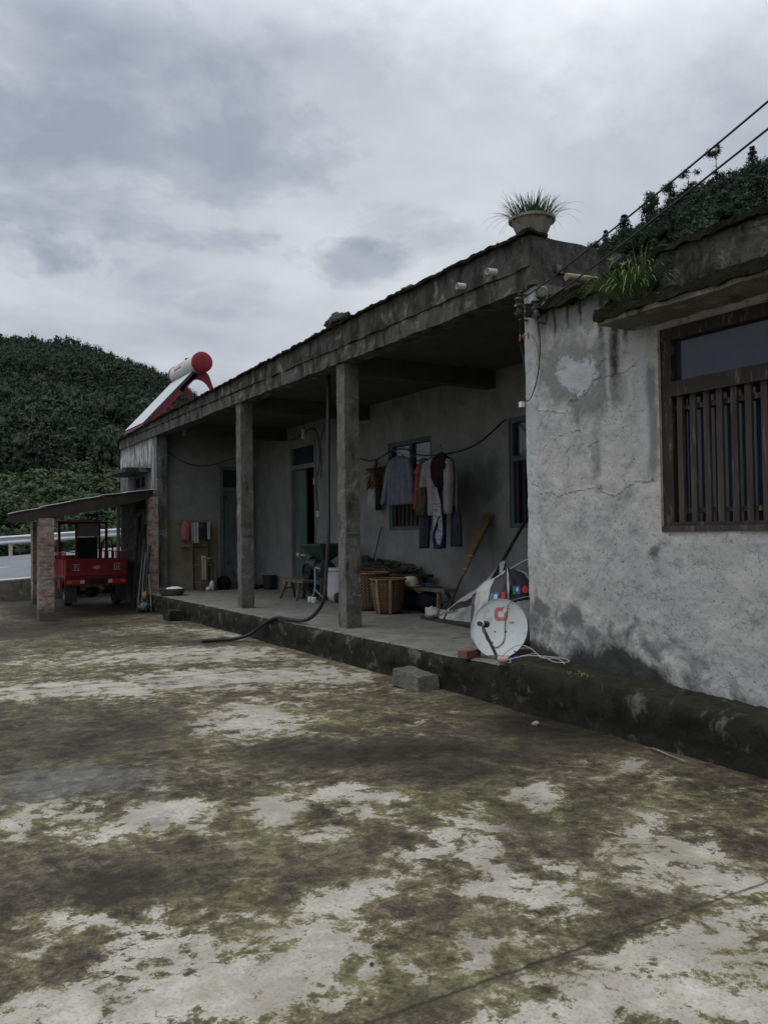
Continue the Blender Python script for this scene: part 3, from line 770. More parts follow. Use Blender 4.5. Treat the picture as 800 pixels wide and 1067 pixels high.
def tree_model(kind, seed, nleaf, ls=1.0):
    """unit-height tree: leaf sprays spread through a lobed crown, plus a short trunk; returns verts (n,3), quads (m,4)"""
    g = np.random.default_rng(seed)
    V = []; F = []
    def quad(c, nrm, s1, s2):
        s1 *= ls; s2 *= ls
        a = np.cross(nrm, g.normal(size=3)); a /= np.linalg.norm(a) + 1e-9
        bb = np.cross(nrm, a); b0 = len(V)
        j = g.uniform(0.6, 1.25, 4)
        for (p, q), jj in zip(((-1, -1), (1, -1), (1, 1), (-1, 1)), j):
            V.append(c + (a * p * s1 + bb * q * s2) * jj)
        F.append((b0, b0 + 1, b0 + 2, b0 + 3))
    def core(c, r):
        b0 = len(V)
        for d in ((1, 0, 0), (0, 1, 0), (-1, 0, 0), (0, -1, 0), (0, 0, 1), (0, 0, -1)):
            V.append(c + np.array(d) * r * g.uniform(0.8, 1.2))
        for k in range(4):
            F.append((b0 + k, b0 + (k + 1) % 4, b0 + 4, b0 + 4)); F.append((b0 + (k + 1) % 4, b0 + k, b0 + 5, b0 + 5))
    if kind == 'broad':
        lobes = [(np.array([g.uniform(-.24, .24), g.uniform(-.24, .24), g.uniform(0.42, 0.84)]), g.uniform(0.13, 0.24)) for _ in range(7)]
        lobes.append((np.array([0, 0, 0.58]), 0.26))
        for c, r in lobes:
            core(c, r * 0.52)
        for i in range(nleaf):
            c, r = lobes[g.integers(len(lobes))]
            d = g.normal(size=3); d /= np.linalg.norm(d)
            quad(c + d * r * g.uniform(0.55, 1.15) * np.array([1, 1, 0.9]), d + g.normal(size=3) * 0.7, g.uniform(0.022, 0.055), g.uniform(0.018, 0.04))
    elif kind == 'pine':
        nl = 7
        for k in range(nl):
            z0 = 0.25 + 0.7 * k / nl; rr = 0.30 * (1 - (k / nl) ** 1.15) + 0.04
            core(np.array([0, 0, z0]), rr * 0.4)
            for i in range(max(4, nleaf // nl)):
                a = g.uniform(0, 2 * np.pi); q = rr * g.uniform(0.35, 1.1)
                c = np.array([np.cos(a) * q, np.sin(a) * q, z0 - q * 0.22 + g.uniform(-.03, .03)])
                quad(c, np.array([np.cos(a) * .5, np.sin(a) * .5, 1]) + g.normal(size=3) * .35, g.uniform(0.03, 0.065), g.uniform(0.02, 0.04))
    else:   # umbrella-topped old pine: bare stem, flat pads of needles
        for k in range(13):
            a = g.uniform(0, 2 * np.pi); q = g.uniform(0.03, 0.46); z0 = g.uniform(0.22, 0.97); q *= 1.25 - z0 * 0.6
            c0 = np.array([np.cos(a) * q, np.sin(a) * q, z0])
            core(c0, 0.05)
            for i in range(nleaf // 13):
                d = g.normal(size=3) * np.array([0.075, 0.075, 0.03])
                quad(c0 + d, np.array([0, 0, 1]) + g.normal(size=3) * .5, g.uniform(0.025, 0.05), g.uniform(0.02, 0.04))
    V = np.array(V); nc = len(V)
    r_ = 0.018; b0 = nc
    tv = []
    for zz, rr in ((-0.08, 0.024), (0.55, 0.012)):
        for k in range(4):
            tv.append((rr * math.cos(k * math.pi / 2), rr * math.sin(k * math.pi / 2), zz))
    V = np.vstack([V, np.array(tv)])
    tf = [(b0 + k, b0 + (k + 1) % 4, b0 + 4 + (k + 1) % 4, b0 + 4 + k) for k in range(4)]
    return V, np.array(F + tf)

def scatter_mesh(name, mat, models, pos, hgt, wid, tint):
    VV = []; FF = []; TT = []; NN = []; b0 = 0
    which = rng.integers(len(models), size=len(pos)); rot = rng.uniform(0, 2 * np.pi, len(pos))
    for i in range(len(pos)):
        V, F = models[which[i]]
        c, s_ = math.cos(rot[i]), math.sin(rot[i])
        X = np.empty_like(V)
        w = wid[i]
        X[:, 0] = (V[:, 0] * c - V[:, 1] * s_) * w + pos[i][0]
        X[:, 1] = (V[:, 0] * s_ + V[:, 1] * c) * w + pos[i][1]
        X[:, 2] = V[:, 2] * hgt[i] + pos[i][2]
        q = np.stack([X[:, 0] - pos[i][0], X[:, 1] - pos[i][1], (V[:, 2] - 0.42) * hgt[i] * 0.8], -1)
        NN.append(q / (np.linalg.norm(q, axis=1, keepdims=True) + 1e-6))
        VV.append(X); FF.append(F + b0); b0 += len(V)
        TT.append(np.clip(tint[i] + rng.normal(0, 0.16, len(V) // 2 + 1).repeat(2)[:len(V)], 0, 1))
    V = np.vstack(VV); F = np.vstack(FF); T = np.concatenate(TT)
    me = bpy.data.meshes.new(name)
    tri = F[:, 2] == F[:, 3]
    cnt = np.where(tri, 3, 4)
    loops = np.concatenate([F[i, :cnt[i]] for i in range(0)]) if False else None
    me.vertices.add(len(V)); me.vertices.foreach_set('co', V.astype(np.float32).ravel())
    flat = F.ravel(); keep = np.ones((len(F), 4), bool); keep[tri, 3] = False
    flat = flat[keep.ravel()]
    me.loops.add(len(flat)); me.loops.foreach_set('vertex_index', flat.astype(np.int32))
    me.polygons.add(len(F))
    start = np.concatenate([[0], np.cumsum(cnt)[:-1]])
    me.polygons.foreach_set('loop_start', start.astype(np.int32))
    try:
        me.polygons.foreach_set('loop_total', cnt.astype(np.int32))
    except Exception:
        pass
    me.materials.append(mat)
    at = me.attributes.new('tint', 'FLOAT', 'POINT'); at.data.foreach_set('value', T.astype(np.float32))
    at = me.attributes.new('crown_normal', 'FLOAT_VECTOR', 'POINT'); at.data.foreach_set('vector', np.vstack(NN).astype(np.float32).ravel())
    me.update(calc_edges=True)
    me.validate()
    ob = bpy.data.objects.new(name, me); COL.objects.link(ob)
    return ob

def leaf_mat(name, dark, light, trans=0.15):
    m, t, b = new_mat(name)
    c = mixc(t, attr(t, 'tint'), dark, light)
    t.links.new(c, b.inputs['Base Color'])
    b.inputs['Roughness'].default_value = 0.75
    b.inputs['Specular IOR Level'].default_value = 0.1
    a = N(t, 'ShaderNodeAttribute'); a.attribute_name = 'crown_normal'
    g = N(t, 'ShaderNodeNewGeometry')
    mx = N(t, 'ShaderNodeMix', data_type='VECTOR'); mx.inputs[0].default_value = 0.86
    t.links.new(g.outputs['Normal'], mx.inputs[4]); t.links.new(a.outputs['Vector'], mx.inputs[5])
    nm = N(t, 'ShaderNodeVectorMath', operation='NORMALIZE'); t.links.new(mx.outputs[1], nm.inputs[0])
    t.links.new(nm.outputs[0], b.inputs['Normal'])
    return m
MAT['forest'] = leaf_mat('woodland_foliage', (0.017, 0.028, 0.019), (0.042, 0.060, 0.034))
MAT['scrub'] = leaf_mat('scrub_foliage', (0.034, 0.050, 0.026), (0.082, 0.110, 0.048))

def plant_zone(az0, az1, n, rmin_f, rmax_f, r_abs=None):
    az = rng.uniform(az0, az1, n)
    Rr, _ = ridge(az)
    lo = r_abs[0] if r_abs else rmin_f; hi = r_abs[1] if r_abs else Rr * rmax_f
    r = np.sqrt(rng.uniform(0, 1, n) * (np.asarray(hi) ** 2 - np.asarray(lo) ** 2) + np.asarray(lo) ** 2)
    z = hill_z(az, r)
    keep = rng.uniform(0, 1, n) > rockiness(az, r, z) * 0.93
    az, r, z = az[keep], r[keep], z[keep]
    return az, r, z
models = [tree_model('broad', 11 + k, 310, 0.52) for k in range(4)] + [tree_model('pine', 31 + k, 301, 0.52) for k in range(5)]
A1, R1, Z1 = plant_zone(1, 21, 4300, 84, 1.03)
A1b, R1b, Z1b = plant_zone(22, 40, 260, 140, 1.03)
az = np.concatenate([A1, A1b]); r = np.concatenate([R1, R1b]); z = np.concatenate([Z1, Z1b])
pos = np.stack([r * np.sin(np.radians(az)), r * np.cos(np.radians(az)), z - 0.3], -1)
patch = fbm(pos[:, 0] / 22, pos[:, 1] / 22, 77, 3)
h = rng.uniform(3.8, 7.6, len(pos)) * (1 + 0.2 * patch)
w = h * rng.uniform(0.5, 0.85, len(pos))
tint = np.clip(0.36 + 0.32 * patch + rng.normal(0, 0.17, len(pos)), 0, 1)
fo = scatter_mesh('forest', MAT['forest'], models, pos, h, w, tint)
fo['kind'] = 'stuff'; fo['label'] = 'dense dark green woodland covering the hills behind the house'

A2, R2, Z2 = plant_zone(41, 61, 1450, 130, 1.05)
A3, R3, Z3 = plant_zone(61, 85, 160, 125, 1.04)
A5 = rng.uniform(42.5, 57, 420); R5 = ridge(A5)[0] * rng.uniform(0.93, 1.04, 420); Z5 = hill_z(A5, R5)
az = np.concatenate([A2, A3, A5]); r = np.concatenate([R2, R3, R5]); z = np.concatenate([Z2, Z3, Z5])
pos = np.stack([r * np.sin(np.radians(az)), r * np.cos(np.radians(az)), z - 0.3], -1)
patch = fbm(pos[:, 0] / 18, pos[:, 1] / 18, 78, 3)
h = rng.uniform(2.6, 6.2, len(pos)) * (1 + 0.2 * patch)
w = h * rng.uniform(0.7, 1.05, len(pos))
el_ = np.degrees(np.arctan2(z, r))
tint = np.clip(np.interp(el_, [13, 16, 18], [0.75, 0.55, 0.25]) + 0.3 * patch + rng.normal(0, 0.15, len(pos)), 0, 1)
fmod = [tree_model('broad', 111 + k, 520, 0.44) for k in range(4)] + [tree_model('pine', 131 + k, 504, 0.44) for k in range(5)]
fo2 = scatter_mesh('ridge_forest', MAT['forest'], fmod, pos, h, w, tint)
fo2['kind'] = 'stuff'; fo2['label'] = 'woodland on the steep rocky ridge rising above the near end of the roof'

# paler scrub at the foot of the hill and the bank beyond the road
A4, R4, Z4 = plant_zone(-2, 24, 1250, 0, 0, r_abs=(42, 112))
pos = np.stack([R4 * np.sin(np.radians(A4)), R4 * np.cos(np.radians(A4)), Z4], -1)
bank = np.clip((np.hypot(pos[:, 0], pos[:, 1]) - 40) / 25, 0, 1)
pos[:, 2] = np.maximum(pos[:, 2], -0.2) - 0.2
keep = pos[:, 1] > 36
pos = pos[keep]; R4 = R4[keep]
patch = fbm(pos[:, 0] / 14, pos[:, 1] / 14, 41, 3)
h = rng.uniform(1.3, 2.9, len(pos)) * np.interp(R4, [42, 70, 112], [0.85, 1.2, 1.5]); w = h * rng.uniform(1.1, 1.7, len(pos))
tint = np.clip(np.interp(R4, [42, 60, 80, 112], [0.25, 0.3, 0.6, 0.45]) + 0.3 * patch + rng.normal(0, 0.15, len(pos)), 0, 1)
smod = [tree_model('broad', 61 + k, 420, 0.52) for k in range(4)]
so_ = scatter_mesh('scrub', MAT['scrub'], smod, pos, h, w, tint)
so_['kind'] = 'stuff'; so_['label'] = 'lighter green scrub and terraces at the foot of the hill'

# trees on the right-hand ridge that stand out one by one against the sky
MAT['bark'] = M('bark', (0.05, 0.042, 0.035), (0.03, 0.025, 0.02), 6, 0.95, bmp=0.3)
def ridge_tree(kind, az, el_top, hgt, wid, label, seed, name='pine_tree', cat='tree', fr=1.0):
    Rr, _ = ridge(az); r = float(Rr) * fr
    zt = 1.6 + r * math.tan(R(el_top))
    zb = float(hill_z(np.array(az), np.array(r)))
    hgt = max(hgt, zt - zb)
    x, y = r * math.sin(R(az)), r * math.cos(R(az))
    V, F = tree_model(kind, seed, 1500, 0.42)
    root = thing(name, (x, y, zt - hgt), label, cat, 'single trees along the ridge above the house')
    nleafv = len(V) - 8
    lf = [tuple(dict.fromkeys(f)) for f in F[:-4].tolist()]
    mb = MB(); mb.add([(x + v[0] * wid, y + v[1] * wid, zt - hgt + v[2] * hgt) for v in V[:nleafv]], lf)
    g = np.random.default_rng(seed)
    cr = mb.build('crown', MAT['forest'], root, attrs=dict(tint=np.clip(g.normal(0.3, 0.15, len(mb.v)), 0, 1)))
    q = np.array(mb.v) - np.array([x, y, zt - hgt * 0.55]); q[:, 2] *= 0.8
    at = cr.data.attributes.new('crown_normal', 'FLOAT_VECTOR', 'POINT'); at.data.foreach_set('vector', (q / (np.linalg.norm(q, axis=1, keepdims=True) + 1e-6)).astype(np.float32).ravel())
    mb = MB(); mb.tube([(x, y, zt - hgt - 0.6), (x + 0.1, y, zt - hgt * 0.55), (x, y + .1, zt - hgt * 0.12)], [0.17, 0.11, 0.03], 7)
    for k in range(5):
        a = g.uniform(0, 6.28); z0 = zt - hgt * g.uniform(0.12, 0.5)
        mb.tube([(x, y, z0 - 0.3), (x + math.cos(a) * wid * .2, y + math.sin(a) * wid * .2, z0 + 0.25)], [0.06, 0.02], 5)
    mb.build('trunk', MAT['bark'], root)
ridge_tree('old', 49.45, 21.9, 6.0, 6.0, 'spreading thin-topped pine left of a matching pine on the right ridge', 201)
ridge_tree('old', 50.6, 22.1, 6.5, 6.0, 'tall bare-stemmed pine with flat needle pads on the right ridge', 202)
ridge_tree('old', 52.3, 23.1, 6.5, 5.0, 'narrow lone pine standing highest above the gap in the right ridge', 203)
ridge_tree('pine', 46.6, 20.2, 6.5, 7.5, 'broad dark cone tree over the grey cliff', 204, 'conifer_tree')
ridge_tree('pine', 45.4, 19.4, 5.2, 4.6, 'slender conifer at the low left end of the cliff ridge', 205, 'conifer_tree')
ridge_tree('broad', 44.55, 18.6, 3.6, 4.0, 'small rounded tree lowest on the ridge beside the flower pot roof corner', 206, 'broadleaf_tree')
ridge_tree('broad', 48.3, 21.2, 4.8, 6.0, 'wide leafy tree between the broad cone tree and the spreading pine', 207, 'broadleaf_tree')
ridge_tree('pine', 54.4, 23.0, 7.0, 6.0, 'pointed conifer on the ridge near the top power cable', 208, 'conifer_tree')

# small pale house at the foot of the left hill
MAT['cream'] = M('pale_render', (0.50, 0.48, 0.42), (0.38, 0.36, 0.32), 2, 0.9, bmp=0.1)
fh = thing('small_house', (25.6, 110, 5.0), 'small pale flat-roofed house far off at the foot of the wooded hill', 'house')
mb = MB(); mb.box(23.2, 28.2, 110, 114, 4.0, 8.55); mb.build('wall', MAT['cream'], fh)
mb = MB(); mb.box(22.9, 28.5, 109.6, 114.3, 8.553, 8.72); rf = mb.build('roof', MAT['cream'], fh)
mb = MB()
for k in range(11):
    mb.box(23.0 + k * 0.53, 23.18 + k * 0.53, 109.66, 109.8, 8.723, 9.42)
mb.box(22.95, 28.45, 109.62, 109.84, 9.423, 9.62)
mb.build('balustrade', MAT['cream'], fh)
for k in range(3):
    mb = MB(); mb.box(23.8 + k * 1.5, 24.7 + k * 1.5, 109.95, 109.997, 6.7, 7.9); mb.build('window', MAT['glass'], fh)
# ------------------------------------------------------------------ the house
XF, XB, YE, YW, YN = 5.2, 7.75, 19.2, 6.2, 22.42      # facade, back wall of porch, end wall, wing corner, far end
house = thing('house', (5.2, 6.2, 0), 'long single-storey grey concrete farmhouse with an open columned porch', 'house')

def coords(a, b, step, cuts):
    cs = sorted({a, b, *[c for c in cuts if a < c < b]})
    out = []
    for p, q in zip(cs[:-1], cs[1:]):
        n = max(1, int(round((q - p) / step)))
        out += list(np.linspace(p, q, n, endpoint=False))
    return np.array(out + [b])
def panel(name, mat, fixed_axis, fixed, ur, vr, step, openings=(), attrs=None, top=None, depth=0.24, sign=1, rough=0.006, parent=None, fine_from=None):
    """a wall face with real openings and reveals; u is the horizontal axis, v is z"""
    u = coords(ur[0], ur[1], step, [c for o_ in openings for c in o_[:2]])
    if fine_from is not None:
        u = np.concatenate([coords(ur[0], fine_from, 0.1, [c for o_ in openings for c in o_[:2]])[:-1], coords(fine_from, ur[1], step, [c for o_ in openings for c in o_[:2]])])
    v = coords(vr[0], vr[1], step, [c for o_ in openings for c in o_[2:]])
    U, V = np.meshgrid(u, v, indexing='ij')
    Vz = V.copy()
    if top is not None:
        Vz = vr[0] + (V - vr[0]) * (top(U) - vr[0]) / (vr[1] - vr[0])
    edge = np.ones(U.shape)
    for (a, b_, c, d) in openings:
        near_ = (U > a - 0.01) & (U < b_ + 0.01) & (V > c - 0.01) & (V < d + 0.01)
        edge[near_] = 0
    X = fixed + np.minimum(rough * edge * (fbm(U * 2.3, V * 2.3, 6) * 1.3 + fbm(U * 9, V * 9, 9) * 0.7), 0.012)
    P = np.stack([X, U, Vz] if fixed_axis == 'X' else [U, X, Vz], -1)
    cu = (u[:-1] + u[1:]) / 2; cv = (v[:-1] + v[1:]) / 2
    CU, CV = np.meshgrid(cu, cv, indexing='ij')
    mask = np.ones(CU.shape, bool)
    for (a, b_, c, d) in openings:
        mask &= ~((CU > a) & (CU < b_) & (CV > c) & (CV < d))
    mb = MB(); mb.grid(P, mask)
    at = {k: f(U, V) for k, f in (attrs or {}).items()}
    nbase = len(mb.v)
    for (a, b_, c, d) in openings:
        f0, f1 = fixed, fixed + sign * depth
        ring = [(a, c), (b_, c), (b_, d), (a, d)]
        for (p, q) in zip(ring, ring[1:] + ring[:1]):
            vs = [(f0, *p), (f0, *q), (f1, *q), (f1, *p)]
            mb.add([(x, uu, vv) if fixed_axis == 'X' else (uu, x, vv) for (x, uu, vv) in vs], [(0, 1, 2, 3)])
    at = {k: np.concatenate([np.asarray(a_).ravel(), np.zeros(len(mb.v) - nbase)]) for k, a_ in at.items()}
    return mb.build(name, mat, parent or house, attrs=at)

def mossy(mb, k=1.0):
    """let a moss strip swell and thin out along its length"""
    mb.v = [(x + 0.03 * k * mnoise.noise(Vector((1, y * 3.1, z * 2))), y, z + k * (0.045 * mnoise.noise(Vector((x * 2, y * 2.3, 3))) + 0.025 * mnoise.noise(Vector((x * 5, y * 8.0, 9))) - 0.012)) for (x, y, z) in mb.v]
# --- wing (near room) front wall with its stains
def below(U, V, poly, soft=0.08):
    ys = sorted(poly); h_ = np.interp(U, [p[0] for p in ys], [p[1] for p in ys])
    return np.clip((h_ - V) / soft + 0.5, 0, 1)
def inside(U, V, poly, soft=0.05):
    n = len(poly); ins = np.zeros(U.shape, bool); dist = np.full(U.shape, 9.0)
    for i in range(n):
        (x1, y1), (x2, y2) = poly[i], poly[(i + 1) % n]
        c = ((y1 > V) != (y2 > V)) & (U < (x2 - x1) * (V - y1) / (y2 - y1 + 1e-9) + x1)
        ins ^= c
        dist = np.minimum(dist, seg_d(U, V, (x1, y1), (x2, y2)))
    sd_ = np.where(ins, dist, -dist)
    return np.clip(sd_ / soft + 0.5, 0, 1)
def seg_d(U, V, a, b):
    ax, ay = a; bx, by = b
    t = np.clip(((U - ax) * (bx - ax) + (V - ay) * (by - ay)) / ((bx - ax) ** 2 + (by - ay) ** 2 + 1e-9), 0, 1)
    return np.hypot(U - ax - t * (bx - ax), V - ay - t * (by - ay))
def vstreak(U, V, u, v0, v1, w, seed=0):
    c = u + 0.03 * fbm(V * 3, V * 0 + seed, seed)
    return np.clip(1.2 - np.abs(U - c) / w, 0, 1) * np.clip((v1 - V) / 0.15, 0, 1) * np.clip((V - v0) / 0.25, 0, 1)
def wob(U, V, s=0.05, f=4.0):
    return U + s * fbm(U * f, V * f, 21), V + s * fbm(U * f, V * f, 22)
def a_crack(U, V):
    u, v = wob(U, V, 0.05, 13.0)
    d = np.full(U.shape, 9.0)
    for line in CRACKS:
        for p, q in zip(line[:-1], line[1:]):
            d = np.minimum(d, seg_d(u, v, p, q))
    wdt = 0.006 + 0.007 * np.clip(fbm(U * 3, V * 3, 40), 0, 1)
    return np.clip(1.3 - d / wdt, 0, 1)
def a_greyed(U, V):
    u, v = wob(U, V, 0.08, 3.0)
    a = inside(u, v, GREYPATCH, 0.35) * 0.9
    a = np.maximum(a, np.clip((V - 3.0) / 0.5, 0, 1) * 0.75)
    a = np.maximum(a, vstreak(U, V, 4.67, 1.9, 3.0, 0.09, 3) * 0.9)
    a = np.maximum(a, vstreak(U, V, 5.28, 1.7, 3.2, 0.12, 5) * 0.55)
    return a
def a_damp(U, V):
    u, v = wob(U, V, 0.10, 3.5)
    a = below(u, v, GREYBAND, 0.26) * 0.55
    for (cu, cv, rr) in ((6.08, 0.80, 0.14), (5.6, 0.86, 0.14)):
        a = np.maximum(a, np.clip(1.4 - np.hypot((u - cu), (v - cv)) / rr, 0, 1) * 0.9)
    a = np.maximum(a, 0.10 + 0 * U)
    a = np.maximum(a, vstreak(U, V, 4.67, 1.2, 1.58, 0.06, 8))
    a = np.maximum(a, vstreak(U, V, 4.70, 0.72, 1.0, 0.06, 9))
    return a
def a_black(U, V):
    u, v = wob(U, V, 0.07, 4.0)
    a = below(u, v + 0.10, BASE, 0.16) * 1.4
    a = np.maximum(a, np.clip((V - 3.56 - 0.06 * fbm(U * 6, V * 0, 2)) / 0.1, 0, 1) * (U < 5.98))
    for (uu, v0, w_, s_) in ((5.05, 2.70, 0.07, 1), (5.18, 3.02, 0.05, 2), (4.93, 2.95, 0.05, 3), (5.45, 3.25, 0.035, 4), (5.62, 3.30, 0.03, 5), (5.78, 3.22, 0.025, 6), (5.9, 3.36, 0.03, 7)):
        a = np.maximum(a, vstreak(U, V, uu, v0, 3.85, w_, s_) * 0.95)
    return a
def a_lime(U, V):
    a = np.clip((U - 6.03) / 0.05, 0, 1) * np.clip((V - 1.0) / 0.5, 0, 1) * 0.9
    a = np.maximum(a, vstreak(U, V, 4.75, 2.1, 3.25, 0.06, 6))
    a = np.maximum(a, vstreak(U, V, 5.12, 2.4, 3.3, 0.03, 7) * 0.8)
    return a * np.clip((3.95 - V) / 0.3, 0, 1)
WIN = (2.62, 4.60, 1.60, 3.17)
def wing_top(U):
    return np.where(U > 6.02, 3.90, 3.70 + 0.02 * fbm(U * 5, U * 0, 3))
panel('wall', MAT['wing'], 'X', XF, (0.4, 6.2), (0.25, 3.70), 0.0125, [WIN],
      dict(crack=a_crack, greyed=a_greyed, damp=a_damp, blackened=a_black, limewash=a_lime, scraped=lambda U, V: inside(*wob(U, V, 0.05, 7), HEART, 0.10)),
      top=wing_top, rough=0.012, fine_from=3.4)
# wing flank towards the porch, rear and far flank
mb = MB(); mb.box(5.2165, 7.75, 5.96, 6.198, 0.25, 3.9); mb.build('wall', MAT['column'], house)
mb = MB(); mb.box(5.26, 11, 0.40, 0.64, 0.25, 3.6); mb.box(10.76, 11, 0.64, 5.95, 0.25, 3.6); mb.build('wall', MAT['farwall'], house)
mb = MB(); mb.rbox(5.3, 11.0, 0.4, 6.1, 3.58, 3.66, 0.3, 0.01); mb.build('wing_roof', MAT['parapet'], house)
mb = MB(); mb.rbox(5.15, 5.33, 0.4, 4.95, 3.34, 3.75, 0.045, 0.016, 5.0)
mb.build('parapet', MAT['parapet'], house)
mb = MB(); mb.rbox(5.10, 5.36, 4.85, 6.06, 3.62, 3.735, 0.03, 0.03, 7.0, 3.0); mb.rbox(5.12, 5.36, 0.4, 5.0, 3.752, 3.80, 0.035, 0.026, 7.0, 5.0)
mossy(mb); mb.build('moss_growth', MAT['moss'], house)
# window canopy slab
mb = MB(); mb.rbox(4.80, 5.197, 0.9, 4.84, 3.215, 3.325, 0.045, 0.012, 6.0, 2.0)
MAT['canopy'] = weathered_concrete('canopy_concrete', (0.19, 0.175, 0.145), (0.115, 0.105, 0.09), (0.04, 0.036, 0.03), (0.27, 0.25, 0.21), blackness=0.25)
mb.build('canopy', MAT['canopy'], house)
mb = MB(); mb.rbox(4.79, 5.15, 0.9, 4.86, 3.30, 3.345, 0.03, 0.022, 8.0, 7.0); mb.rbox(4.775, 4.81, 0.9, 4.855, 3.25, 3.315, 0.03, 0.018, 8.0, 1.0)
mossy(mb, 0.6); mb.build('moss_growth', MAT['moss'], house)

def bars(mb, x, y0, y1, z0, z1, w, d, n=None, spacing=None):
    k = n or int(round((y1 - y0) / spacing))
    for i in range(k):
        yc = y0 + (i + 0.5) * (y1 - y0) / k
        j = random.uniform(-0.004, 0.004)
        mb.box(x, x + d, yc - w / 2 + j, yc + w / 2 + j, z0, z1)
# --- big brown window of the wing
fr = MB(); fx0, fx1 = 5.225, 5.33
y0, y1, z0, z1 = WIN
fr.box(fx0, fx1, y0 + .003, y0 + 0.10, z0 + .003, z1 - .003); fr.box(fx0, fx1, y1 - 0.105, y1 - .003, z0 + .003, z1 - .003)
fr.box(fx0, fx1, y0 + .10, y1 - .105, z1 - 0.095, z1 - .003); fr.box(fx0, fx1, y0 + .10, y1 - .105, z0 + .003, z0 + 0.06)
fr.box(fx0 - 0.02, fx1 - 0.003, y0 + .10, y1 - .105, 2.63, 2.745)
fr.box(fx0 + 0.01, fx1 - 0.006, 3.55, 3.645, z0 + 0.06, 2.63); fr.box(fx0 + 0.01, fx1 - 0.006, 3.55, 3.645, 2.745, z1 - 0.095)
win = fr.build('window', MAT['brownwood'], house)
mb = MB(); mb.box(5.19, 5.24, y0 + .01, y1 - .01, z0 - 0.012, z0 + 0.03); mb.build('sill', MAT['slat'], win)
for a, b_, c, d in ((y0 + .10, 3.55, 2.745, z1 - .095), (3.645, y1 - .105, 2.745, z1 - .095)):
    mb = MB(); mb.box(5.285, 5.29, a, b_, c, d); mb.build('transom_pane', MAT['glass'], win)
for a, b_ in ((y0 + .10, 3.55), (3.645, y1 - .105)):
    mb = MB(); mb.box(5.31, 5.314, a, b_, z0 + .06, 2.63); mb.build('pane', MAT['glass'], win)
    for k in range(7):
        yc = a + (k + 0.5) * (b_ - a) / 7 + random.uniform(-.006, .006)
        mb = MB(); mb.box(5.235, 5.262, yc - .025, yc + .025, z0 + .055, 2.70); mb.build('bar', MAT['slat'], win)
    mb = MB(); mb.box(5.264, 5.28, a, b_, z0 + .13, z0 + .165); mb.build('bar_rail', MAT['brownwood'], win)
    mb = MB(); mb.box(5.264, 5.28, a, b_, 2.52, 2.56); mb.build('bar_rail', MAT['brownwood'], win)

# --- porch: back wall, end wall, far wall
W1 = (11.65, 13.05, 1.66, 3.22); W2 = (8.2, 9.63, 1.66, 3.25); D2 = (16.03, 17.36, 0.36, 3.60)
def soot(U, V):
    a = np.clip((V - 3.2) / 0.8, 0, 1) * 0.6 + np.clip((0.75 - V) / 0.4, 0, 1) * 0.45  # back wall darker towards ceiling and floor, plus one round patch
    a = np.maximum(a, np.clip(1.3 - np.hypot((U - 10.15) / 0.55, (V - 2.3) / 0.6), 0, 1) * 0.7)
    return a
zero = lambda U, V: U * 0
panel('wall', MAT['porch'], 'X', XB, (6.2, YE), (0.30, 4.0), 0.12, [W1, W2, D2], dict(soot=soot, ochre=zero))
D1 = (6.76, 7.66, 0.36, 3.25)
def ochre(U, V):
    u, v = wob(U, V, 0.05, 3)
    return np.clip((1.95 - v) / 0.03 + .5, 0, 1) * np.clip((u - 5.50) / 0.04 + .5, 0, 1) * np.clip((6.74 - u) / 0.04, 0, 1)
def darkened_e(U, V):
    return np.clip((V - 3.2) / 0.5, 0, 1) * 0.6 + np.clip((0.7 - V) / 0.4, 0, 1) * 0.4 + np.clip((5.75 - U) / 0.2, 0, 1) * np.clip((V - 2.9) / .3, 0, 1) * .6  # end wall darker at the top, the foot and the upper left corner
panel('wall', MAT['porch'], 'Y', YE, (XF, XB), (0.30, 4.0), 0.12, [D1], dict(soot=darkened_e, ochre=ochre))
WF = (19.95, 21.0, 2.2, 3.1)
panel('wall', MAT['farwall'], 'X', XF, (YE, YN), (-0.05, 3.92), 0.08, [WF], dict(limewash=lambda U, V: np.clip((V - 3.28) / .1, 0, 1) * np.clip((3.80 - V) / .1, 0, 1) * (U > 19.5) + np.clip((19.75 - U) / .1, 0, 1) * .6 * (V > 1.5)), rough=0.008)
mb = MB(); mb.box(5.21, 11, YN - 0.22, YN - 0.004, -0.05, 3.92); mb.build('wall', MAT['farwall'], house)
# dark rooms behind, so that open doors and glass look into something
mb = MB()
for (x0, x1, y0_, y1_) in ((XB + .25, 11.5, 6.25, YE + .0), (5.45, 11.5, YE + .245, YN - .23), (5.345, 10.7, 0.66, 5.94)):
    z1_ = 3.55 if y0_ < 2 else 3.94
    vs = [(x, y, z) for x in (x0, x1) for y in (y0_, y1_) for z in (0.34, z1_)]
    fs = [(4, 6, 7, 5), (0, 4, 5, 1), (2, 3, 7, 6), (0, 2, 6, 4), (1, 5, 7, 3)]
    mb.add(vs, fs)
mb.build('room', M('dim_room_plaster', (0.09, 0.09, 0.088), (0.07, 0.07, 0.07), 2, 0.95, bmp=0), house)

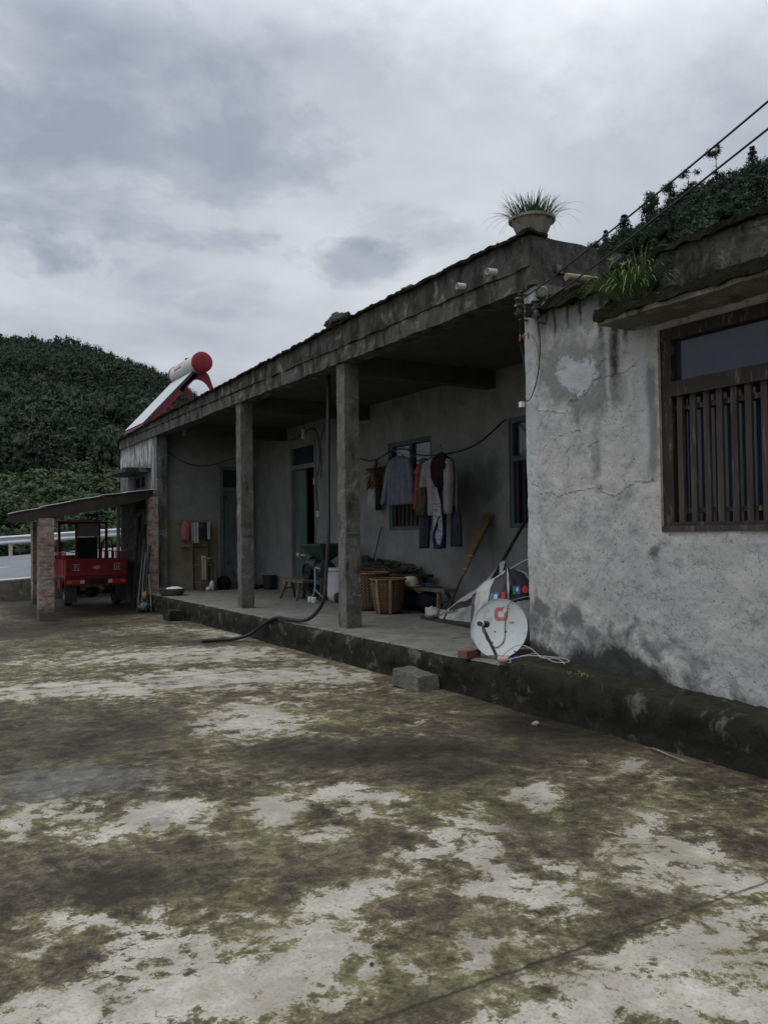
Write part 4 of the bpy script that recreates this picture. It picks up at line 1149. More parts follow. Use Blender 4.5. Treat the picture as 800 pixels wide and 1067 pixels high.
def wood_window(op, x, mat, rail_z, parts=2, name='window', slatmat=None):
    y0, y1, z0, z1 = op
    f = MB(); d0, d1 = x + 0.02, x + 0.11; w = 0.07
    f.box(d0, d1, y0 + .002, y0 + w, z0 + .002, z1 - .002); f.box(d0, d1, y1 - w, y1 - .002, z0 + .002, z1 - .002)
    f.box(d0, d1, y0 + w, y1 - w, z1 - w, z1 - .002); f.box(d0, d1, y0 + w, y1 - w, z0 + .002, z0 + w)
    f.box(d0 + .004, d1 - .004, y0 + w, y1 - w, rail_z - .035, rail_z + .035)
    ym = (y0 + y1) / 2
    f.box(d0 + .008, d1 - .008, ym - .035, ym + .035, rail_z + .035, z1 - w)
    wn = f.build(name, mat, house)
    for a, b_ in ((y0 + w, ym - .035), (ym + .035, y1 - w)):
        mb = MB(); mb.box(d1 - .03, d1 - .026, a, b_, rail_z + .035, z1 - w); mb.build('transom_pane', MAT['glass'], wn)
    mb = MB(); mb.box(d1 - .012, d1 - .008, y0 + w, y1 - w, z0 + w, rail_z - .035); mb.build('pane', MAT['glass'], wn)
    n = 9
    for k in range(n):
        yc = y0 + w + (k + .5) * (y1 - y0 - 2 * w) / n
        mb = MB(); mb.box(d0 + .015, d0 + .04, yc - .022, yc + .022, z0 + w - .01, rail_z - .03); mb.build('bar', slatmat or MAT['darkwood'], wn)
    return wn
wood_window(W1, XB, MAT['bluewood'], 2.66)
wood_window(W2, XB, MAT['bluewood'], 2.66)
# far-wing window with its little canopy
wood_window(WF, XF, M('dark_blue_frame', (0.05, 0.06, 0.10), (0.035, 0.04, 0.07), 5, .7, bmp=.1), 2.75)
mb = MB(); mb.rbox(4.62, 5.196, 19.45, 21.6, 3.10, 3.19, 0.09, 0.014, 5); mb.build('canopy', MAT['parapet'], house)

# --- door into the end wall (closed, panelled)
def dframe(axis, f, op, w, rail, mat, name):
    u0, u1, z0, z1 = op
    mb = MB()
    def bx(a, b_, c, d, e0, e1):
        if axis == 'Y': mb.box(a, b_, f + e0, f + e1, c, d)
        else: mb.box(f + e0, f + e1, a, b_, c, d)
    bx(u0 + .002, u0 + w, z0, z1 - .002, -.012, .10); bx(u1 - w, u1 - .002, z0, z1 - .002, -.012, .10)
    bx(u0 + w, u1 - w, z1 - w, z1 - .002, -.010, .10); bx(u0 + w, u1 - w, rail - .05, rail + .05, -.008, .10)
    return mb.build(name, mat, house)
dr = dframe('Y', YE, D1, 0.075, 2.70, MAT['greendoor'], 'door_frame')
mb = MB(); mb.box(D1[0] + .075, D1[1] - .075, YE + .05, YE + .054, 2.75, D1[3] - .075); mb.build('transom_pane', MAT['glass'], dr)
mb = MB(); xa, xb2 = D1[0] + .078, D1[1] - .078
mb.box(xa, xb2, YE + .03, YE + .075, 0.375, 2.645)
leaf = None
for (za, zb) in ((0.48, 1.02), (1.12, 1.42), (1.55, 2.52)):
    for (ca, cb) in ((xa + .07, (xa + xb2) / 2 - .035), ((xa + xb2) / 2 + .035, xb2 - .07)):
        for (a, b_, c, d) in ((ca, cb, za, za + .03), (ca, cb, zb - .03, zb), (ca, ca + .03, za + .03, zb - .03), (cb - .03, cb, za + .03, zb - .03)):
            mb.box(a, b_, YE + .014, YE + .029, c, d)
leaf = mb.build('door', MAT['greendoor'], house)
mb = MB(); mb.tube([(xb2 - .06, YE + .03, 1.38), (xb2 - .06, YE - .035, 1.38), (xb2 - .06, YE - .035, 1.52), (xb2 - .06, YE + .03, 1.52)], 0.011, 8); mb.build('handle', MAT['rust'], leaf)
# --- tall doorway in the back wall: frame, one leaf shut, one folded inwards
dr = dframe('X', XB, D2, 0.085, 3.09, MAT['greyframe'], 'door_frame')
mb = MB(); mb.box(XB + .05, XB + .054, D2[0] + .085, D2[1] - .085, 3.14, D2[3] - .085); mb.build('transom_pane', MAT['glass'], dr)
ya, ym, yb = D2[0] + .088, (D2[0] + D2[1]) / 2, D2[1] - .088
mb = MB(); a_ = R(2)
hx, hy = XB + .10, yb
mb.obox((hx + math.sin(a_) * .26, hy - math.cos(a_) * .26, 1.70), (math.sin(a_) * .26, -math.cos(a_) * .26, 0), (math.cos(a_) * .02, math.sin(a_) * .02, 0), (0, 0, 1.33))
lf2 = mb.build('door', MAT['greendoor'], house)
mb = MB()
mb.obox((XB + .10 + .28, ya - .0 + .02, 1.70), (.28, 0, 0), (0, .02, 0), (0, 0, 1.33))
mb.build('door', MAT['greendoor'], house)

# --- floor slab, mossy front edge, plinth before the wing
yy = np.arange(6.02, YE + .01, 0.05)
front = 4.945 + 0.03 * fbm(yy * 1.7, yy * 0, 3) + 0.02 * fbm(yy * 7, yy * 0, 5)
us = np.concatenate([[0, .006, .02, .04, .08], np.linspace(.14, 1, 22)])
Yg, Ug = np.meshgrid(yy, us, indexing='ij')
Xg = front[:, None] + (XB - front[:, None]) * Ug
Zg = 0.36 + 0.006 * fbm(Xg * 2, Yg * 2, 3) - 0.03 * np.clip(1 - Ug / 0.012, 0, 1) * (0.4 + 0.6 * np.abs(fbm(Yg * 5, Yg * 0, 9)))
mb = MB(); mb.grid(np.stack([Xg, Yg, Zg], -1)); mb.build('porch_floor', MAT['floor'], house, smooth=True)
def edge_face(y0, y1, ztop, xtop, xbot, seed, name, mat, lip=True):
    yy = np.arange(y0, y1 + .02, 0.04); vs = np.linspace(0, 1, 12)
    Yg, Vg = np.meshgrid(yy, vs, indexing='ij')
    zt = ztop(Yg) if callable(ztop) else ztop
    xt = np.interp(Yg, xtop[0], xtop[1])
    Z = zt - 0.012 - (zt + 0.03) * Vg
    X = xt - 0.01 + (xbot - xt) * Vg - 0.035 * np.sin(np.pi * np.clip(Vg * 1.5, 0, 1)) * 0.6 + 0.03 * fbm(Yg * 4, Z * 6, seed) + 0.018 * fbm(Yg * 13, Z * 13, seed + 1)
    X[:, 0] = (xt[:, 0] if not np.isscalar(xt) else xt) + 0.01
    mb = MB(); mb.grid(np.stack([X, Yg, Z], -1))
    return mb.build(name, mat, house, smooth=True)
edge_face(6.02, YE + .05, 0.36, (yy, front), 4.93, 4, 'porch_edge', MAT['edge'])
mb = MB(); mb.rbox(4.94, 5.6, YE - .02, YE + .10, -.05, .358, 0.08, 0.012); mb.build('porch_edge', MAT['edge'], house)
ptop = lambda Y: np.interp(Y, [0.4, 3.6, 6.1], [0.24, 0.34, 0.43])
yy2 = np.arange(0.4, 6.13, .04)
Yg, Ug = np.meshgrid(yy2, np.linspace(0, 1, 9), indexing='ij')
xw = 4.90 + 0.03 * fbm(Yg * 2, Yg * 0, 12)
Xg = xw + (5.24 - xw) * Ug
Zg = ptop(Yg) + 0.03 * Ug + 0.014 * fbm(Xg * 12, Yg * 12, 7) + 0.012 * fbm(Xg * 30, Yg * 30, 8) - 0.035 * (Ug < .05)
mb = MB(); mb.grid(np.stack([Xg, Yg, Zg], -1)); mb.build('plinth_top', MAT['kerbtop'], house, smooth=True)
edge_face(0.4, 6.1, lambda Y: ptop(Y), (yy2, xw[:, 0]), 4.885, 14, 'plinth', MAT['edge'])
mb = MB(); mb.rbox(4.9, 5.3, 5.98, 6.28, -.02, .372, 0.05, 0.014, 5); mb.build('plinth', MAT['edge'], house)

# --- front beam, cross beams, columns, roof, parapet
mb = MB(); mb.rbox(5.17, 5.41, 6.12, YN, 3.885, 4.085, 0.07, 0.015, 5.0); mb.build('beam', MAT['beam'], house)
for yc in (10.0, 13.8, 17.6):
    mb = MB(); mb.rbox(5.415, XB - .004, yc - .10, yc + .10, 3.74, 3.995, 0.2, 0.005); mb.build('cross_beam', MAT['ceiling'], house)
PT = lambda y: float(np.interp(y, [6.0, 8, 10, 14, 18.6, 22.4], [4.40, 4.40, 4.385, 4.295, 4.23, 4.11]))
mb = MB(); mb.rbox(5.152, 5.31, 6.06, YN + .03, 4.09, 4.39, 0.055, 0.017, 5.0, 1.5)
mb.v = [(x, y, 4.09 + (z - 4.09) * (PT(y) - 4.09) / 0.30 + (0.035 * mnoise.noise(Vector((x * 3, y * 2.6, 5))) if z > 4.3 else 0)) for (x, y, z) in mb.v]
mb.build('parapet', MAT['parapet'], house)
mb = MB(); mb.rbox(5.315, 9.5, 6.06, 6.24, 3.66, 4.39, 0.07, 0.014, 5.0, 4.5); mb.rbox(5.16, 5.312, 6.03, 6.112, 3.905, 4.088, 0.05, 0.012, 5)
mb.build('parapet', MAT['parapet'], house)
mb = MB(); mb.rbox(5.45, 7.6, 6.015, 6.055, 4.06, 4.13, 0.05, 0.014, 6, 2); mb.build('ledge', MAT['parapet'], house)
mb = MB(); mb.rbox(5.10, 5.36, 6.02, YN + .02, 4.39, 4.42, 0.04, 0.022, 9.0, 6.0)
mb.v = [(x, y, z - 4.39 + PT(y) - 0.012) for (x, y, z) in mb.v]
mb.build('moss_growth', MAT['moss'], house)
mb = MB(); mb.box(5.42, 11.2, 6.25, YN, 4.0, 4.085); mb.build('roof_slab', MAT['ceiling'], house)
for yc in (9.99, 13.81):
    mb = MB(); mb.rbox(5.20, 5.42, yc - .11, yc + .11, 0.355, 3.882, 0.06, 0.010, 5.0, yc)
    mb.rbox(5.215, 5.405, yc - .12, yc + .12, 1.6, 1.64, 0.09, 0.006, 4.0, yc)
    mb.build('column', MAT['column'], house)
mb = MB(); mb.rbox(5.205, 5.44, YE - .22, YE - .004, 0.355, 3.882, 0.1, 0.008, 4.0, 3.0); mb.build('column', MAT['farwall'], house)
# drain stubs through the parapet
for (y, z) in ((7.07, 4.16), (6.56, 4.17)):
    mb = MB(); mb.lathe([(0.030, 0.0), (0.032, 0.0), (0.032, 0.16), (0.026, 0.16), (0.026, 0.05), (0.0, 0.05)], (5.05, y, z - .01), 14, (1, 0, 0.05))
    mb.build('drain_pipe', MAT['white_plastic'], house, smooth=True, smooth_angle=40)
# cable brackets at the wing corner
MAT['porcelain'] = M('brown_porcelain', (0.05, 0.043, 0.038), (0.035, 0.03, 0.027), 8, 0.4, bmp=0.05, c3=(0.2, 0.19, 0.18))
for (y, z, x) in ((6.16, 3.72, 5.11), (5.92, 3.64, 5.11)):
    mb = MB()
    mb.lathe([(r_ * .85, h_ * .8) for r_, h_ in [(0.0, -.10), (.045, -.10), (.055, -.07), (.03, -.05), (.03, -.02), (.055, 0), (.055, .02), (.03, .04), (.03, .06), (.055, .085), (.04, .105), (0, .105)]], (x, y, z), 14)
    mb.bar((x, y, z - .12), (5.26, y, z - .12), .03, .012); mb.bar((x, y, z + .12), (5.26, y, z + .12), .03, .012)
    mb.build('insulator', MAT['porcelain'], house, smooth=True, smooth_angle=40)
# switch, junction box and surface wiring beside the tall doorway
mb = MB(); mb.box(XB - .035, XB - .004, 15.88, 15.97, 1.97, 2.10); mb.build('light_switch', MAT['white_plastic'], house)
mb = MB(); mb.box(XB - .05, XB - .004, 15.99, 16.08, 2.66, 2.80); mb.build('junction_box', M('yellowed_plastic', (.42, .39, .31), (.33, .31, .25), 6, .6, bmp=0), house)
mb = MB()
mb.tube([(XB - .012, 15.93, 2.10), (XB - .012, 15.97, 2.4), (XB - .012, 16.03, 2.66)], .008, 6, smooth_steps=4)
mb.tube([(XB - .012, 16.03, 2.80), (XB - .014, 15.86, 3.0), (XB - .012, 15.84, 3.4), (XB - .012, 15.95, 3.75), (XB - .012, 16.3, 3.86), (XB - .012, 17.2, 3.72), (XB - .012, 18.1, 3.88)], .009, 6, smooth_steps=5)
mb.tube([(XB - .012, 15.80, 2.75), (XB - .03, 15.72, 3.1), (XB - .012, 15.78, 3.5), (XB - .012, 15.6, 3.86)], .008, 6, smooth_steps=5)
mb.build('surface_wiring', MAT['wire'], house)
mb = MB(); mb.tube([(5.5, YE - .015, 3.55), (5.9, YE - .015, 3.32), (6.4, YE - .015, 3.25), (7.0, YE - .02, 3.42), (7.6, YE - .02, 3.62)], .007, 6, smooth_steps=5); mb.build('surface_wiring', MAT['wire'], house)
# ------------------------------------------------------------------ lean-to shed at the far end
shed = thing('lean_to_shed', (2.7, 17.5, 0), 'open lean-to shed with brick pillars and a sloping sheet roof over the red truck', 'shed')
def pillar(x0, x1, y0, y1, z1, seed):
    mb = MB(); mb.rbox(x0, x1, y0, y1, -.05, z1, 0.05, 0.007, 9.0, seed); return mb.build('brick_pillar', MAT['brick'], shed)
pillar(2.50, 2.78, 17.45, 17.73, 1.99, 1.0)
pillar(3.04, 3.36, 22.2, 22.54, 2.02, 2.0)
pillar(4.96, 5.17, 18.74, 18.94, 2.50, 3.0)
FL, FR, BL, BR = Vector((1.98, 17.25, 2.05)), Vector((5.10, 18.78, 2.645)), Vector((2.75, 22.7, 2.14)), Vector((5.17, 22.9, 2.645))
def roof_pt(u, v, dz=0.0):
    p = (FL * (1 - u) + FR * u) * (1 - v) + (BL * (1 - u) + BR * u) * v
    return Vector((p.x, p.y, p.z + dz + 0.05 * math.sin(math.pi * u) * 1.0))
MAT['sheet'] = M('weathered_roof_sheet', (0.27, 0.28, 0.285), (0.17, 0.175, 0.18), 3, 0.6, (1, 1, 1), 0.2, c3=(0.10, 0.085, 0.075), metal=0.15)
nseg = 5
for k in range(nseg):
    ua, ub = k / nseg - 0.02, (k + 1) / nseg + 0.015
    rows = []
    for u in np.linspace(ua, ub, 5):
        row = []
        for v in np.linspace(0, 1, 200):
            lift = 0.022 * (1 - (u - ua) / (ub - ua)) + 0.010
            q = roof_pt(u, v, lift + 0.013 * math.sin(v * 2 * math.pi * 52) + 0.012 * mnoise.noise(Vector((u * 9, v * 6, k))))
            q.y -= 0.03 * mnoise.noise(Vector((u * 8, k * 3.0, 1))) if v == 0 else 0
            row.append(tuple(q))
        rows.append(row)
    P = np.array(rows); mb = MB(); mb.grid(P); 
    Q = P.copy(); Q[..., 2] -= 0.006; mb.grid(Q)
    mb.build('roof_sheet', MAT['sheet'], shed, smooth=True)
for (v, r_) in ((0.035, 0.06), (0.5, 0.05), (0.97, 0.055)):
    mb = MB(); mb.tube([roof_pt(u, v, -0.075 + 0.012 * math.sin(u * 9)) for u in np.linspace(-0.01, 0.985, 10)], [r_ * 0.9, r_, r_ * 1.1], 9); mb.build('rafter', MAT['darkwood'], shed, smooth=True, smooth_angle=50)
mb = MB(); mb.rbox(0, 1, 0, 1, 0, 1, 0.5, 0)
for u in (0.02, 0.21, 0.42, 0.63, 0.84, 0.975):
    mb = MB(); mb.tube([roof_pt(u, v, -0.02) for v in np.linspace(0.01, 0.99, 7)], 0.032, 7); mb.build('purlin', MAT['darkwood'], shed)
mb = MB(); P_ = []
for u in np.linspace(0.0, 0.99, 40):
    P_.append([tuple(roof_pt(u, 0.006, 0.0)), tuple(roof_pt(u, 0.004, -0.16 - 0.10 * math.sin(math.pi * u) + 0.02 * mnoise.noise(Vector((u * 12, 0, 0)))))])
Pa = np.array(P_); mb.grid(Pa); Pb = Pa.copy(); Pb[..., 1] += 0.02; mb.grid(Pb)
mb.build('fascia_board', MAT['darkwood'], shed)
mb = MB(); mb.tube([(5.08, 22.25, 0.0), (5.11, 22.25, 2.56)], [0.05, 0.045], 8); mb.build('support_pole', M('white_painted_pole', (0.55, 0.54, 0.5), (0.36, 0.35, 0.32), 4, .7, (1, 1, .3), .1), shed)

# planks and poles stored at the shed wall
for i, (x, y, xt, yt, zt, w_, lab) in enumerate(((5.0, 20.3, 5.165, 20.45, 2.1, 0.16, 'wide dark plank leaning on the shed wall behind the truck'), (4.98, 19.8, 5.16, 19.9, 1.9, 0.12, 'narrow dark plank leaning on the shed wall nearer the brick pillar'))):
    mb = MB(); mb.bar((x, y, 0.0), (xt, yt, zt), 0.03, w_, (0, 1, 0)); tag(mb.build('plank', MAT['darkwood'], None), lab, 'plank')
MAT['pole'] = M('grey_pole', (0.14, 0.14, 0.14), (0.08, 0.08, 0.08), 10, 0.6, (1, 1, .2), 0.1)
plabs = ['leftmost thin grey pole leaning in the corner beside the brick pillar', 'pale grey bent pole second from left beside the brick pillar', 'dark thick pole in the middle of the bundle beside the brick pillar', 'light grey pole nearest the basin, leaning on the brick pillar', 'short black pole at the front of the bundle by the basin']
pp = [((4.62, 18.45, 0), (4.98, 19.25, 1.55), .016), ((4.70, 18.35, 0), (4.92, 18.86, 1.25), .02), ((4.78, 18.36, 0), (4.96, 18.66, 1.42), .026), ((4.83, 18.12, 0), (4.90, 18.67, 0.98), .018), ((4.72, 18.1, 0), (4.88, 18.68, 0.75), .022)]
for (a, b_, r_), lab in zip(pp, plabs):
    mid = (Vector(a) + Vector(b_)) / 2 + Vector((random.uniform(-.03, .03), random.uniform(-.03, .03), 0))
    mb = MB(); mb.tube([a, mid, b_], r_, 7, smooth_steps=4); tag(mb.build('leaning_pole', MAT['pole'] if r_ < .021 else MAT['black'], None, smooth=True), lab, 'pole', 'poles leaning beside the brick pillar')
MAT['rag'] = M('ochre_rag', (0.35, 0.22, 0.06), (0.22, 0.10, 0.05), 8, 0.9, bmp=.3)
mb = MB(); mb.blob((4.74, 18.30, 0.34), (.05, .06, .08), 5, .5, 8, 3); tag(mb.build('rag', MAT['rag'], None, smooth=True), 'small ochre rag caught among the poles beside the brick pillar', 'rag')
mb = MB(); mb.blob((4.74, 18.28, 0.10), (.16, .15, .10), 8, .45, 10, 3); tag(mb.build('plastic_bag', M('dark_plastic_film', (.03, .035, .038), (.05, .055, .06), 8, .3, bmp=.5, spec=.6), None, smooth=True), 'crumpled dark plastic bag on the ground at the foot of the poles', 'bag')

# ------------------------------------------------------------------ red three-wheeled cargo truck, seen from behind
MAT['redpaint'] = M('red_truck_paint', (0.30, 0.014, 0.022), (0.23, 0.012, 0.018), 3, 0.45, bmp=.05, c3=(0.25, 0.015, 0.02), spec=.4)
MAT['darkred'] = M('dark_red_paint', (0.20, 0.02, 0.025), (0.13, 0.015, 0.018), 3, 0.5, bmp=.05)
MAT['tyre'] = M('tyre_rubber', (0.02, 0.02, 0.02), (0.035, 0.033, 0.03), 9, 0.85, bmp=.3)
trk = thing('cargo_tricycle', (4.23, 21.3, 0), 'red three-wheeled cargo truck parked rear-out under the lean-to roof', 'truck')
bx0, bx1, by0, by1 = 3.52, 4.93, 20.60, 22.15
mb = MB(); mb.box(bx0, bx1, by0 + .05, by1, 0.68, 0.74)
for x in (bx0, bx1 - .04):
    mb.box(x, x + .04, by0 + .05, by1, .743, 1.09)
    for k in range(4):
        yk = by0 + .2 + k * .42
        mb.box(x - .015 if x < 4 else x + .04, x if x < 4 else x + .055, yk, yk + .06, .75, 1.085)
mb.box(bx0 + .04, bx1 - .04, by1 - .04, by1, .743, 1.09)
mb.build('bed', MAT['redpaint'], trk)
# tailgate: three pressed panels
mb = MB(); mb.box(bx0 + .01, bx1 - .01, by0 + .005, by0 + .045, 0.72, 1.10)
W3 = (bx1 - bx0 - .02) / 3
for k in range(3):
    xa = bx0 + .01 + k * W3; xb_ = xa + W3
    for (a, b_, c, d) in ((xa + .003, xb_ - .003, .722, .775), (xa + .003, xb_ - .003, 1.045, 1.098), (xa + .003, xa + .045, .775, 1.045), (xb_ - .045, xb_ - .003, .775, 1.045)):
        mb.box(a, b_, by0 - .022, by0 + .004, c, d)
tg = mb.build('tailgate', MAT['redpaint'], trk)
MAT['whitemark'] = M('faded_white_lettering', (0.60, 0.55, 0.54), (0.45, 0.40, 0.40), 20, .7, bmp=0)
def text_mesh(name, s, size, loc, rot, mat, parent, thick=0.002):
    cu = bpy.data.curves.new(name, 'FONT'); cu.body = s; cu.size = size; cu.align_x = 'CENTER'; cu.align_y = 'CENTER'; cu.extrude = thick
    ob = bpy.data.objects.new(name + '_tmp', cu); COL.objects.link(ob)
    dg = bpy.context.evaluated_depsgraph_get(); dg.update()
    me = bpy.data.meshes.new_from_object(ob.evaluated_get(dg))
    bpy.data.objects.remove(ob); bpy.data.curves.remove(cu)
    me.name = name; me.materials.clear(); me.materials.append(mat)
    off = Vector(ROOT.get(parent.name, (0, 0, 0)))
    me.transform(Matrix.Translation(Vector(loc) - off) @ rot.to_4x4())
    o2 = bpy.data.objects.new(name, me); COL.objects.link(o2); o2.parent = parent
    return o2
rotY = Matrix.Rotation(R(90), 3, 'X')
text_mesh('emblem', '五', 0.19, (bx0 + .01 + W3 * .5, by0 + .001, .905), rotY, MAT['whitemark'], tg)
text_mesh('emblem', '征', 0.19, (bx0 + .01 + W3 * 2.5, by0 + .001, .905), rotY, MAT['whitemark'], tg)
mb = MB(); cxx = bx0 + .01 + W3 * 1.5
ring = []
for k in range(28):
    a = 2 * math.pi * k / 28
    ring.append((cxx + .085 * math.cos(a), by0 + .0, .905 + .042 * math.sin(a)))
mb.tube(ring + [ring[0]], .006, 6, cap=False); mb.box(cxx - .06, cxx + .06, by0 - .002, by0 + .003, .893, .917); mb.box(cxx - .025, cxx + .025, by0 - .0025, by0 + .003, .88, .93)
mb.build('emblem', MAT['whitemark'], tg)
for (xa, xb_) in ((bx0 + .02, bx0 + .06), (bx1 - .06, bx1 - .02)):
    mb = MB(); mb.box(xa, xb_, by0 - .05, by0 - .023, .85, .9); mb.build('latch', MAT['rust'], tg)
# lamp bar
mb = MB(); mb.box(bx0 + .0, bx1 - .0, by0 + .06, by0 + .14, .50, .66); mb.box(bx0 + .0, bx1 - .0, by0 + .02, by0 + .06, .64, .675); mb.box(bx0, bx1, by0 + .02, by0 + .06, .485, .51); mb.build('lamp_bar', MAT['darkred'], trk)
MAT['redlens'] = M('red_lamp_lens', (0.55, 0.05, 0.03), (0.42, 0.03, 0.02), 20, .25, bmp=.05)
MAT['orangelens'] = M('orange_lamp_lens', (0.42, 0.16, 0.06), (0.33, 0.12, 0.05), 20, .25, bmp=.05)
for (xa, s_) in ((bx0 + .04, 1), (bx1 - .44, -1)):
    mb = MB(); mb.box(xa, xa + .40, by0 + .03, by0 + .058, .525, .625); tl = mb.build('tail_light', MAT['redlens'], trk)
    xo = xa + .30 if s_ > 0 else xa
    mb = MB(); mb.box(xo, xo + .09, by0 + .02, by0 + .029, .535, .615); mb.build('reversing_lens', MAT['white_plastic'], tl)
    xo = xa if s_ > 0 else xa + .30
    mb = MB(); mb.box(xo, xo + .1, by0 + .02, by0 + .029, .535, .615); mb.build('indicator_lens', MAT['orangelens'], tl)
mb = MB(); mb.box(4.04, 4.44, by0 + .035, by0 + .058, .515, .635); mb.build('plate_holder', MAT['black'], trk)
# stake rails on the bed sides
for x in (bx0 + .02, bx1 - .02):
    mb = MB(); mb.tube([(x, by0 + .08, 1.26), (x, by1 - .05, 1.26)], .016, 6)
    for k in range(9):
        yk = by0 + .08 + k * (by1 - by0 - .13) / 8
        mb.tube([(x, yk, 1.08), (x, yk, 1.26)], .012, 6)
    mb.build('side_rail', MAT['redpaint'], trk)
mb = MB()
for k in range(4):
    xk = bx1 - .30 + k * .085; mb.tube([(xk, by1 - .1, 1.08), (xk, by1 - .1, 1.27)], .012, 6)
mb.tube([(bx1 - .32, by1 - .1, 1.27), (bx1 - .02, by1 - .1, 1.27)], .014, 6)
mb.build('side_rail', MAT['redpaint'], trk)
# chassis, axle, exhaust
mb = MB(); mb.box(3.85, 3.93, by0 + .15, 24.0, .56, .66); mb.box(4.52, 4.60, by0 + .15, 24.0, .56, .66)
mb.box(3.6, 4.85, 20.75, 20.82, .575, .677); mb.tube([(3.62, 21.15, .30), (4.84, 21.15, .30)], .05, 8); mb.lathe([(0, -.13), (.09, -.12), (.13, 0), (.09, .12), (0, .13)], (4.2, 21.15, .30), 14, (1, 0, 0))
for x in (3.85, 4.55):
    mb.bar((x, 20.7, .5), (x, 21.15, .36), .05, .05); mb.bar((x, 21.15, .36), (x, 21.6, .5), .05, .05)
mb.build('chassis', MAT['black'], trk)
mb = MB(); mb.tube([(4.35, 20.7, .33), (4.38, 21.3, .36), (4.35, 22.5, .4)], .035, 8); mb.build('exhaust_pipe', MAT['rust'], trk)
def wheel(cx, cy, r_, w_):
    mb = MB(); mb.lathe([(r_ * .58, -w_ / 2), (r_ * .9, -w_ / 2), (r_, -w_ * .3), (r_ * 1.005, 0), (r_, w_ * .3), (r_ * .9, w_ / 2), (r_ * .58, w_ / 2), (r_ * .56, 0), (r_ * .58, -w_ / 2)], (cx, cy, r_), 32, (1, 0, 0))
    wh = mb.build('wheel', MAT['tyre'], trk, smooth=True, smooth_angle=35)
    mb = MB(); mb.lathe([(0, -.03), (.05, -.05), (.07, -.02), (r_ * .5, -.02), (r_ * .575, -w_ * .42), (r_ * .575, w_ * .42), (r_ * .5, .02), (.07, .02), (.05, .05), (0, .03)], (cx, cy, r_), 24, (1, 0, 0)); mb.build('rim', MAT['grey_metal'], wh, smooth=True, smooth_angle=35)
wheel(3.66, 21.15, .30, .17); wheel(4.79, 21.15, .30, .17); wheel(4.22, 23.95, .29, .14)
for x in (3.52, 4.66):
    mb = MB(); mb.box(x, x + .27, 20.70, 20.712, .10, .53); mb.build('mudflap', M('dusty_rubber', (.06, .06, .055), (.04, .04, .037), 6, .9, bmp=.1) if x < 4 else MAT['black'], trk)
# cab: tube frame, roof, seat, windscreen
cy0, cy1 = 22.25, 23.35
mb = MB()
for x in (3.66, 4.80):
    mb.bar((x, cy0, .74), (x, cy0, 2.0), .06, .06); mb.bar((x, cy1 + .35, 1.1), (x, cy1, 2.0), .055, .055); mb.bar((x, cy0, 1.99), (x, cy1, 1.99), .06, .05); mb.bar((x, cy1 + .35, .6), (x, cy1 + .35, 1.12), .055, .055)
mb.bar((3.66, cy0, 1.99), (4.80, cy0, 1.99), .06, .05); mb.bar((3.66, cy1, 1.99), (4.80, cy1, 1.99), .06, .05)
mb.bar((4.06, cy0, .74), (4.06, cy0, 1.98), .045, .045); mb.bar((4.63, cy0, .74), (4.63, cy0, 1.98), .045, .045)
mb.build('cab_frame', MAT['darkred'], trk)
mb = MB()
Pr = []
for u in np.linspace(0, 1, 13):
    Pr.append([(3.60 + 1.26 * u, cy0 - .08 + v * (cy1 - cy0 + .2), 2.03 + .035 * math.sin(math.pi * u) + .015 * math.sin(math.pi * v)) for v in np.linspace(0, 1, 7)])
Pr = np.array(Pr); mb.grid(Pr); Q = Pr.copy(); Q[..., 2] -= .03; mb.grid(Q)
mb.build('cab_roof', MAT['black'], trk, smooth=True)
mb = MB(); mb.box(4.085, 4.61, cy0 + .01, cy0 + .016, 1.63, 1.965); mb.build('rear_pane', M('dusty_clear_plastic', (.30, .31, .26), (.24, .25, .21), 3, .35, bmp=.05), trk)
mb = MB(); mb.rbox(4.10, 4.60, 22.32, 22.44, .95, 1.62, .06, .012, 4); mb.rbox(4.04, 4.66, 22.44, 22.9, .86, 1.0, .06, .012, 4); mb.build('seat', MAT['black'], trk, smooth=True)
mb = MB(); mb.tube([(3.70, 22.3, 1.1), (3.70, 22.3, 1.5), (3.70, 22.55, 1.57), (3.70, 22.9, 1.55)], .02, 7, smooth_steps=4); mb.build('grab_rail', MAT['darkred'], trk); mb = MB(); mb.tube([(4.68, 22.3, 1.08), (4.70, 22.28, 1.45), (4.80, 22.28, 1.57), (4.94, 22.28, 1.50), (4.97, 22.28, 1.08)], .022, 7, smooth_steps=5); mb.build('grab_rail', MAT['darkred'], trk)
mb = MB(); mb.rbox(3.7, 4.76, cy1 + .32, cy1 + .42, .62, 1.15, .12, .006); mb.lathe([(.0, 0), (.12, 0), (.10, .06), (0, .07)], (4.23, cy1 + .42, 1.0), 16, (0, 1, 0)); mb.build('front_panel', MAT['redpaint'], trk)
mb = MB(); mb.bar((4.22, 23.95, .3), (4.22, 23.6, 1.15), .06, .06); mb.tube([(3.9, 23.4, 1.28), (4.22, 23.5, 1.22), (4.54, 23.4, 1.28)], .016, 7); mb.build('handlebar', MAT['black'], trk)
mb = MB(); mb.box(3.40, 3.50, 22.15, 22.25, 1.30, 1.82); mb.bar((3.45, 22.2, 1.75), (3.66, 22.25, 1.75), .02, .02); mb.build('mirror', MAT['black'], trk)
mb = MB(); mb.box(3.47, 3.515, 21.0, 21.35, .42, .64); mb.build('side_guard', MAT['redpaint'], trk)

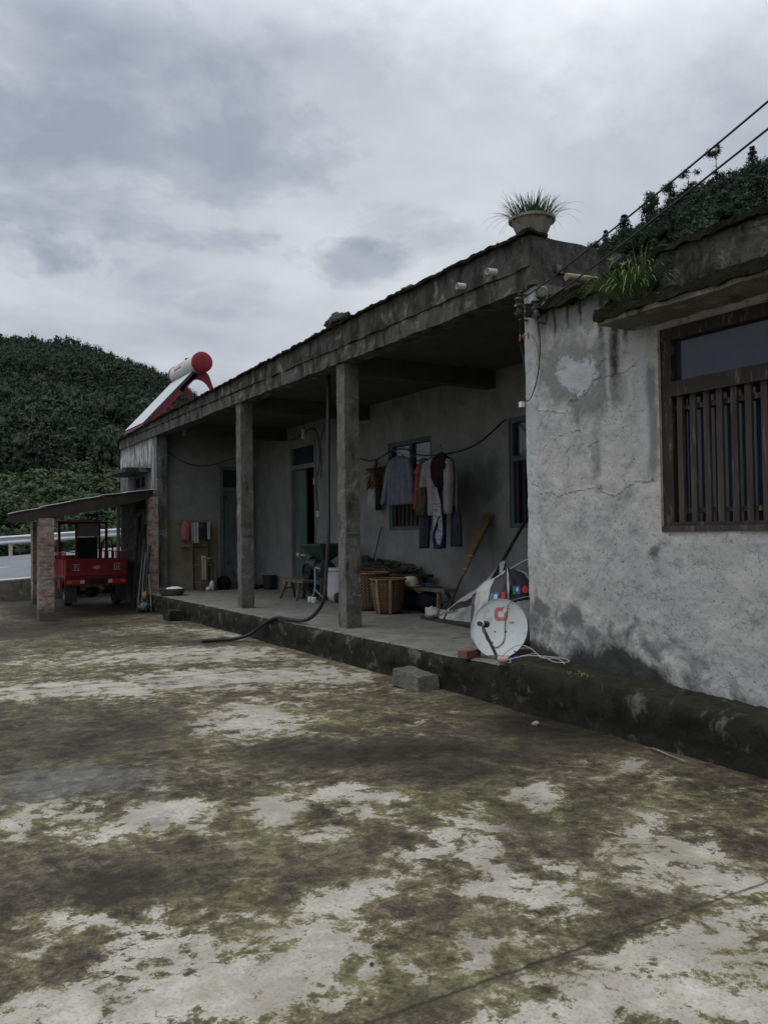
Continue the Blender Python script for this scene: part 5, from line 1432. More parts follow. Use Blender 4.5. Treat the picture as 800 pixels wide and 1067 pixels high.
# ------------------------------------------------------------------ solar water heater on the roof
MAT['heater_red'] = M('red_enamel', (0.21, 0.011, 0.02), (0.16, 0.010, 0.017), 4, .4, bmp=.03)
MAT['heater_white'] = M('grey_white_tank', (0.52, 0.52, 0.50), (0.42, 0.42, 0.40), 3, .45, bmp=.03)
MAT['tubes'] = M('pale_collector_sheet', (0.52, 0.53, 0.545), (0.45, 0.46, 0.475), 2, .3, bmp=.0, spec=.5)
sh = thing('solar_water_heater', (6.2, 21.0, 4.09), 'red and white solar water heater standing on the flat roof', 'water heater')
ty0, ty1, tx, tz, tr_ = 20.02, 22.05, 6.62, 5.87, .245
mb = MB(); mb.lathe([(tr_ * .98, 0), (tr_, .02), (tr_, ty1 - ty0 - .02), (tr_ * .98, ty1 - ty0)], (tx, ty0, tz), 40, (0, 1, 0)); tank = mb.build('tank', MAT['heater_white'], sh, smooth=True, smooth_angle=40)
for (y, s_) in ((ty0, -1), (ty1, 1)):
    mb = MB(); mb.lathe([(0, .07), (.12, .066), (.2, .05), (tr_ + .012, .03), (tr_ + .014, -.06), (tr_ + .002, -.06)], (tx, y, tz), 40, (0, s_, 0)); mb.lathe([(0, .03), (.02, .03), (.022, 0)], (tx + .0, y + s_ * .062, tz + .14), 10, (0, s_, 0)); mb.build('end_cap', MAT['heater_red'], sh, smooth=True, smooth_angle=30)
# red sticker with white marks wrapped on the tank side, and the filler cap
mb = MB(); rows = []
for a in np.linspace(R(118), R(176), 10):
    rows.append([(tx + math.cos(a) * (tr_ + .002), y, tz + math.sin(a) * (tr_ + .002)) for y in np.linspace(20.95, 21.55, 10)])
mb.grid(np.array(rows)); lab_ = mb.build('label', M('white_label', (.62, .55, .54), (.55, .48, .47), 6, .5, bmp=0), tank, smooth=True)
mb = MB()
def patch_on_tank(a0, a1, y0, y1):
    rows = [[(tx + math.cos(a) * (tr_ + .0035), y, tz + math.sin(a) * (tr_ + .0035)) for y in np.linspace(y0, y1, 4)] for a in np.linspace(R(a0), R(a1), 4)]
    mb.grid(np.array(rows))
for (a0, a1, y0, y1) in ((118, 124, 20.95, 21.55), (168, 176, 20.95, 21.55), (124, 168, 20.95, 20.99), (124, 168, 21.51, 21.55)):
    patch_on_tank(a0, a1, y0, y1)
for j, yb_ in enumerate((21.05, 21.21, 21.37)):
    patch_on_tank(131, 136, yb_, yb_ + .12); patch_on_tank(144, 149, yb_, yb_ + .12); patch_on_tank(157, 161, yb_ + .01, yb_ + .11); patch_on_tank(129, 163, yb_ + .05, yb_ + .075)
mb.build('lettering', MAT['heater_red'], tank, smooth=True)
mb = MB(); mb.lathe([(.03, 0), (.03, .05), (.045, .05), (.045, .09), (0, .1)], (tx, 21.25, tz + tr_ - .01), 12); mb.build('filler_cap', MAT['heater_red'], tank)
pb, pt_ = Vector((5.22, 0, 4.33)), Vector((6.43, 0, 5.66))
py0, py1 = 20.22, 22.0
sl = (pt_ - pb).normalized(); nn_ = Vector((-sl.z, 0, sl.x))
mb = MB(); rows = []
for k in range(0, 161):
    v = k / 160; y = py0 + (py1 - py0) * v
    hgt = .004 * abs(math.sin(v * math.pi * 18))
    rows.append([tuple(Vector((0, y, 0)) + pb + nn_ * hgt), tuple(Vector((0, y, 0)) + pt_ + nn_ * hgt)])
mb.grid(np.array(rows))
mb.build('collector', MAT['tubes'], sh, smooth=True)
mb = MB()
for y in (py0 - .012, py1 + .012):
    c = (pb + pt_) / 2 + Vector((0, y, 0)) - nn_ * .03
    mb = MB(); mb.obox(c, sl * ((pt_ - pb).length / 2), (0, .012, 0), nn_ * .032)
    mb.build('collector_edge', MAT.setdefault('edgestrip', M('dark_edge_strip', (.03, .03, .04), (.04, .04, .05), 8, .5, bmp=0)), sh)
for y in (py0 + .02, py1 - .02):
    mb = MB()
    c = (pb + pt_) / 2 + Vector((0, y, 0)) - nn_ * .12
    mb.obox(c, sl * ((pt_ - pb).length / 2 + .02), (0, .022, 0), nn_ * .055)
    # sweeping arch from the rail to the rear leg
    arch = [Vector((6.18, y, 5.10)), Vector((6.33, y, 5.34)), Vector((6.53, y, 5.47)), Vector((6.74, y, 5.42)), Vector((6.90, y, 5.22)), Vector((7.0, y, 4.9)), Vector((7.10, y, 4.085))]
    arch = spline(arch, 6)
    outer = [Vector((6.10, y, 5.24)), Vector((6.36, y, 5.56)), Vector((6.5, y, 5.66)), Vector((6.80, y, 5.66)), Vector((6.93, y, 5.40)), Vector((7.05, y, 5.0)), Vector((7.19, y, 4.085))]
    outer = spline(outer, 6)
    rings = [[(a.x, y - .022, a.z), (b_.x, y - .022, b_.z), (b_.x, y + .022, b_.z), (a.x, y + .022, a.z)] for a, b_ in zip(arch, outer)]
    mb.loft(rings)
    mb.bar((5.85, y, 4.78), (6.75, y, 4.12), .04, .07)
    mb.build('stand', MAT['heater_red'], sh, smooth=False)
for (x, z, w_) in ((5.24, 4.27, .06), (7.14, 4.2, .045), (6.35, 4.42, .045)):
    mb = MB(); mb.bar((x, py0, z), (x, py1, z), w_, w_); mb.build('cross_rail', MAT['heater_red'], sh)

# ------------------------------------------------------------------ roof-top plants and debris
MAT['potclay'] = M('weathered_clay', (0.29, 0.26, 0.22), (0.18, 0.16, 0.135), 7, .85, bmp=.3, c3=(.09, .075, .06))
MAT['grass'] = M('grass_blades', (0.085, 0.135, 0.045), (0.045, 0.085, 0.03), 5, .6, bmp=0, c3=(.12, .14, .055))
MAT['drygrass'] = M('dry_grass', (0.20, 0.18, 0.10), (0.13, 0.11, 0.06), 5, .8, bmp=0)
pot = thing('flower_pot', (5.32, 6.20, 4.40), 'round weathered clay flower pot full of grass on the roof corner', 'flower pot')
pc = Vector((5.32, 6.20, 4.405))
mb = MB(); mb.lathe([(0, 0), (.11, 0), (.12, .02), (.155, .07), (.185, .14), (.198, .165), (.222, .17), (.226, .195), (.20, .20), (.185, .185), (.17, .16), (0, .165)], pc, 36, wob=.008); mb.build('bowl', MAT['potclay'], pot, smooth=True, smooth_angle=40)
mb = MB(); mb.lathe([(0, .172), (.1, .178), (.184, .168)], pc, 20, wob=.03); mb.build('soil', MAT['moss'], pot)
mb = MB()
for i in range(420):
    a = random.uniform(0, 6.283); q = .17 * math.sqrt(random.random())
    p = pc + Vector((math.cos(a) * q, math.sin(a) * q, .165))
    out = random.uniform(.1, .75) + q * 2
    d = Vector((math.cos(a + random.uniform(-.7, .7)) * out, math.sin(a + random.uniform(-.7, .7)) * out, 1))
    mb.blade(p, d, random.uniform(.12, .31), random.uniform(.007, .013), random.uniform(.2, 1.0), 6, a)
mb.build('grass', MAT['grass'], pot)
mb = MB()
for i in range(18):
    a = random.uniform(0, 6.283)
    p = pc + Vector((math.cos(a) * .16, math.sin(a) * .16, .17))
    mb.blade(p, Vector((math.cos(a), math.sin(a), .9)), random.uniform(.3, .5), .006, 1.5, 8, a)
mb.build('dry_blades', MAT['drygrass'], pot)
tf = thing('grass_tuft', (5.02, 4.72, 3.36), 'wild grass tuft with white flowers growing on the moss above the window canopy', 'plant')
tc_ = Vector((5.05, 4.74, 3.36))
mb = MB()
for i in range(380):
    a = random.uniform(0, 6.283); q = .15 * math.sqrt(random.random())
    p = tc_ + Vector((math.cos(a) * q * .6, math.sin(a) * q * 1.2, .02 + random.uniform(0, .08)))
    out = random.uniform(.2, 1.2)
    d = Vector((math.cos(a) * out - .3, math.sin(a) * out, 1))
    mb.blade(p, d, random.uniform(.2, .50), random.uniform(.009, .017), random.uniform(.6, 1.9), 7, a)
mb.build('leaves', M('pale_grass_blades', (0.15, 0.22, 0.08), (0.09, 0.15, 0.05), 7, .6, bmp=0, c3=(.24, .27, .13)), tf)
mb = MB()
for i in range(22):
    a = random.uniform(0, 6.283); out = random.uniform(.5, 1.3)
    mb.blade(tc_ + Vector((0, random.uniform(-.12, .12), .05)), Vector((math.cos(a) * out - .3, math.sin(a) * out, 1)), random.uniform(.3, .5), .009, 1.6, 7, a)
mb.build('dry_blades', MAT['drygrass'], tf)
mb = MB(); mb.blob(tc_ + Vector((.02, .04, -.0)), (.13, .2, .10), 3, .5, 9, 3); mb.build('root_clump', MAT['moss'], tf, smooth=True)
MAT['petal'] = M('white_petals', (0.72, 0.74, 0.62), (0.62, 0.65, 0.5), 8, .6, bmp=0)
for (fx, fy, fz) in ((4.93, 4.80, 3.74), (4.91, 4.66, 3.66)):
    mb = MB(); c = Vector((fx, fy, fz))
    for k in range(6):
        a = k * math.pi / 3
        mb.blade(c, Vector((math.cos(a) * .9 - .4, math.sin(a) * .9, .6)), .055, .02, .3, 4, a)
    fl = mb.build('flower', MAT['petal'], tf)
    mb = MB(); mb.tube([tc_, (fx + .05, fy, fz - .15), c], .003, 5); mb.build('flower_stalk', MAT['grass'], tf)
# small growth along the roof edges
for (x, y, z, n, L, lab) in ((5.2, 17.9, 4.24, 22, .12, 'low weed sprouting on the parapet between the solar heater and the far column'), (5.18, 3.2, 3.80, 26, .12, 'low weeds on the mossy roof edge right of the grass tuft'), (4.93, 9.0, .34, 16, .07, 'tiny weed growing from the mossy porch edge right of the middle column'), (4.9, 5.2, .42, 30, .06, 'small green weeds on the mossy plinth under the whitewashed wall')):
    mb = MB()
    for i in range(n):
        a = random.uniform(0, 6.283)
        mb.blade((x + random.uniform(-.06, .06), y + random.uniform(-.12, .12), z), Vector((math.cos(a), math.sin(a), 1.2)), random.uniform(.5, 1) * L, .008, .8, 4, a)
    tag(mb.build('weed', MAT['grass'], None), lab, 'weed')
MAT['rock'] = M('dark_rock', (0.05, 0.047, 0.041), (0.025, 0.024, 0.021), 7, .95, bmp=.6, bdist=.03)
mb = MB(); mb.blob((5.22, 10.04, 4.46), (.15, .26, .12), 4, .35, 12, 1.3); tag(mb.build('rock', MAT['rock'], None, smooth=False), 'dark rounded rock lying on the parapet above the nearer column', 'rock')
mb = MB(); mb.rbox(5.17, 5.28, 8.15, 8.36, 4.395, 4.47, .05, .012, 6); tag(mb.build('stone', MAT['potclay'], None), 'small pale stone on the parapet left of the white drain stubs', 'stone')
mb = MB(); mb.add([(5.2, 6.52, 4.39), (5.28, 6.68, 4.39), (5.25, 6.72, 4.47), (5.17, 6.55, 4.46), (5.225, 6.51, 4.39), (5.305, 6.67, 4.39), (5.275, 6.71, 4.465), (5.195, 6.54, 4.455)], [(0, 1, 2, 3), (7, 6, 5, 4), (0, 4, 5, 1), (2, 1, 5, 6), (3, 2, 6, 7), (0, 3, 7, 4)]); tag(mb.build('tile_shard', MAT['sheet'], None), 'broken grey tile shard standing on the parapet left of the flower pot', 'tile shard')
mb = MB(); mb.tube([(5.02, 5.42, 3.79), (5.5, 5.38, 3.80), (6.2, 5.3, 3.80)], .034, 9); tag(mb.build('bamboo_pole', M('bamboo', (.24, .19, .12), (.15, .115, .07), 8, .6, (1, 1, 1), .1), None, smooth=True, smooth_angle=50), 'brown bamboo pole lying on the mossy roof edge left of the grass tuft', 'pole')

# overhead cables and loose wires at the corner
mb = MB(); mb.tube([(5.09, 6.16, 3.76), (4.9, 5.3, 3.82), (4.35, 3.0, 4.055), (3.6, 0.0, 4.45), (1.2, -8, 6.2)], .0072, 7, smooth_steps=8); tag(mb.build('power_cable', MAT['wire'], None, smooth=True), 'upper black power cable running from the wing corner up to the right', 'cable', 'power cables from the wing corner')
mb = MB(); mb.tube([(5.09, 5.92, 3.66), (4.9, 5.1, 3.70), (4.345, 3.0, 3.895), (3.6, 0.0, 4.22), (1.2, -8, 5.7)], .0072, 7, smooth_steps=8); tag(mb.build('power_cable', MAT['wire'], None, smooth=True), 'lower black power cable running from the wing corner below the other one', 'cable', 'power cables from the wing corner')
lw = thing('loose_wiring', (5.15, 6.15, 3.4), 'tangle of loose wires looping down the corner of the whitewashed wall', 'wires')
mb = MB(); mb.tube([(5.12, 6.16, 3.62), (5.14, 6.19, 3.4), (5.16, 6.17, 3.2), (5.17, 6.20, 2.95), (5.17, 6.14, 2.83), (5.17, 6.05, 2.9), (5.17, 5.97, 3.1), (5.175, 5.95, 3.35), (5.12, 5.92, 3.56)], .0055, 6, smooth_steps=6); mb.build('wire_loop', MAT['wire'], lw)
mb = MB(); mb.tube([(5.15, 6.2, 3.42), (5.12, 6.12, 3.44), (5.14, 6.02, 3.42), (5.17, 5.98, 3.3), (5.175, 5.96, 3.1)], .005, 6, smooth_steps=6)
for k in range(3):
    c = Vector((5.13, 6.18 - k * .06, 3.43))
    mb.tube([c + Vector((.015 * math.cos(a), .025 * math.cos(a * 1.0), .03 * math.sin(a))) for a in np.linspace(0, 11, 24)], .005, 5)
mb.build('copper_coil', M('dull_copper_wire', (.28, .15, .09), (.18, .1, .07), 10, .6, bmp=0), lw)
mb = MB(); mb.tube([(5.09, 5.90, 3.77), (5.02, 5.80, 3.79), (5.04, 5.70, 3.77), (5.10, 5.76, 3.70), (5.12, 5.86, 3.66)], .006, 6, smooth_steps=5); mb.build('wire_end', M('pale_wire', (.42, .4, .36), None, 8, .6, bmp=0), lw)
mb = MB(); mb.box(5.13, 5.17, 6.175, 6.215, 2.78, 2.83); mb.build('plug', MAT['white_plastic'], lw)
# ------------------------------------------------------------------ laundry on the cable along the back wall
mb = MB(); mb.tube([(7.74, 14.3, 3.08), (7.5, 13.3, 2.93), (7.35, 12.6, 2.93), (7.3, 12.2, 3.0), (7.27, 11.7, 2.98), (7.22, 11.2, 2.84), (7.2, 10.6, 2.79), (7.25, 10.1, 2.81), (7.35, 9.75, 2.92), (7.72, 9.66, 3.24)], .013, 7, smooth_steps=7)
tag(mb.build('washing_line', MAT['wire'], None, smooth=True), 'sagging black cable used as a washing line across the porch wall', 'washing line')
mb = MB(); mb.tube([(7.73, 13.0, 3.18), (7.5, 12.4, 3.02), (7.3, 11.6, 2.87), (7.25, 11.1, 2.80)], .005, 6, smooth_steps=5); tag(mb.build('cord', M('pale_cord', (.3, .29, .25), None, 8, .8, bmp=0), None), 'thin pale cord tied from the barred window to the washing line', 'cord')

def cloth(name, c1, c2=None, scale=8, rough=.95, c3=None):
    return M(name, c1, c2 or tuple(x * .8 for x in c1), scale, rough, bmp=.25, bdist=.004, c3=c3, spec=.1)
def garment_loft(mb, secs, nseg=28, fold=0.02, nf=4, seed=0.0, sub=6):
    """flattened tube hung in the wall plane: secs = (y, x, z, half width, half thickness) from the top down"""
    rings = []
    S_ = np.array(secs, float); ts = np.linspace(0, len(secs) - 1, (len(secs) - 1) * sub + 1)
    for t in ts:
        y, x, z, w, d = [float(np.interp(t, range(len(secs)), S_[:, k])) for k in range(5)]
        fr_ = t / (len(secs) - 1)
        ring = []
        for k in range(nseg):
            a = 2 * math.pi * k / nseg
            ca, sa = math.cos(a), math.sin(a)
            f = fold * (0.3 + fr_) * math.sin(nf * (ca * 2.2) + seed + 1.3 * mnoise.noise(Vector((ca * 2, z * 2, seed))))
            f += 0.35 * fold * mnoise.noise(Vector((ca * 7, z * 3.0, seed + 4))) * fr_
            ring.append((x + d * sa + f, y + w * ca, z + 0.012 * mnoise.noise(Vector((ca * 3, seed, z * 4))) * fr_))
        rings.append(ring)
    mb.loft(rings)
def hanger(mb, y, x, z, w):
    mb.tube([(x, y, z + .16), (x, y + .02, z + .19), (x, y + .035, z + .165), (x, y, z + .12), (x, y, z + .07)], .004, 5, smooth_steps=3)
    mb.tube([(x, y - w, z - .03), (x, y, z + .075), (x, y + w, z - .03), (x, y - w, z - .03)], .005, 5)
MAT['hanger'] = M('dark_hanger', (.03, .03, .04), None, 8, .5, bmp=0)
# blue-grey long-sleeved shirt
g = thing('shirt', (7.12, 11.63, 2.9), 'blue-grey long-sleeved shirt on a hanger in front of the barred window', 'shirt')
mb = MB()
garment_loft(mb, [(11.63, 7.12, 2.86, .07, .03), (11.63, 7.12, 2.84, .17, .04), (11.63, 7.12, 2.80, .27, .05), (11.63, 7.12, 2.70, .30, .06), (11.62, 7.11, 2.45, .31, .06), (11.61, 7.10, 2.20, .335, .06), (11.60, 7.10, 2.07, .345, .06)], 72, .038, 6, .7, sub=9)
garment_loft(mb, [(11.87, 7.12, 2.80, .06, .05), (11.95, 7.11, 2.66, .07, .05), (12.03, 7.10, 2.40, .065, .045), (12.09, 7.09, 2.20, .06, .04), (12.12, 7.09, 2.09, .055, .04)], 18, .012, 3, 2.0)
garment_loft(mb, [(11.39, 7.12, 2.80, .06, .05), (11.32, 7.11, 2.66, .07, .05), (11.27, 7.10, 2.40, .065, .045), (11.25, 7.09, 2.24, .06, .04), (11.24, 7.09, 2.10, .055, .04)], 18, .012, 3, 3.0)
mb.build('cloth', cloth('blue_grey_cotton', (.155, .16, .20), (.11, .115, .15)), g, smooth=True)
mb = MB(); hanger(mb, 11.63, 7.12, 2.84, .2); mb.build('hanger', MAT['hanger'], g)
# red strip, camouflage jacket, dark jeans
mb = MB(); garment_loft(mb, [(11.06, 7.13, 2.66, .05, .03), (11.07, 7.13, 2.60, .07, .04), (11.10, 7.12, 2.2, .065, .04), (11.13, 7.11, 1.98, .06, .035)], 20, .015, 3, .3)
tag(mb.build('red_garment', cloth('bright_red_cloth', (.42, .045, .03), (.33, .03, .025)), None, smooth=True), 'narrow red garment hanging between the grey shirt and the camouflage jacket', 'garment')
m, t, b = new_mat('camouflage_cloth')
co = obj_co(t)
c_ = mixc(t, ramp(t, nz(t, co, 9, 3, .5, .5), [(.47, 0), (.5, 1)]), (.04, .043, .025), (.066, .06, .036))
c_ = mixc(t, ramp(t, nz(t, co, 12, 3, .5, .4), [(.56, 0), (.58, 1)]), c_, (.025, .025, .018))
c_ = mixc(t, ramp(t, nz(t, obj_co(t, (1, 1.1, .9)), 10, 3, .5, .3), [(.60, 0), (.62, 1)]), c_, (.085, .055, .032))
t.links.new(c_, b.inputs['Base Color']); b.inputs['Roughness'].default_value = .95
g = thing('jacket', (7.16, 10.86, 2.75), 'camouflage jacket with a dark back hanging above the dark jeans', 'jacket')
mb = MB(); garment_loft(mb, [(10.93, 7.13, 2.76, .05, .04), (10.93, 7.13, 2.70, .10, .06), (10.94, 7.12, 2.5, .125, .07), (10.95, 7.11, 2.2, .13, .07), (10.96, 7.10, 1.88, .13, .07)], 28, .025, 4, 1.1)
mb.build('cloth', m, g, smooth=True)
mb = MB(); garment_loft(mb, [(10.78, 7.15, 2.70, .06, .05), (10.77, 7.14, 2.5, .08, .06), (10.76, 7.13, 2.2, .085, .05), (10.75, 7.13, 1.9, .08, .05)], 20, .02, 3, 2.1); mb.build('sleeve', cloth('near_black_cloth', (.03, .028, .026)), g, smooth=True)
denim = cloth('dark_denim', (.035, .042, .065), (.022, .028, .045), 14); denim2 = cloth('blue_denim', (.045, .06, .08), (.032, .042, .058), 14)
mb = MB(); garment_loft(mb, [(10.99, 7.20, 2.28, .13, .05), (10.99, 7.19, 2.0, .12, .06), (11.0, 7.18, 1.7, .10, .06), (11.02, 7.17, 1.37, .09, .055)], 24, .015, 3, .2)
tag(mb.build('jeans', denim, None, smooth=True), 'very dark jeans hanging under the camouflage jacket', 'trousers')
# pale tee, maroon top inside it, scarf, blue jeans
g = thing('t_shirt', (7.1, 10.42, 2.75), 'pale pinkish grey t-shirt hanging open over a maroon top', 't-shirt')
mb = MB()
garment_loft(mb, [(10.68, 7.06, 2.70, .05, .04), (10.72, 7.05, 2.66, .08, .06), (10.77, 7.04, 2.45, .085, .06), (10.80, 7.04, 2.30, .075, .05)], 20, .012, 3, .9)
garment_loft(mb, [(10.56, 7.08, 2.72, .05, .05), (10.60, 7.07, 2.66, .12, .06), (10.62, 7.06, 2.45, .12, .06), (10.60, 7.06, 2.15, .11, .05), (10.59, 7.06, 1.87, .11, .05)], 24, .018, 3, 1.9)
garment_loft(mb, [(10.24, 7.10, 2.70, .05, .05), (10.22, 7.09, 2.64, .10, .06), (10.20, 7.08, 2.4, .11, .06), (10.22, 7.08, 2.15, .10, .05), (10.23, 7.08, 1.88, .09, .05)], 24, .018, 3, 2.9)
garment_loft(mb, [(10.42, 7.17, 2.74, .20, .02), (10.42, 7.17, 2.4, .30, .03), (10.42, 7.17, 1.9, .28, .03)], 24, .01, 3, .4)
mb.build('cloth', cloth('pale_pink_grey_cotton', (.27, .24, .245), (.19, .17, .175)), g, smooth=True)
mb = MB()
garment_loft(mb, [(10.42, 7.12, 2.80, .05, .03), (10.41, 7.08, 2.72, .19, .07), (10.40, 7.05, 2.60, .21, .08), (10.40, 7.04, 2.42, .16, .07), (10.41, 7.05, 2.30, .06, .04), (10.41, 7.06, 2.24, .02, .02)], 28, .012, 3, .1)
mt = thing('maroon_top', (7.05, 10.42, 2.6), 'dark maroon top hanging in the neck of the pale t-shirt', 'top')
mb.build('cloth', cloth('dark_maroon_cloth', (.032, .014, .022), (.02, .009, .015)), mt, smooth=True)
mb = MB(); hanger(mb, 10.42, 7.11, 2.74, .2); mb.build('hanger', cloth('maroon_hanger', (.06, .012, .02)), mt)
sc_ = thing('scarf', (7.0, 10.38, 1.9), 'white patterned scarf with a blue border hanging below the maroon top', 'scarf')
m, t, b = new_mat('white_floral_cloth'); co = obj_co(t)
vo = N(t, 'ShaderNodeTexVoronoi'); vo.inputs['Scale'].default_value = 28; t.links.new(co, vo.inputs['Vector'])
t.links.new(mixc(t, ramp(t, vo.outputs['Distance'], [(.25, 1), (.4, 0)]), (.30, .29, .31), (.09, .085, .12)), b.inputs['Base Color']); b.inputs['Roughness'].default_value = .95
mb = MB(); rows = []
for i, z in enumerate(np.linspace(2.28, 1.42, 16)):
    f = i / 15
    a, c = np.interp(f, [0, .5, 1], [10.50, 10.50, 10.46]), np.interp(f, [0, .4, .75, 1], [10.38, 10.30, 10.22, 10.30])
    rows.append([(7.0 + .02 * math.sin(k * 1.3 + i * .4), a + (c - a) * k / 9, z) for k in range(10)])
P = np.array(rows); mb.grid(P); Q = P.copy(); Q[..., 0] += .008; mb.grid(Q); mb.build('cloth', m, sc_, smooth=True)
mb = MB(); mb.tube([(6.995, 10.27, 2.0), (6.99, 10.21, 1.62), (6.99, 10.28, 1.41), (6.99, 10.44, 1.43), (6.995, 10.47, 1.6), (6.99, 10.32, 1.85)], [.014, .022, .03, .03, .022, .014], 8, smooth_steps=4); mb.build('border', cloth('royal_blue_cloth', (.02, .024, .085)), sc_, smooth=True)
mb = MB()
garment_loft(mb, [(10.42, 7.2, 2.30, .24, .05), (10.45, 7.2, 2.05, .24, .06), (10.58, 7.19, 1.95, .12, .06), (10.59, 7.18, 1.6, .11, .06), (10.60, 7.17, 1.37, .115, .06)], 24, .015, 3, .6)
garment_loft(mb, [(10.22, 7.21, 2.0, .09, .05), (10.20, 7.2, 1.7, .10, .06), (10.19, 7.19, 1.40, .10, .06)], 24, .015, 3, 1.6)
tag(mb.build('jeans', denim2, None, smooth=True), 'blue jeans hanging behind and below the pale t-shirt', 'trousers')
# dried bunches, and gloves on the peg rail at the left
mb = MB(); mb.bar((7.70, 13.75, 2.80), (7.70, 12.30, 2.79), .03, .035); tag(mb.build('peg_rail', MAT['darkwood'], None), 'dark wooden rail on the porch wall that the dried bunches hang from', 'rail')
MAT['husk'] = M('dried_husk', (.15, .098, .042), (.07, .046, .024), 14, .9, bmp=.3, c3=(.24, .175, .085))
MAT['husk2'] = M('dark_dried_husk', (.12, .085, .045), (.06, .045, .028), 14, .9, bmp=.3, c3=(.18, .13, .07))
for (y, z, mm, lab) in ((13.32, 2.66, 'husk', 'golden brown dried bunch hanging nearer the middle column'), (12.85, 2.66, 'husk2', 'darker dried bunch hanging nearer the grey shirt')):
    mb = MB()
    for i in range(120):
        a = random.uniform(0, 6.28); h_ = random.uniform(-.22, .16)
        d = Vector((math.cos(a), math.sin(a), random.uniform(-1.4, .2)))
        mb.blade((7.60 + .07 * math.cos(a), y + .11 * math.sin(a), z + h_), d, random.uniform(.08, .18), .03, .7, 4, a)
    mb.blob((7.62, y, z - .02), (.08, .13, .2), y, .4, 8, 3); mb.tube([(7.66, y, z + .30), (7.64, y, z + .1)], .03, 7)
    tag(mb.build('dried_bunch', MAT[mm], None), lab, 'dried bunch', 'dried bunches on the porch wall')
gl = thing('work_gloves', (7.62, 13.4, 2.3), 'pale grey and black work gloves hanging under the dried bunches', 'gloves')
mb = MB(); garment_loft(mb, [(13.50, 7.62, 2.48, .05, .02), (13.50, 7.62, 2.3, .065, .025), (13.51, 7.62, 2.12, .07, .03)], 16, .01, 3); garment_loft(mb, [(13.36, 7.61, 2.46, .05, .02), (13.36, 7.60, 2.25, .065, .03), (13.35, 7.60, 2.05, .06, .025)], 16, .01, 3, 1); mb.build('glove', cloth('pale_grey_knit', (.33, .33, .33)), gl, smooth=True)
mb = MB(); garment_loft(mb, [(13.20, 7.62, 2.48, .07, .03), (13.20, 7.62, 2.25, .085, .035), (13.21, 7.62, 2.03, .08, .03)], 16, .012, 3, 2); mb.build('glove', cloth('black_knit', (.02, .02, .02)), gl, smooth=True)
mb = MB(); mb.tube([(7.68, 12.42, 2.79), (7.66, 12.48, 2.4), (7.66, 12.40, 2.1)], .012, 6, smooth_steps=4); tag(mb.build('strap', MAT['black'], None), 'thin black strap hanging from the wooden rail beside the grey shirt', 'strap')
mb = MB(); mb.tube([(7.55, 13.65, .37), (7.70, 13.25, 1.72)], .010, 6); tag(mb.build('stick', MAT['darkwood'], None), 'thin stick leaning on the wall behind the middle column', 'stick')

# ------------------------------------------------------------------ things on the porch floor
FZ = .365
def wood_bench(name, label, cat, y0, y1, x, ztop, wid, spread=.13, mat=None, th=.05):
    mat = mat or MAT['wood']
    r_ = thing(name, (x, (y0 + y1) / 2, FZ), label, cat)
    mb = MB(); mb.rbox(x - wid / 2, x + wid / 2, y0, y1, ztop - th, ztop, .12, .004, 5, y0); mb.build('seat', mat, r_)
    for y, s_ in ((y0 + .22, -1), (y1 - .22, 1)):
        for sx in (-1, 1):
            mb = MB(); mb.bar((x + sx * (wid / 2 - .05), y, ztop - th), (x + sx * (wid / 2 + .06), y + s_ * spread, FZ), .045, .05, (0, 1, 0)); mb.build('leg', mat, r_)
        mb = MB(); zc_ = FZ + .2; mb.bar((x - wid / 2 - .02, y + s_ * spread * .5, zc_), (x + wid / 2 + .02, y + s_ * spread * .5, zc_), .03, .04); mb.build('stretcher', mat, r_)
    return r_
wood_bench('bench', 'long low wooden bench with splayed legs behind the wicker baskets', 'bench', 10.38, 12.3, 7.22, .765, .24)
wood_bench('bench', 'small wooden bench standing in front of the tall open doorway', 'bench', 14.5, 15.55, 6.80, .745, .2, .08)
wood_bench('bench', 'higher dark plank bench against the wall under the heap of dried vines', 'bench', 11.5, 13.9, 7.50, .93, .3, .1, MAT['darkwood'])
# heap on the plank bench
MAT['vine'] = M('dark_dried_vines', (.04, .045, .03), (.022, .025, .018), 12, .95, bmp=.5, c3=(.075, .07, .045))
mb = MB(); mb.blob((7.5, 12.85, 1.0), (.16, .85, .13), 2, .45, 16, 2.2); mb.blob((7.5, 13.5, 1.05), (.15, .3, .14), 7, .45, 10, 2.2)
for i in range(420):
    y = random.uniform(11.75, 13.85); hh = .93 + .22 * max(0, 1 - abs((y - 13.0) / 1.3) ** 2)
    a = random.uniform(0, 6.28)
    mb.blade((7.5 + random.uniform(-.16, .14), y, random.uniform(.93, hh)), Vector((math.cos(a), math.sin(a), random.uniform(-.1, .9))), random.uniform(.08, .2), random.uniform(.015, .04), random.uniform(.4, 1.4), 4, a)
tag(mb.build('vine_heap', MAT['vine'], None), 'heap of dark dried vines piled on the high plank bench', 'heap')
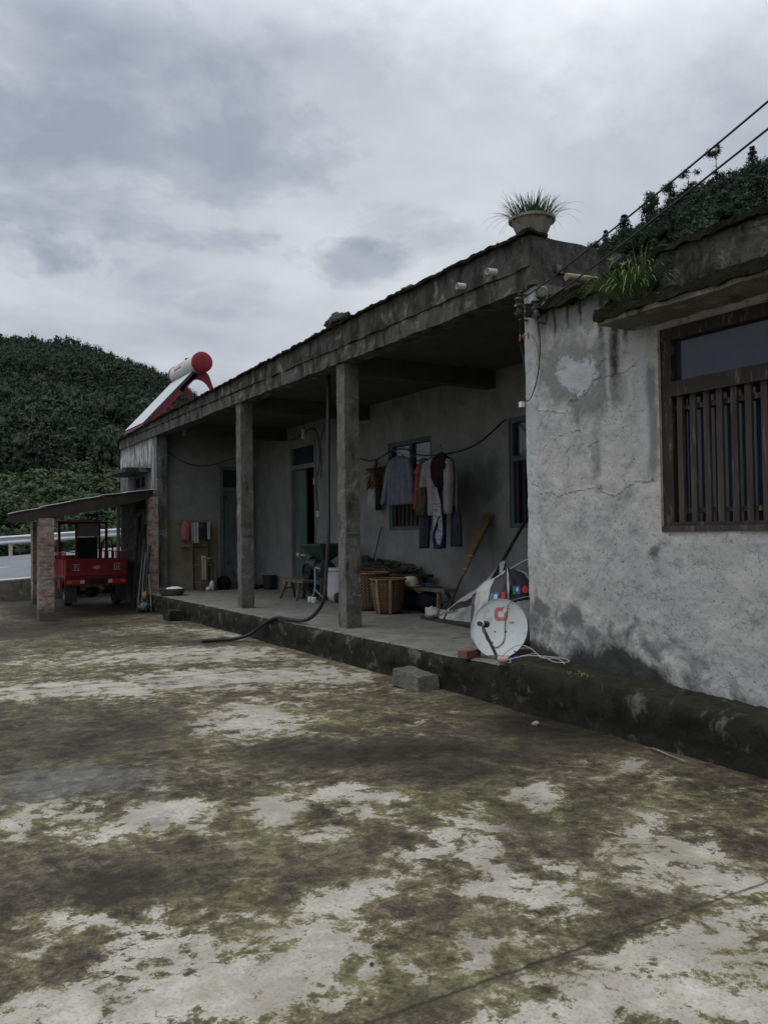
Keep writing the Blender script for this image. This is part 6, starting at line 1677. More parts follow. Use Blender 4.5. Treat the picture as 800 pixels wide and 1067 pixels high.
# hat and cloth on the bench
MAT['straw'] = M('pale_straw', (.58, .53, .40), (.46, .42, .31), 18, .85, bmp=.3)
ht = thing('straw_hat', (7.18, 11.45, .77), 'pale straw hat lying on the long wooden bench', 'hat')
mb = MB(); mb.lathe([(.125, .0), (.128, .05), (.12, .10), (.095, .135), (.05, .15), (0, .153)], (7.18, 11.45, .768), 24); mb.build('crown', MAT['straw'], ht, smooth=True)
mb = MB(); mb.lathe([(.126, .012), (.16, .006), (.185, .012), (.184, .004), (.126, .004)], (7.18, 11.45, .766), 28, wob=.02); mb.build('brim', MAT['straw'], ht, smooth=True)
mb = MB(); rows = []
for i in range(14):
    rows.append([(7.11 + .22 * k / 9, 10.72 + .5 * i / 13, .775 + .05 * math.exp(-((i - 9) / 4) ** 2) + .02 * mnoise.noise(Vector((i * .6, k * .6, 2)))) for k in range(10)])
P = np.array(rows); mb.grid(P); Q = P.copy(); Q[..., 2] = .768; mb.grid(Q); tag(mb.build('cloth', cloth('slate_blue_cloth', (.055, .07, .10), (.03, .04, .06)), None, smooth=True), 'crumpled slate blue cloth on the bench beside the straw hat', 'cloth')
for (y, ry, lab, sd_) in ((11.05, .30, 'bulging black sack under the near end of the long bench', 3), (11.65, .28, 'bulging black sack under the bench close to the baskets', 5)):
    mb = MB(); mb.blob((7.25, y, .53), (.17, ry, .165), sd_, .2, 12, 2); tag(mb.build('black_sack', cloth('black_sacking', (.014, .014, .015)), None, smooth=True), lab, 'sack')

# wicker baskets
def wicker(name, c1, c2):
    m, t, b = new_mat(name)
    c = N(t, 'ShaderNodeTexCoord'); sp = N(t, 'ShaderNodeSeparateXYZ'); t.links.new(c.outputs['Object'], sp.inputs[0])
    ang = math_n(t, 'ARCTAN2', sp.outputs[1], sp.outputs[0])
    u = math_n(t, 'MULTIPLY', ang, 30 / 6.2832); v = math_n(t, 'MULTIPLY', sp.outputs[2], 42.0)
    chk = math_n(t, 'MULTIPLY', math_n(t, 'SINE', math_n(t, 'MULTIPLY', u, 6.2832)), math_n(t, 'SINE', math_n(t, 'MULTIPLY', v, 3.1416)))
    strake = math_n(t, 'SINE', math_n(t, 'MULTIPLY', u, 6.2832))
    n_ = nz(t, obj_co(t, (1, 1, .3)), 12, 5, .65)
    col = mixc(t, ramp(t, n_, [(.35, 0), (.65, 1)]), c1, c2)
    col = mixc(t, math_n(t, 'MULTIPLY', ramp(t, strake, [(.0, 1.0), (.35, 0)]), .55), col, tuple(x * .25 for x in c1))
    t.links.new(col, b.inputs['Base Color']); b.inputs['Roughness'].default_value = .8
    bump(t, b, math_n(t, 'ADD', chk, math_n(t, 'MULTIPLY', strake, .6)), .8, .012)
    return m
def basket(name, label, c, r0_, r1_, h, mat, straps):
    r_ = thing(name, c, label, 'basket')
    c = Vector(c)
    mb = MB(); prof = [(0, .01), (r0_ * .9, .01), (r0_, .03)] + [(r0_ + (r1_ - r0_) * t ** .85 + .01 * math.sin(math.pi * t), .03 + (h - .03) * t) for t in np.linspace(.1, 1, 9)]
    inner = [(r_i - .018, z_i) for r_i, z_i in prof[::-1][:-1]]
    mb.lathe(prof + inner, c, 40, wob=.006); mb.build('body', mat, r_, smooth=True, smooth_angle=50)
    mb = MB(); mb.tube([c + Vector((math.cos(a) * (r1_ + .004), math.sin(a) * (r1_ + .004), h)) for a in np.linspace(0, 2 * math.pi, 40)], .016, 7, cap=False); mb.build('rim', MAT['wickerrim'], r_, smooth=True)
    for a in straps:
        mb = MB(); pts = []
        for t in np.linspace(1.02, 0.02, 10):
            rr = r0_ + (r1_ - r0_) * max(0, t) ** .85 + .03 + .02 * math.sin(math.pi * t)
            pts.append(c + Vector((math.cos(a) * rr, math.sin(a) * rr, h * t)))
        rows = [[tuple(p + Vector((-math.sin(a), math.cos(a), 0)) * s_) for s_ in (-.02, .02)] for p in pts]
        P = np.array(rows); mb.grid(P); Q = P + np.array([math.cos(a), math.sin(a), 0]) * .006; mb.grid(Q)
        mb.build('strap', MAT['strapcloth'], r_)
MAT['wickerrim'] = M('wicker_rim', (.22, .13, .06), (.13, .075, .04), 14, .8, bmp=.3)
MAT['strapcloth'] = M('strap_webbing', (.26, .21, .13), (.17, .13, .08), 10, .9, bmp=.2)
WK = wicker('brown_wicker', (.17, .10, .05), (.10, .058, .032)); WK2 = wicker('dull_wicker', (.14, .088, .05), (.085, .053, .033))
basket('wicker_basket', 'brown wicker back-basket with two straps standing in front', (6.72, 11.38, FZ), .205, .275, .53, WK, (R(205), R(245)))
basket('wicker_basket', 'wider wicker basket standing behind, half hidden by the middle column', (6.80, 12.08, FZ), .215, .315, .60, WK2, ())

# white tub and green mill beside the column
m, t, b = new_mat('milky_plastic'); co = obj_co(t)
t.links.new(mixc(t, ramp(t, nz(t, co, 3, 4, .6), [(.35, 0), (.7, 1)]), (.52, .50, .51), (.42, .40, .41)), b.inputs['Base Color']); b.inputs['Roughness'].default_value = .5
tb = thing('plastic_tub', (7.15, 13.86, FZ), 'tall white plastic tub behind the middle column', 'tub')
mb = MB(); mb.lathe([(0, 0), (.14, .0), (.20, .04), (.225, .12), (.24, .55), (.245, .60), (.235, .60), (.225, .15), (0, .06)], (7.15, 13.86, FZ), 36); mb.build('body', m, tb, smooth=True, smooth_angle=50)
mb = MB(); mb.lathe([(.244, .57), (.265, .58), (.265, .625), (.23, .63), (.23, .57)], (7.15, 13.86, FZ), 36); mb.build('rim', m, tb, smooth=True, smooth_angle=40)
mb = MB(); mb.blob((6.98, 13.55, .47), (.1, .08, .10), 2, .2, 8, 2); tag(mb.build('stone', MAT['rock'], None), 'dark round stone on the floor between the white tub and the column', 'stone')
MAT['millgreen'] = M('dark_green_enamel', (.035, .075, .062), (.025, .05, .043), 5, .5, bmp=.08, c3=(.06, .06, .05))
MAT['castiron'] = M('cast_iron', (.045, .048, .045), (.03, .03, .03), 8, .6, bmp=.2, metal=.3)
ml = thing('grain_mill', (7.15, 14.5, FZ), 'green electric grain mill with a wide square hopper', 'mill')
mb = MB(); c = Vector((7.12, 14.35, 0))
def frustum(mb, c, z0, a0, b0_, z1, a1, b1_, th=.0):
    v = [(c.x + sx * a0, c.y + sy * b0_, z0) for sx, sy in ((-1, -1), (1, -1), (1, 1), (-1, 1))] + [(c.x + sx * a1, c.y + sy * b1_, z1) for sx, sy in ((-1, -1), (1, -1), (1, 1), (-1, 1))]
    mb.add(v, [(0, 1, 5, 4), (1, 2, 6, 5), (2, 3, 7, 6), (3, 0, 4, 7)])
frustum(mb, c, 1.10, .06, .07, 1.40, .34, .46); frustum(mb, c, 1.105, .05, .06, 1.395, .33, .45); frustum(mb, c, 1.40, .345, .465, 1.43, .345, .465); frustum(mb, c, .98, .06, .07, 1.10, .06, .07)
mb.build('hopper', MAT['millgreen'], ml)
mb = MB(); mb.lathe([(0, -.16), (.14, -.16), (.17, -.14), (.17, .10), (.14, .14), (.05, .16), (0, .16)], (7.12, 14.40, .93), 28, (0, 1, 0)); mb.box(7.0, 7.24, 14.3, 14.55, .72, .80); mb.build('grinding_head', MAT['castiron'], ml, smooth=True, smooth_angle=35)
mb = MB(); mb.lathe([(0, 0), (.12, 0), (.12, .34), (.13, .36), (.10, .40), (0, .42)], (7.12, 14.62, 1.02), 24, (0, 1, 0)); mb.tube([(7.12, 14.9, 1.10), (7.12, 15.2, 1.20), (7.12, 15.42, 1.22)], [.10, .08, .07], 14); mb.build('spout', MAT['millgreen'], ml, smooth=True, smooth_angle=40)
mb = MB(); mb.tube([(7.12, 15.40, 1.22), (7.12, 15.56, 1.20), (7.10, 15.64, 1.22)], [.06, .05, .012], 8); mb.box(7.03, 7.05, 15.1, 15.3, 1.18, 1.22); mb.build('spout_cloth', M('pale_rag', (.42, .38, .24), (.3, .27, .17), 9, .9, bmp=.2), ml, smooth=True)
for (x, y) in ((6.92, 14.2), (7.34, 14.2), (6.92, 14.95), (7.34, 14.95)):
    mb = MB(); mb.bar((x + (.05 if x < 7.1 else -.05), y, .78), (x, y, FZ), .045, .045); mb.build('leg', MAT['millgreen'], ml)
mb = MB(); mb.box(6.93, 7.33, 14.16, 15.0, .70, .735); mb.build('deck', MAT['millgreen'], ml)
mb = MB(); mb.lathe([(0, -.15), (.11, -.15), (.12, -.12), (.12, .12), (.11, .15), (.03, .16), (0, .2)], (7.15, 14.72, .52), 20, (0, 1, 0)); mb.build('motor', MAT['castiron'], ml, smooth=True, smooth_angle=35)
mb = MB(); mb.lathe([(.17, -.02), (.18, 0), (.17, .02), (.03, .02), (.03, -.02)], (7.0, 14.95, .88), 24, (1, 0, 0)); mb.tube([(6.99, 14.95, 1.05), (6.99, 14.80, .62)], .012, 6); mb.build('pulley', MAT['castiron'], ml)
# blue hose standing by the mill with a white pump foot
bh = thing('sprayer_wand', (6.72, 13.95, FZ), 'pale blue sprayer wand with a white foot standing by the grain mill', 'sprayer')
mb = MB(); mb.tube([(6.72, 13.80, .98), (6.72, 13.92, 1.0), (6.72, 14.0, .96), (6.72, 14.0, .62), (6.72, 14.12, .44)], .016, 7, smooth_steps=4); mb.build('tube', M('pale_blue_plastic', (.25, .36, .45), (.2, .3, .38), 5, .5, bmp=0), bh, smooth=True)
mb = MB(); mb.tube([(6.72, 14.0, .60), (6.68, 13.55, .46)], .01, 6); mb.build('side_rod', MAT['potclay'], bh)
for y in (14.14, 13.98):
    mb = MB(); mb.lathe([(0, 0), (.045, 0), (.05, .03), (.05, .09), (.04, .10), (0, .10)], (6.69, y, FZ), 14); mb.build('foot', MAT['white_plastic'], bh, smooth=True, smooth_angle=40)
# little bamboo stool beyond the small bench
st = thing('bamboo_stool', (7.1, 15.15, FZ), 'little yellow-brown bamboo stool beneath the small bench', 'stool')
MAT['bambooy'] = M('yellow_bamboo', (.24, .19, .09), (.15, .115, .06), 9, .7, bmp=.1)
mb = MB(); mb.lathe([(0, 0), (.16, 0), (.165, .02), (.16, .035), (0, .035)], (7.12, 15.1, .64), 20); mb.build('seat', MAT['bambooy'], st)
for k in range(4):
    a = k * math.pi / 2 + .6
    mb = MB(); mb.tube([(7.12 + .13 * math.cos(a), 15.1 + .13 * math.sin(a), .64), (7.12 + .17 * math.cos(a), 15.1 + .17 * math.sin(a), FZ)], .014, 6); mb.build('leg', MAT['bambooy'], st)
mb = MB()
for z in (.45, .55):
    mb.tube([(7.12 + .155 * math.cos(a), 15.1 + .155 * math.sin(a), z) for a in np.linspace(0, 6.283, 17)], .01, 6)
mb.build('ring', MAT['bambooy'], st)
# bucket and shoes along the back wall
bk = thing('bucket', (7.55, 18.15, FZ), 'black plastic bucket against the wall left of the tall doorway', 'bucket')
mb = MB(); mb.lathe([(0, 0), (.125, 0), (.155, .30), (.165, .30), (.165, .32), (.145, .32), (.12, .02), (0, .02)], (7.55, 18.15, FZ), 26); mb.build('body', MAT['black'], bk, smooth=True, smooth_angle=40)
mb = MB(); mb.tube([(7.55, 18.15 + .16 * math.cos(a), FZ + .30 - .12 * math.sin(a) * .3) for a in np.linspace(0, math.pi, 12)], .006, 5); mb.build('handle', MAT['wire'], bk)
def shoe(x, y, rz, lab):
    mb = MB(); rings = []
    for (t, w, h, zb) in ((0, .02, .05, .02), (.03, .036, .085, .0), (.10, .036, .10, .0), (.15, .038, .075, .0), (.22, .045, .055, .0), (.27, .035, .04, .0), (.295, .012, .02, .005)):
        ring = []
        for k in range(12):
            a = 2 * math.pi * k / 12
            px, pz = w * math.cos(a), zb + h * (.5 + .5 * math.sin(a))
            X_, Y_ = t - .14, px
            ring.append((x + X_ * math.cos(rz) - Y_ * math.sin(rz), y + X_ * math.sin(rz) + Y_ * math.cos(rz), FZ + pz))
        rings.append(ring)
    mb.loft(rings); tag(mb.build('shoe', MAT['black'], None, smooth=True), lab, 'shoe', 'dark shoes by the bucket')
shoe(7.50, 18.62, R(190), 'dark shoe lying left of the black bucket, nearest to it'); shoe(7.42, 18.80, R(160), 'dark shoe second from the black bucket, nearer the closed door'); shoe(7.30, 18.40, R(200), 'dark shoe lying in front of the black bucket')
# lamp bulb
lp = thing('light_bulb', (7.25, 15.57, 3.99), 'unlit white bulb hanging from the porch ceiling in front of the tall doorway', 'light bulb')
mb = MB(); mb.tube([(7.25, 15.57, 3.985), (7.25, 15.57, 3.74)], .006, 5); mb.build('flex', MAT['wire'], lp)
mb = MB(); mb.lathe([(0, .0), (.025, 0), (.03, .03), (.03, .075), (.02, .08), (0, .08)], (7.25, 15.57, 3.67), 14); mb.build('socket', MAT['white_plastic'], lp, smooth=True, smooth_angle=40)
mb = MB(); mb.lathe([(0, 0), (.028, .008), (.04, .035), (.04, .09), (.028, .125), (.02, .13)], (7.25, 15.57, 3.54), 16); mb.build('bulb', M('frosted_bulb', (.55, .55, .52), None, 5, .3, bmp=0), lp, smooth=True)

# ------------------------------------------------------------------ washstand corner
ws = thing('washstand', (6.2, 18.85, FZ), 'tall narrow wooden washstand with towels against the ochre end wall', 'washstand')
for x in (6.07, 6.43):
    mb = MB(); mb.bar((x, 19.05, FZ), (x, 19.08, 1.93), .04, .035); mb.build('leg', MAT['darkwood'], ws)
    mb = MB(); mb.bar((x + .02, 18.65, FZ), (x + .01, 18.68, 1.18), .035, .035); mb.build('leg', MAT['wood'], ws)
for z in (1.90, 1.55, 1.35):
    mb = MB(); mb.bar((6.05, 19.07, z), (6.45, 19.07, z), .03, .04); mb.build('rail', MAT['darkwood'], ws)
for z in (.55, .95):
    mb = MB(); mb.bar((6.07, 18.66, z), (6.46, 18.66, z), .025, .03); mb.bar((6.08, 18.66, z), (6.08, 19.05, z), .025, .03); mb.bar((6.45, 18.66, z), (6.45, 19.05, z), .025, .03); mb.build('rail', MAT['wood'], ws)
mb = MB(); mb.box(6.18, 6.34, 19.03, 19.05, 1.62, 1.80); mb.build('mirror', MAT['glass'], ws)
wb = thing('wash_basin', (6.27, 18.84, 1.02), 'small enamel wash basin sitting in the wooden washstand', 'basin')
mb = MB(); mb.lathe([(0, 0), (.10, 0), (.15, .06), (.175, .10), (.19, .105), (.172, .112), (.14, .06), (.09, .015), (0, .015)], (6.27, 18.85, .99), 26); mb.build('bowl', M('grey_enamel', (.30, .31, .30), (.22, .22, .22), 6, .35, bmp=0), wb, smooth=True, smooth_angle=50)
def towel(x0, x1, y, ztop, z0, z1, mat, lab, name='towel', stripes=None):
    mb = MB(); rows = []
    for s_ in np.linspace(0, 1, 30):
        if s_ < .5:
            z = z0 + (ztop - z0) * s_ * 2; yy_ = y - .035
        else:
            z = ztop - (ztop - z1) * (s_ - .5) * 2; yy_ = y + .03
        z += .012 * math.sin(math.pi * s_)
        rows.append([(x0 + (x1 - x0) * k / 9 + .012 * mnoise.noise(Vector((z * 3, k * .2, x0))), yy_ + .012 * math.sin(k * 1.5 + x0 * 9) * (1 - .3 * s_), z) for k in range(10)])
    P = np.array(rows); mb.grid(P); Q = P.copy(); Q[..., 1] += .006; mb.grid(Q)
    tag(mb.build(name, mat, None, smooth=True), lab, 'towel', 'towels on the washstand')
tw1 = cloth('grey_towel', (.36, .35, .32)); tw2 = cloth('white_dark_striped_towel', (.40, .40, .39)); tw3 = cloth('old_beige_towel', (.34, .31, .25), None, 8, .95, (.18, .12, .10))
towel(6.03, 6.17, 19.07, 1.93, 1.45, 1.5, tw1, 'grey towel on the top rail of the washstand beside the pink bag')
towel(6.33, 6.38, 19.07, 1.93, 1.50, 1.55, cloth('navy_towel', (.03, .035, .05)), 'narrow navy towel on the top rail of the washstand')
towel(6.39, 6.46, 19.07, 1.94, 1.53, 1.6, tw2, 'narrow whitish towel at the right end of the top rail')
towel(6.09, 6.21, 18.66, 1.16, .62, .7, tw3, 'long stained beige towel hanging low on the front of the washstand')
mb = MB(); garment_loft(mb, [(0, 0, 1.98, .015, .01), (0, 0, 1.93, .05, .03), (0, 0, 1.88, .10, .05), (0, 0, 1.7, .105, .06), (0, 0, 1.55, .095, .05), (0, 0, 1.50, .06, .03)], 22, .01, 3)
mb.v = [(5.89 + y, 19.12 + x, z) for (x, y, z) in mb.v]
mb.tube([(5.89, 19.13, 1.97), (5.89, 19.15, 2.05)], .006, 5)
tag(mb.build('pink_bag', cloth('pink_plastic', (.36, .12, .15), (.28, .09, .12)), None, smooth=True), 'pink bag hung on the end wall left of the washstand', 'bag')
mb = MB(); mb.bar((5.73, 19.12, 1.90), (6.0, 19.12, 1.90), .03, .02); tag(mb.build('wall_hook', MAT['rust'], None), 'thin reddish hook rail on the end wall holding the pink bag', 'hook')
mb = MB(); mb.rbox(5.78, 5.99, 19.06, 19.19, 1.37, 1.39, .05, .003); tag(mb.build('soap_shelf', MAT['potclay'], None), 'small pale soap shelf on the wall under the pink bag', 'shelf')
mb = MB(); mb.blob((6.34, 18.60, .47), (.06, .05, .12), 4, .35, 9, 3); mb.blob((6.25, 18.58, .41), (.06, .05, .05), 9, .35, 8, 3); tag(mb.build('white_rag', cloth('white_rag', (.55, .55, .54)), None, smooth=True), 'crumpled white rag on the floor under the washstand', 'rag')
mb = MB(); mb.blob((6.70, 18.85, .50), (.17, .17, .18), 6, .25, 11, 2); tag(mb.build('black_bag', cloth('black_plastic', (.012, .012, .013)), None, smooth=True), 'round black bag on the floor between the washstand and the closed door', 'bag')
# aluminium basin on the platform corner
ab = thing('wide_basin', (5.20, 17.75, FZ), 'wide dull metal basin on the porch edge beside the brick pillar', 'basin')
mb = MB(); mb.lathe([(0, 0), (.20, 0), (.24, .03), (.275, .13), (.30, .135), (.302, .147), (.268, .145), (.23, .05), (.19, .02), (0, .02)], (5.17, 17.75, FZ), 36); mb.build('bowl', M('dull_aluminium', (.13, .125, .115), (.09, .085, .08), 6, .55, bmp=.1, metal=.3), ab, smooth=True, smooth_angle=50)
mb = MB(); mb.blob((5.22, 17.72, FZ + .12), (.17, .19, .06), 3, .3, 10, 3); tag(mb.build('wet_cloth', cloth('white_wet_cloth', (.62, .63, .64)), None, smooth=True), 'white wet cloth heaped in the wide metal basin', 'cloth')

# ------------------------------------------------------------------ broom, shovel, sacks, dish
br = thing('straw_broom', (6.65, 9.74, FZ), 'long straw broom leaning upside down on the wall beside the jeans', 'broom')
b0 = Vector((6.64, 9.76, FZ)); b1 = Vector((7.68, 10.03, 1.90)); dv_ = (b1 - b0)
mb = MB(); mb.tube([b0, b0 + dv_ * .5, b0 + dv_ * .62], [.014, .013, .012], 8); mb.build('handle', MAT['darkwood'], br, smooth=True)
ax = dv_.normalized(); e1 = ax.cross(Vector((0, 0, 1))).normalized(); e2 = e1.cross(ax)
mb = MB()
prof = [(.40, .020), (.43, .046), (.50, .055), (.58, .060), (.68, .082), (.80, .100), (.90, .098), (.97, .070), (1.0, .03)]
rings = []
prof = [(a_, b_ * .78) for a_, b_ in prof]
for t_, rr in prof:
    c = b0 + dv_ * t_
    rings.append([tuple(c + e1 * math.cos(a) * rr * (1 + .07 * mnoise.noise(Vector((a * 3, t_ * 3, 1)))) + e2 * math.sin(a) * rr * .5) for a in np.linspace(0, 2 * math.pi, 25)[:-1]])
mb.loft(rings)
for i in range(420):
    a = random.uniform(0, 6.28); t0_ = random.uniform(.55, .88)
    rr = np.interp(t0_, [p[0] for p in prof], [p[1] for p in prof])
    p = b0 + dv_ * t0_ + e1 * math.cos(a) * rr + e2 * math.sin(a) * rr * .5
    d = ax + (e1 * math.cos(a) + e2 * math.sin(a) * .5) * random.uniform(-.02, .16)
    mb.blade(p, d, random.uniform(.15, .3), .008, .02, 3, a)
m, t, b = new_mat('broom_straw'); co = obj_co(t)
mp = N(t, 'ShaderNodeMapping'); 
t.links.new(mixc(t, ramp(t, nz(t, co, 26, 4, .7), [(.35, 0), (.65, 1)]), (.17, .112, .06), (.095, .062, .034)), b.inputs['Base Color']); b.inputs['Roughness'].default_value = .9
bump(t, b, nz(t, co, 60, 3, .7), .5, .01)
mb.build('straw_head', m, br, smooth=False)
mb = MB()
for t_ in (.46, .58):
    c = b0 + dv_ * t_; rr = np.interp(t_, [p[0] for p in prof], [p[1] for p in prof]) + .004
    mb.tube([c + e1 * math.cos(a) * rr + e2 * math.sin(a) * rr * .52 for a in np.linspace(0, 6.283, 25)], .009, 6, cap=False)
mb.build('binding', M('broom_binding', (.36, .26, .14), (.26, .18, .09), 9, .8, bmp=0), br)
sv = thing('shovel', (6.5, 8.8, FZ), 'square-bladed shovel with a long dark handle leaning up to the barred window', 'shovel')
s0, s1 = Vector((6.50, 8.62, .82)), Vector((7.70, 9.12, 1.87))
mb = MB(); mb.tube([s0 - (s1 - s0) * .05, s0, s0 + (s1 - s0) * .5 + Vector((0, 0, .01)), s1], [.026, .026, .024, .022], 9, smooth_steps=4); mb.build('handle', MAT['darkwood'], sv, smooth=True)
mb = MB(); rows = []
for i in range(12):
    f = i / 11
    c = Vector((6.50, 8.64, .86)).lerp(Vector((6.44, 8.62, .37)), f)
    hw = np.interp(f, [0, .12, .3, 1], [.05, .13, .155, .15])
    rows.append([tuple(c + Vector((.45, -.85, 0)).normalized() * hw * s_ + Vector((-.8, -.5, 0)) * .03 * (1 - s_ * s_)) for s_ in np.linspace(-1, 1, 9)])
P = np.array(rows); mb.grid(P); Q = P.copy(); Q[..., 0] += .006; mb.grid(Q); mb.build('blade', M('worn_shovel_steel', (.17, .14, .115), (.10, .085, .072), 7, .6, bmp=.15, metal=.2), sv, smooth=True)
mb = MB(); mb.rbox(6.56, 6.74, 8.4, 10.4, FZ, FZ + .035, .1, .004); mb.v = [(x + (y - 9.4) * .12, y, z) for (x, y, z) in mb.v]; tag(mb.build('floor_plank', MAT['darkwood'], None), 'thin dark plank lying on the porch floor under the white bag', 'plank')
mb = MB(); mb.bar((6.75, 9.35, FZ), (7.25, 8.75, 1.02), .03, .09, (0, 1, 0)); tag(mb.build('brown_board', MAT['brownwood'], None), 'brown board propped behind the shovel and the white bag', 'board')

# collapsed white woven bag
MAT['woven'] = M('white_woven_plastic', (.42, .42, .40), (.31, .31, .295), 10, .6, bmp=.25)
MAT['blackprint'] = M('black_sack_print', (.022, .020, .028), (.035, .03, .045), 8, .55, bmp=.1)
cb_ = thing('white_bag', (6.75, 9.3, FZ), 'collapsed white woven bag with dark print sprawled beside the broom handle', 'bag')
mb = MB()
nu, nv = 44, 30
rows = []
for i in range(nu):
    f = i / (nu - 1)
    y = 10.18 - 1.52 * f
    top = np.interp(f, [0, .08, .2, .4, .6, .8, .93, 1], [.06, .12, .10, .30, .44, .62, .78, .80])
    row = []
    for k in range(nv):
        a = math.pi * k / (nv - 1)
        fold = .09 * mnoise.noise(Vector((f * 6, a * 2.0, 3))) + .05 * mnoise.noise(Vector((f * 15, a * 5, 8)))
        dep = np.interp(f, [0, .2, .7, 1], [.08, .15, .14, .06])
        row.append((6.82 - dep * math.cos(a) * 1.0 + .05 * f + fold * .8, y, FZ + .03 + max(0.0, top * math.sin(a) ** .8 * (1 + fold * 1.5))))
    rows.append(row)
P = np.array(rows)
stripe = np.zeros((nu - 1, nv - 1), bool)
for i in range(nu - 1):
    for k in range(nv - 1):
        f = i / nu; a = k / nv
        stripe[i, k] = (.30 < f < .97) and (.13 < a - .03 * math.sin(f * 9) < .25)
        if .45 < f < .62 and .52 < a < .62: stripe[i, k] = (i + k) % 3 == 0
mb.cur = 0; mb.grid(P, ~stripe); mb.cur = 1; mb.grid(P, stripe)
mb.build('body', [MAT['woven'], MAT['blackprint']], cb_, smooth=True)
mb = MB(); mb.blob((6.68, 10.08, FZ + .10), (.09, .13, .085), 3, .45, 12, 3); mb.build('rolled_mouth', MAT['woven'], cb_, smooth=True)

# upright sack with two dark printed panels
sk = thing('feed_sack', (6.05, 7.42, FZ), 'plump white sack with two black printed panels standing behind the satellite dish', 'sack')
cR = Vector((.863, -.505, 0)); cF = Vector((.505, .863, 0)); sc0 = Vector((5.865, 7.43, FZ))
MAT['pg'] = M('green_print', (.08, .3, .1), None, 8, .6, bmp=0); MAT['pbl'] = M('blue_print', (.06, .12, .36), None, 8, .6, bmp=0); MAT['pr'] = M('red_print', (.5, .05, .04), None, 8, .6, bmp=0); MAT['pw'] = M('white_print', (.6, .62, .66), None, 8, .6, bmp=0)
mb = MB(); NU, NV = 96, 84
def sack_pt(u, v):
    """u around (0..1, front is 0.5), v up (0..1); the top slumps backwards and to the left"""
    a = 2 * math.pi * u
    hw = np.interp(v, [0, .06, .3, .6, .8, .93, 1], [.30, .35, .37, .34, .30, .22, .05]); hd = np.interp(v, [0, .06, .35, .7, .9, 1], [.20, .25, .27, .22, .14, .03])
    z = .84 * v ** .95
    q = sc0 + cR * (-math.sin(a) * hw * (1 if True else 1)) + cF * (math.cos(a) * hd) + Vector((0, 0, z))
    q += cR * (.06 * v) + cF * (.10 * v * v)
    w = .028 * mnoise.noise(Vector((math.sin(a) * 2.2, math.cos(a) * 2.2, v * 3.2))) + .012 * mnoise.noise(Vector((math.sin(a) * 6, math.cos(a) * 6, v * 8 + 3)))
    q += (cR * -math.sin(a) + cF * math.cos(a)) * w
    q.z -= .10 * max(0, -(-math.sin(a))) * v * 1.0
    return q
rows = np.array([[tuple(sack_pt(i / NU, j / NV)) for j in range(NV + 1)] for i in range(NU + 1)])
mi = np.zeros((NU, NV), int)
for i in range(NU):
    for j in range(NV):
        u, v = (i + .5) / NU, (j + .5) / NV
        x = -math.sin(2 * math.pi * u) * .37      # metres to the right on the front
        front_ = math.cos(2 * math.pi * u) < .25
        if not front_: continue
        xx = x / .34
        lp_ = (-.74 < xx < -.09) and v > .50 + .05 * (xx + .4)
        rp_ = (.02 < xx < .80) and v > .54 + .05 * xx
        if (lp_ or rp_) and v < .995:
            mi[i, j] = 1
            for (cx_, vb) in ((-.42, .66), (.38, .71)):
                dx, dy = xx - cx_, (v - vb)
                if abs(dy) < .055:
                    if -.26 < dx < -.19: mi[i, j] = 2
                    elif -.16 < dx < .04: mi[i, j] = 5 if (abs(dx + .06) < .045 and abs(dy) < .025) else 3
                    elif .07 < dx < .10: mi[i, j] = 5
                    elif math.hypot(dx - .20, dy * 2.0) < .095: mi[i, j] = 4
for k in range(6):
    mb.cur = k; mb.grid(rows, mi == k)
mb.build('body', [MAT['woven'], MAT['blackprint'], MAT['pg'], MAT['pbl'], MAT['pr'], MAT['pw']], sk, smooth=True)
mb = MB(); mb.tube([sack_pt(.36, .92), sc0 + cR * .30 + cF * .1 + Vector((0, 0, .93)), sc0 + cR * .42 + cF * .05 + Vector((0, 0, .86)), sc0 + cR * .40 + cF * .0 + Vector((0, 0, .62))], .008, 6, smooth_steps=5); mb.build('tie_cord', MAT['woven'], sk)
# blue drum half hidden behind the wing corner
dm = thing('blue_drum', (6.10, 6.72, FZ), 'blue plastic drum squeezed between the white sack and the whitewashed corner', 'drum')
MAT['bluepl'] = M('blue_plastic', (.045, .17, .34), (.03, .13, .27), 4, .45, bmp=.05)
mb = MB(); mb.lathe([(0, 0), (.19, 0), (.21, .02), (.215, .20), (.20, .22), (.215, .24), (.215, .46), (.20, .48), (.215, .50), (.21, .66), (.17, .71), (0, .71)], (5.98, 6.66, FZ), 32); mb.build('body', MAT['bluepl'], dm, smooth=True, smooth_angle=40)
mb = MB(); mb.lathe([(.06, 0), (.06, .04), (0, .045)], (5.98, 6.66, FZ + .71), 16); mb.build('cap', MAT['bluepl'], dm)

# satellite dish
sdsh = thing('satellite_dish', (5.25, 6.70, FZ), 'white satellite dish with faded red logo leaning by the whitewashed corner', 'satellite dish')
dc = Vector((5.235, 6.70, .648)); dn = Vector((-.64, -.70, .30)).normalized(); dr_ = dn.cross(Vector((0, 0, 1))).normalized() * -1
dr_ = Vector((0, 0, 1)).cross(dn).normalized(); du = dn.cross(dr_).normalized()
if dr_.dot(cR) < 0: dr_ = -dr_
if du.z < 0: du = -du
RA, RB = .268, .292
roll_ = R(-14)
def dish_pt(x, y, lift=0.0):
    rho = min(1.2, math.hypot(x / RA, y / RB))
    return dc + dr_ * x + du * y + dn * (-.055 * (1 - rho * rho) + lift)
def ell(a, k):
    x, y = RA * k * math.cos(a), RB * k * math.sin(a)
    return x * math.cos(roll_) - y * math.sin(roll_), x * math.sin(roll_) + y * math.cos(roll_)
MAT['dishwhite'] = M('dish_enamel', (.55, .58, .575), (.47, .50, .495), 3.5, .45, bmp=.03, c3=(.41, .43, .41))
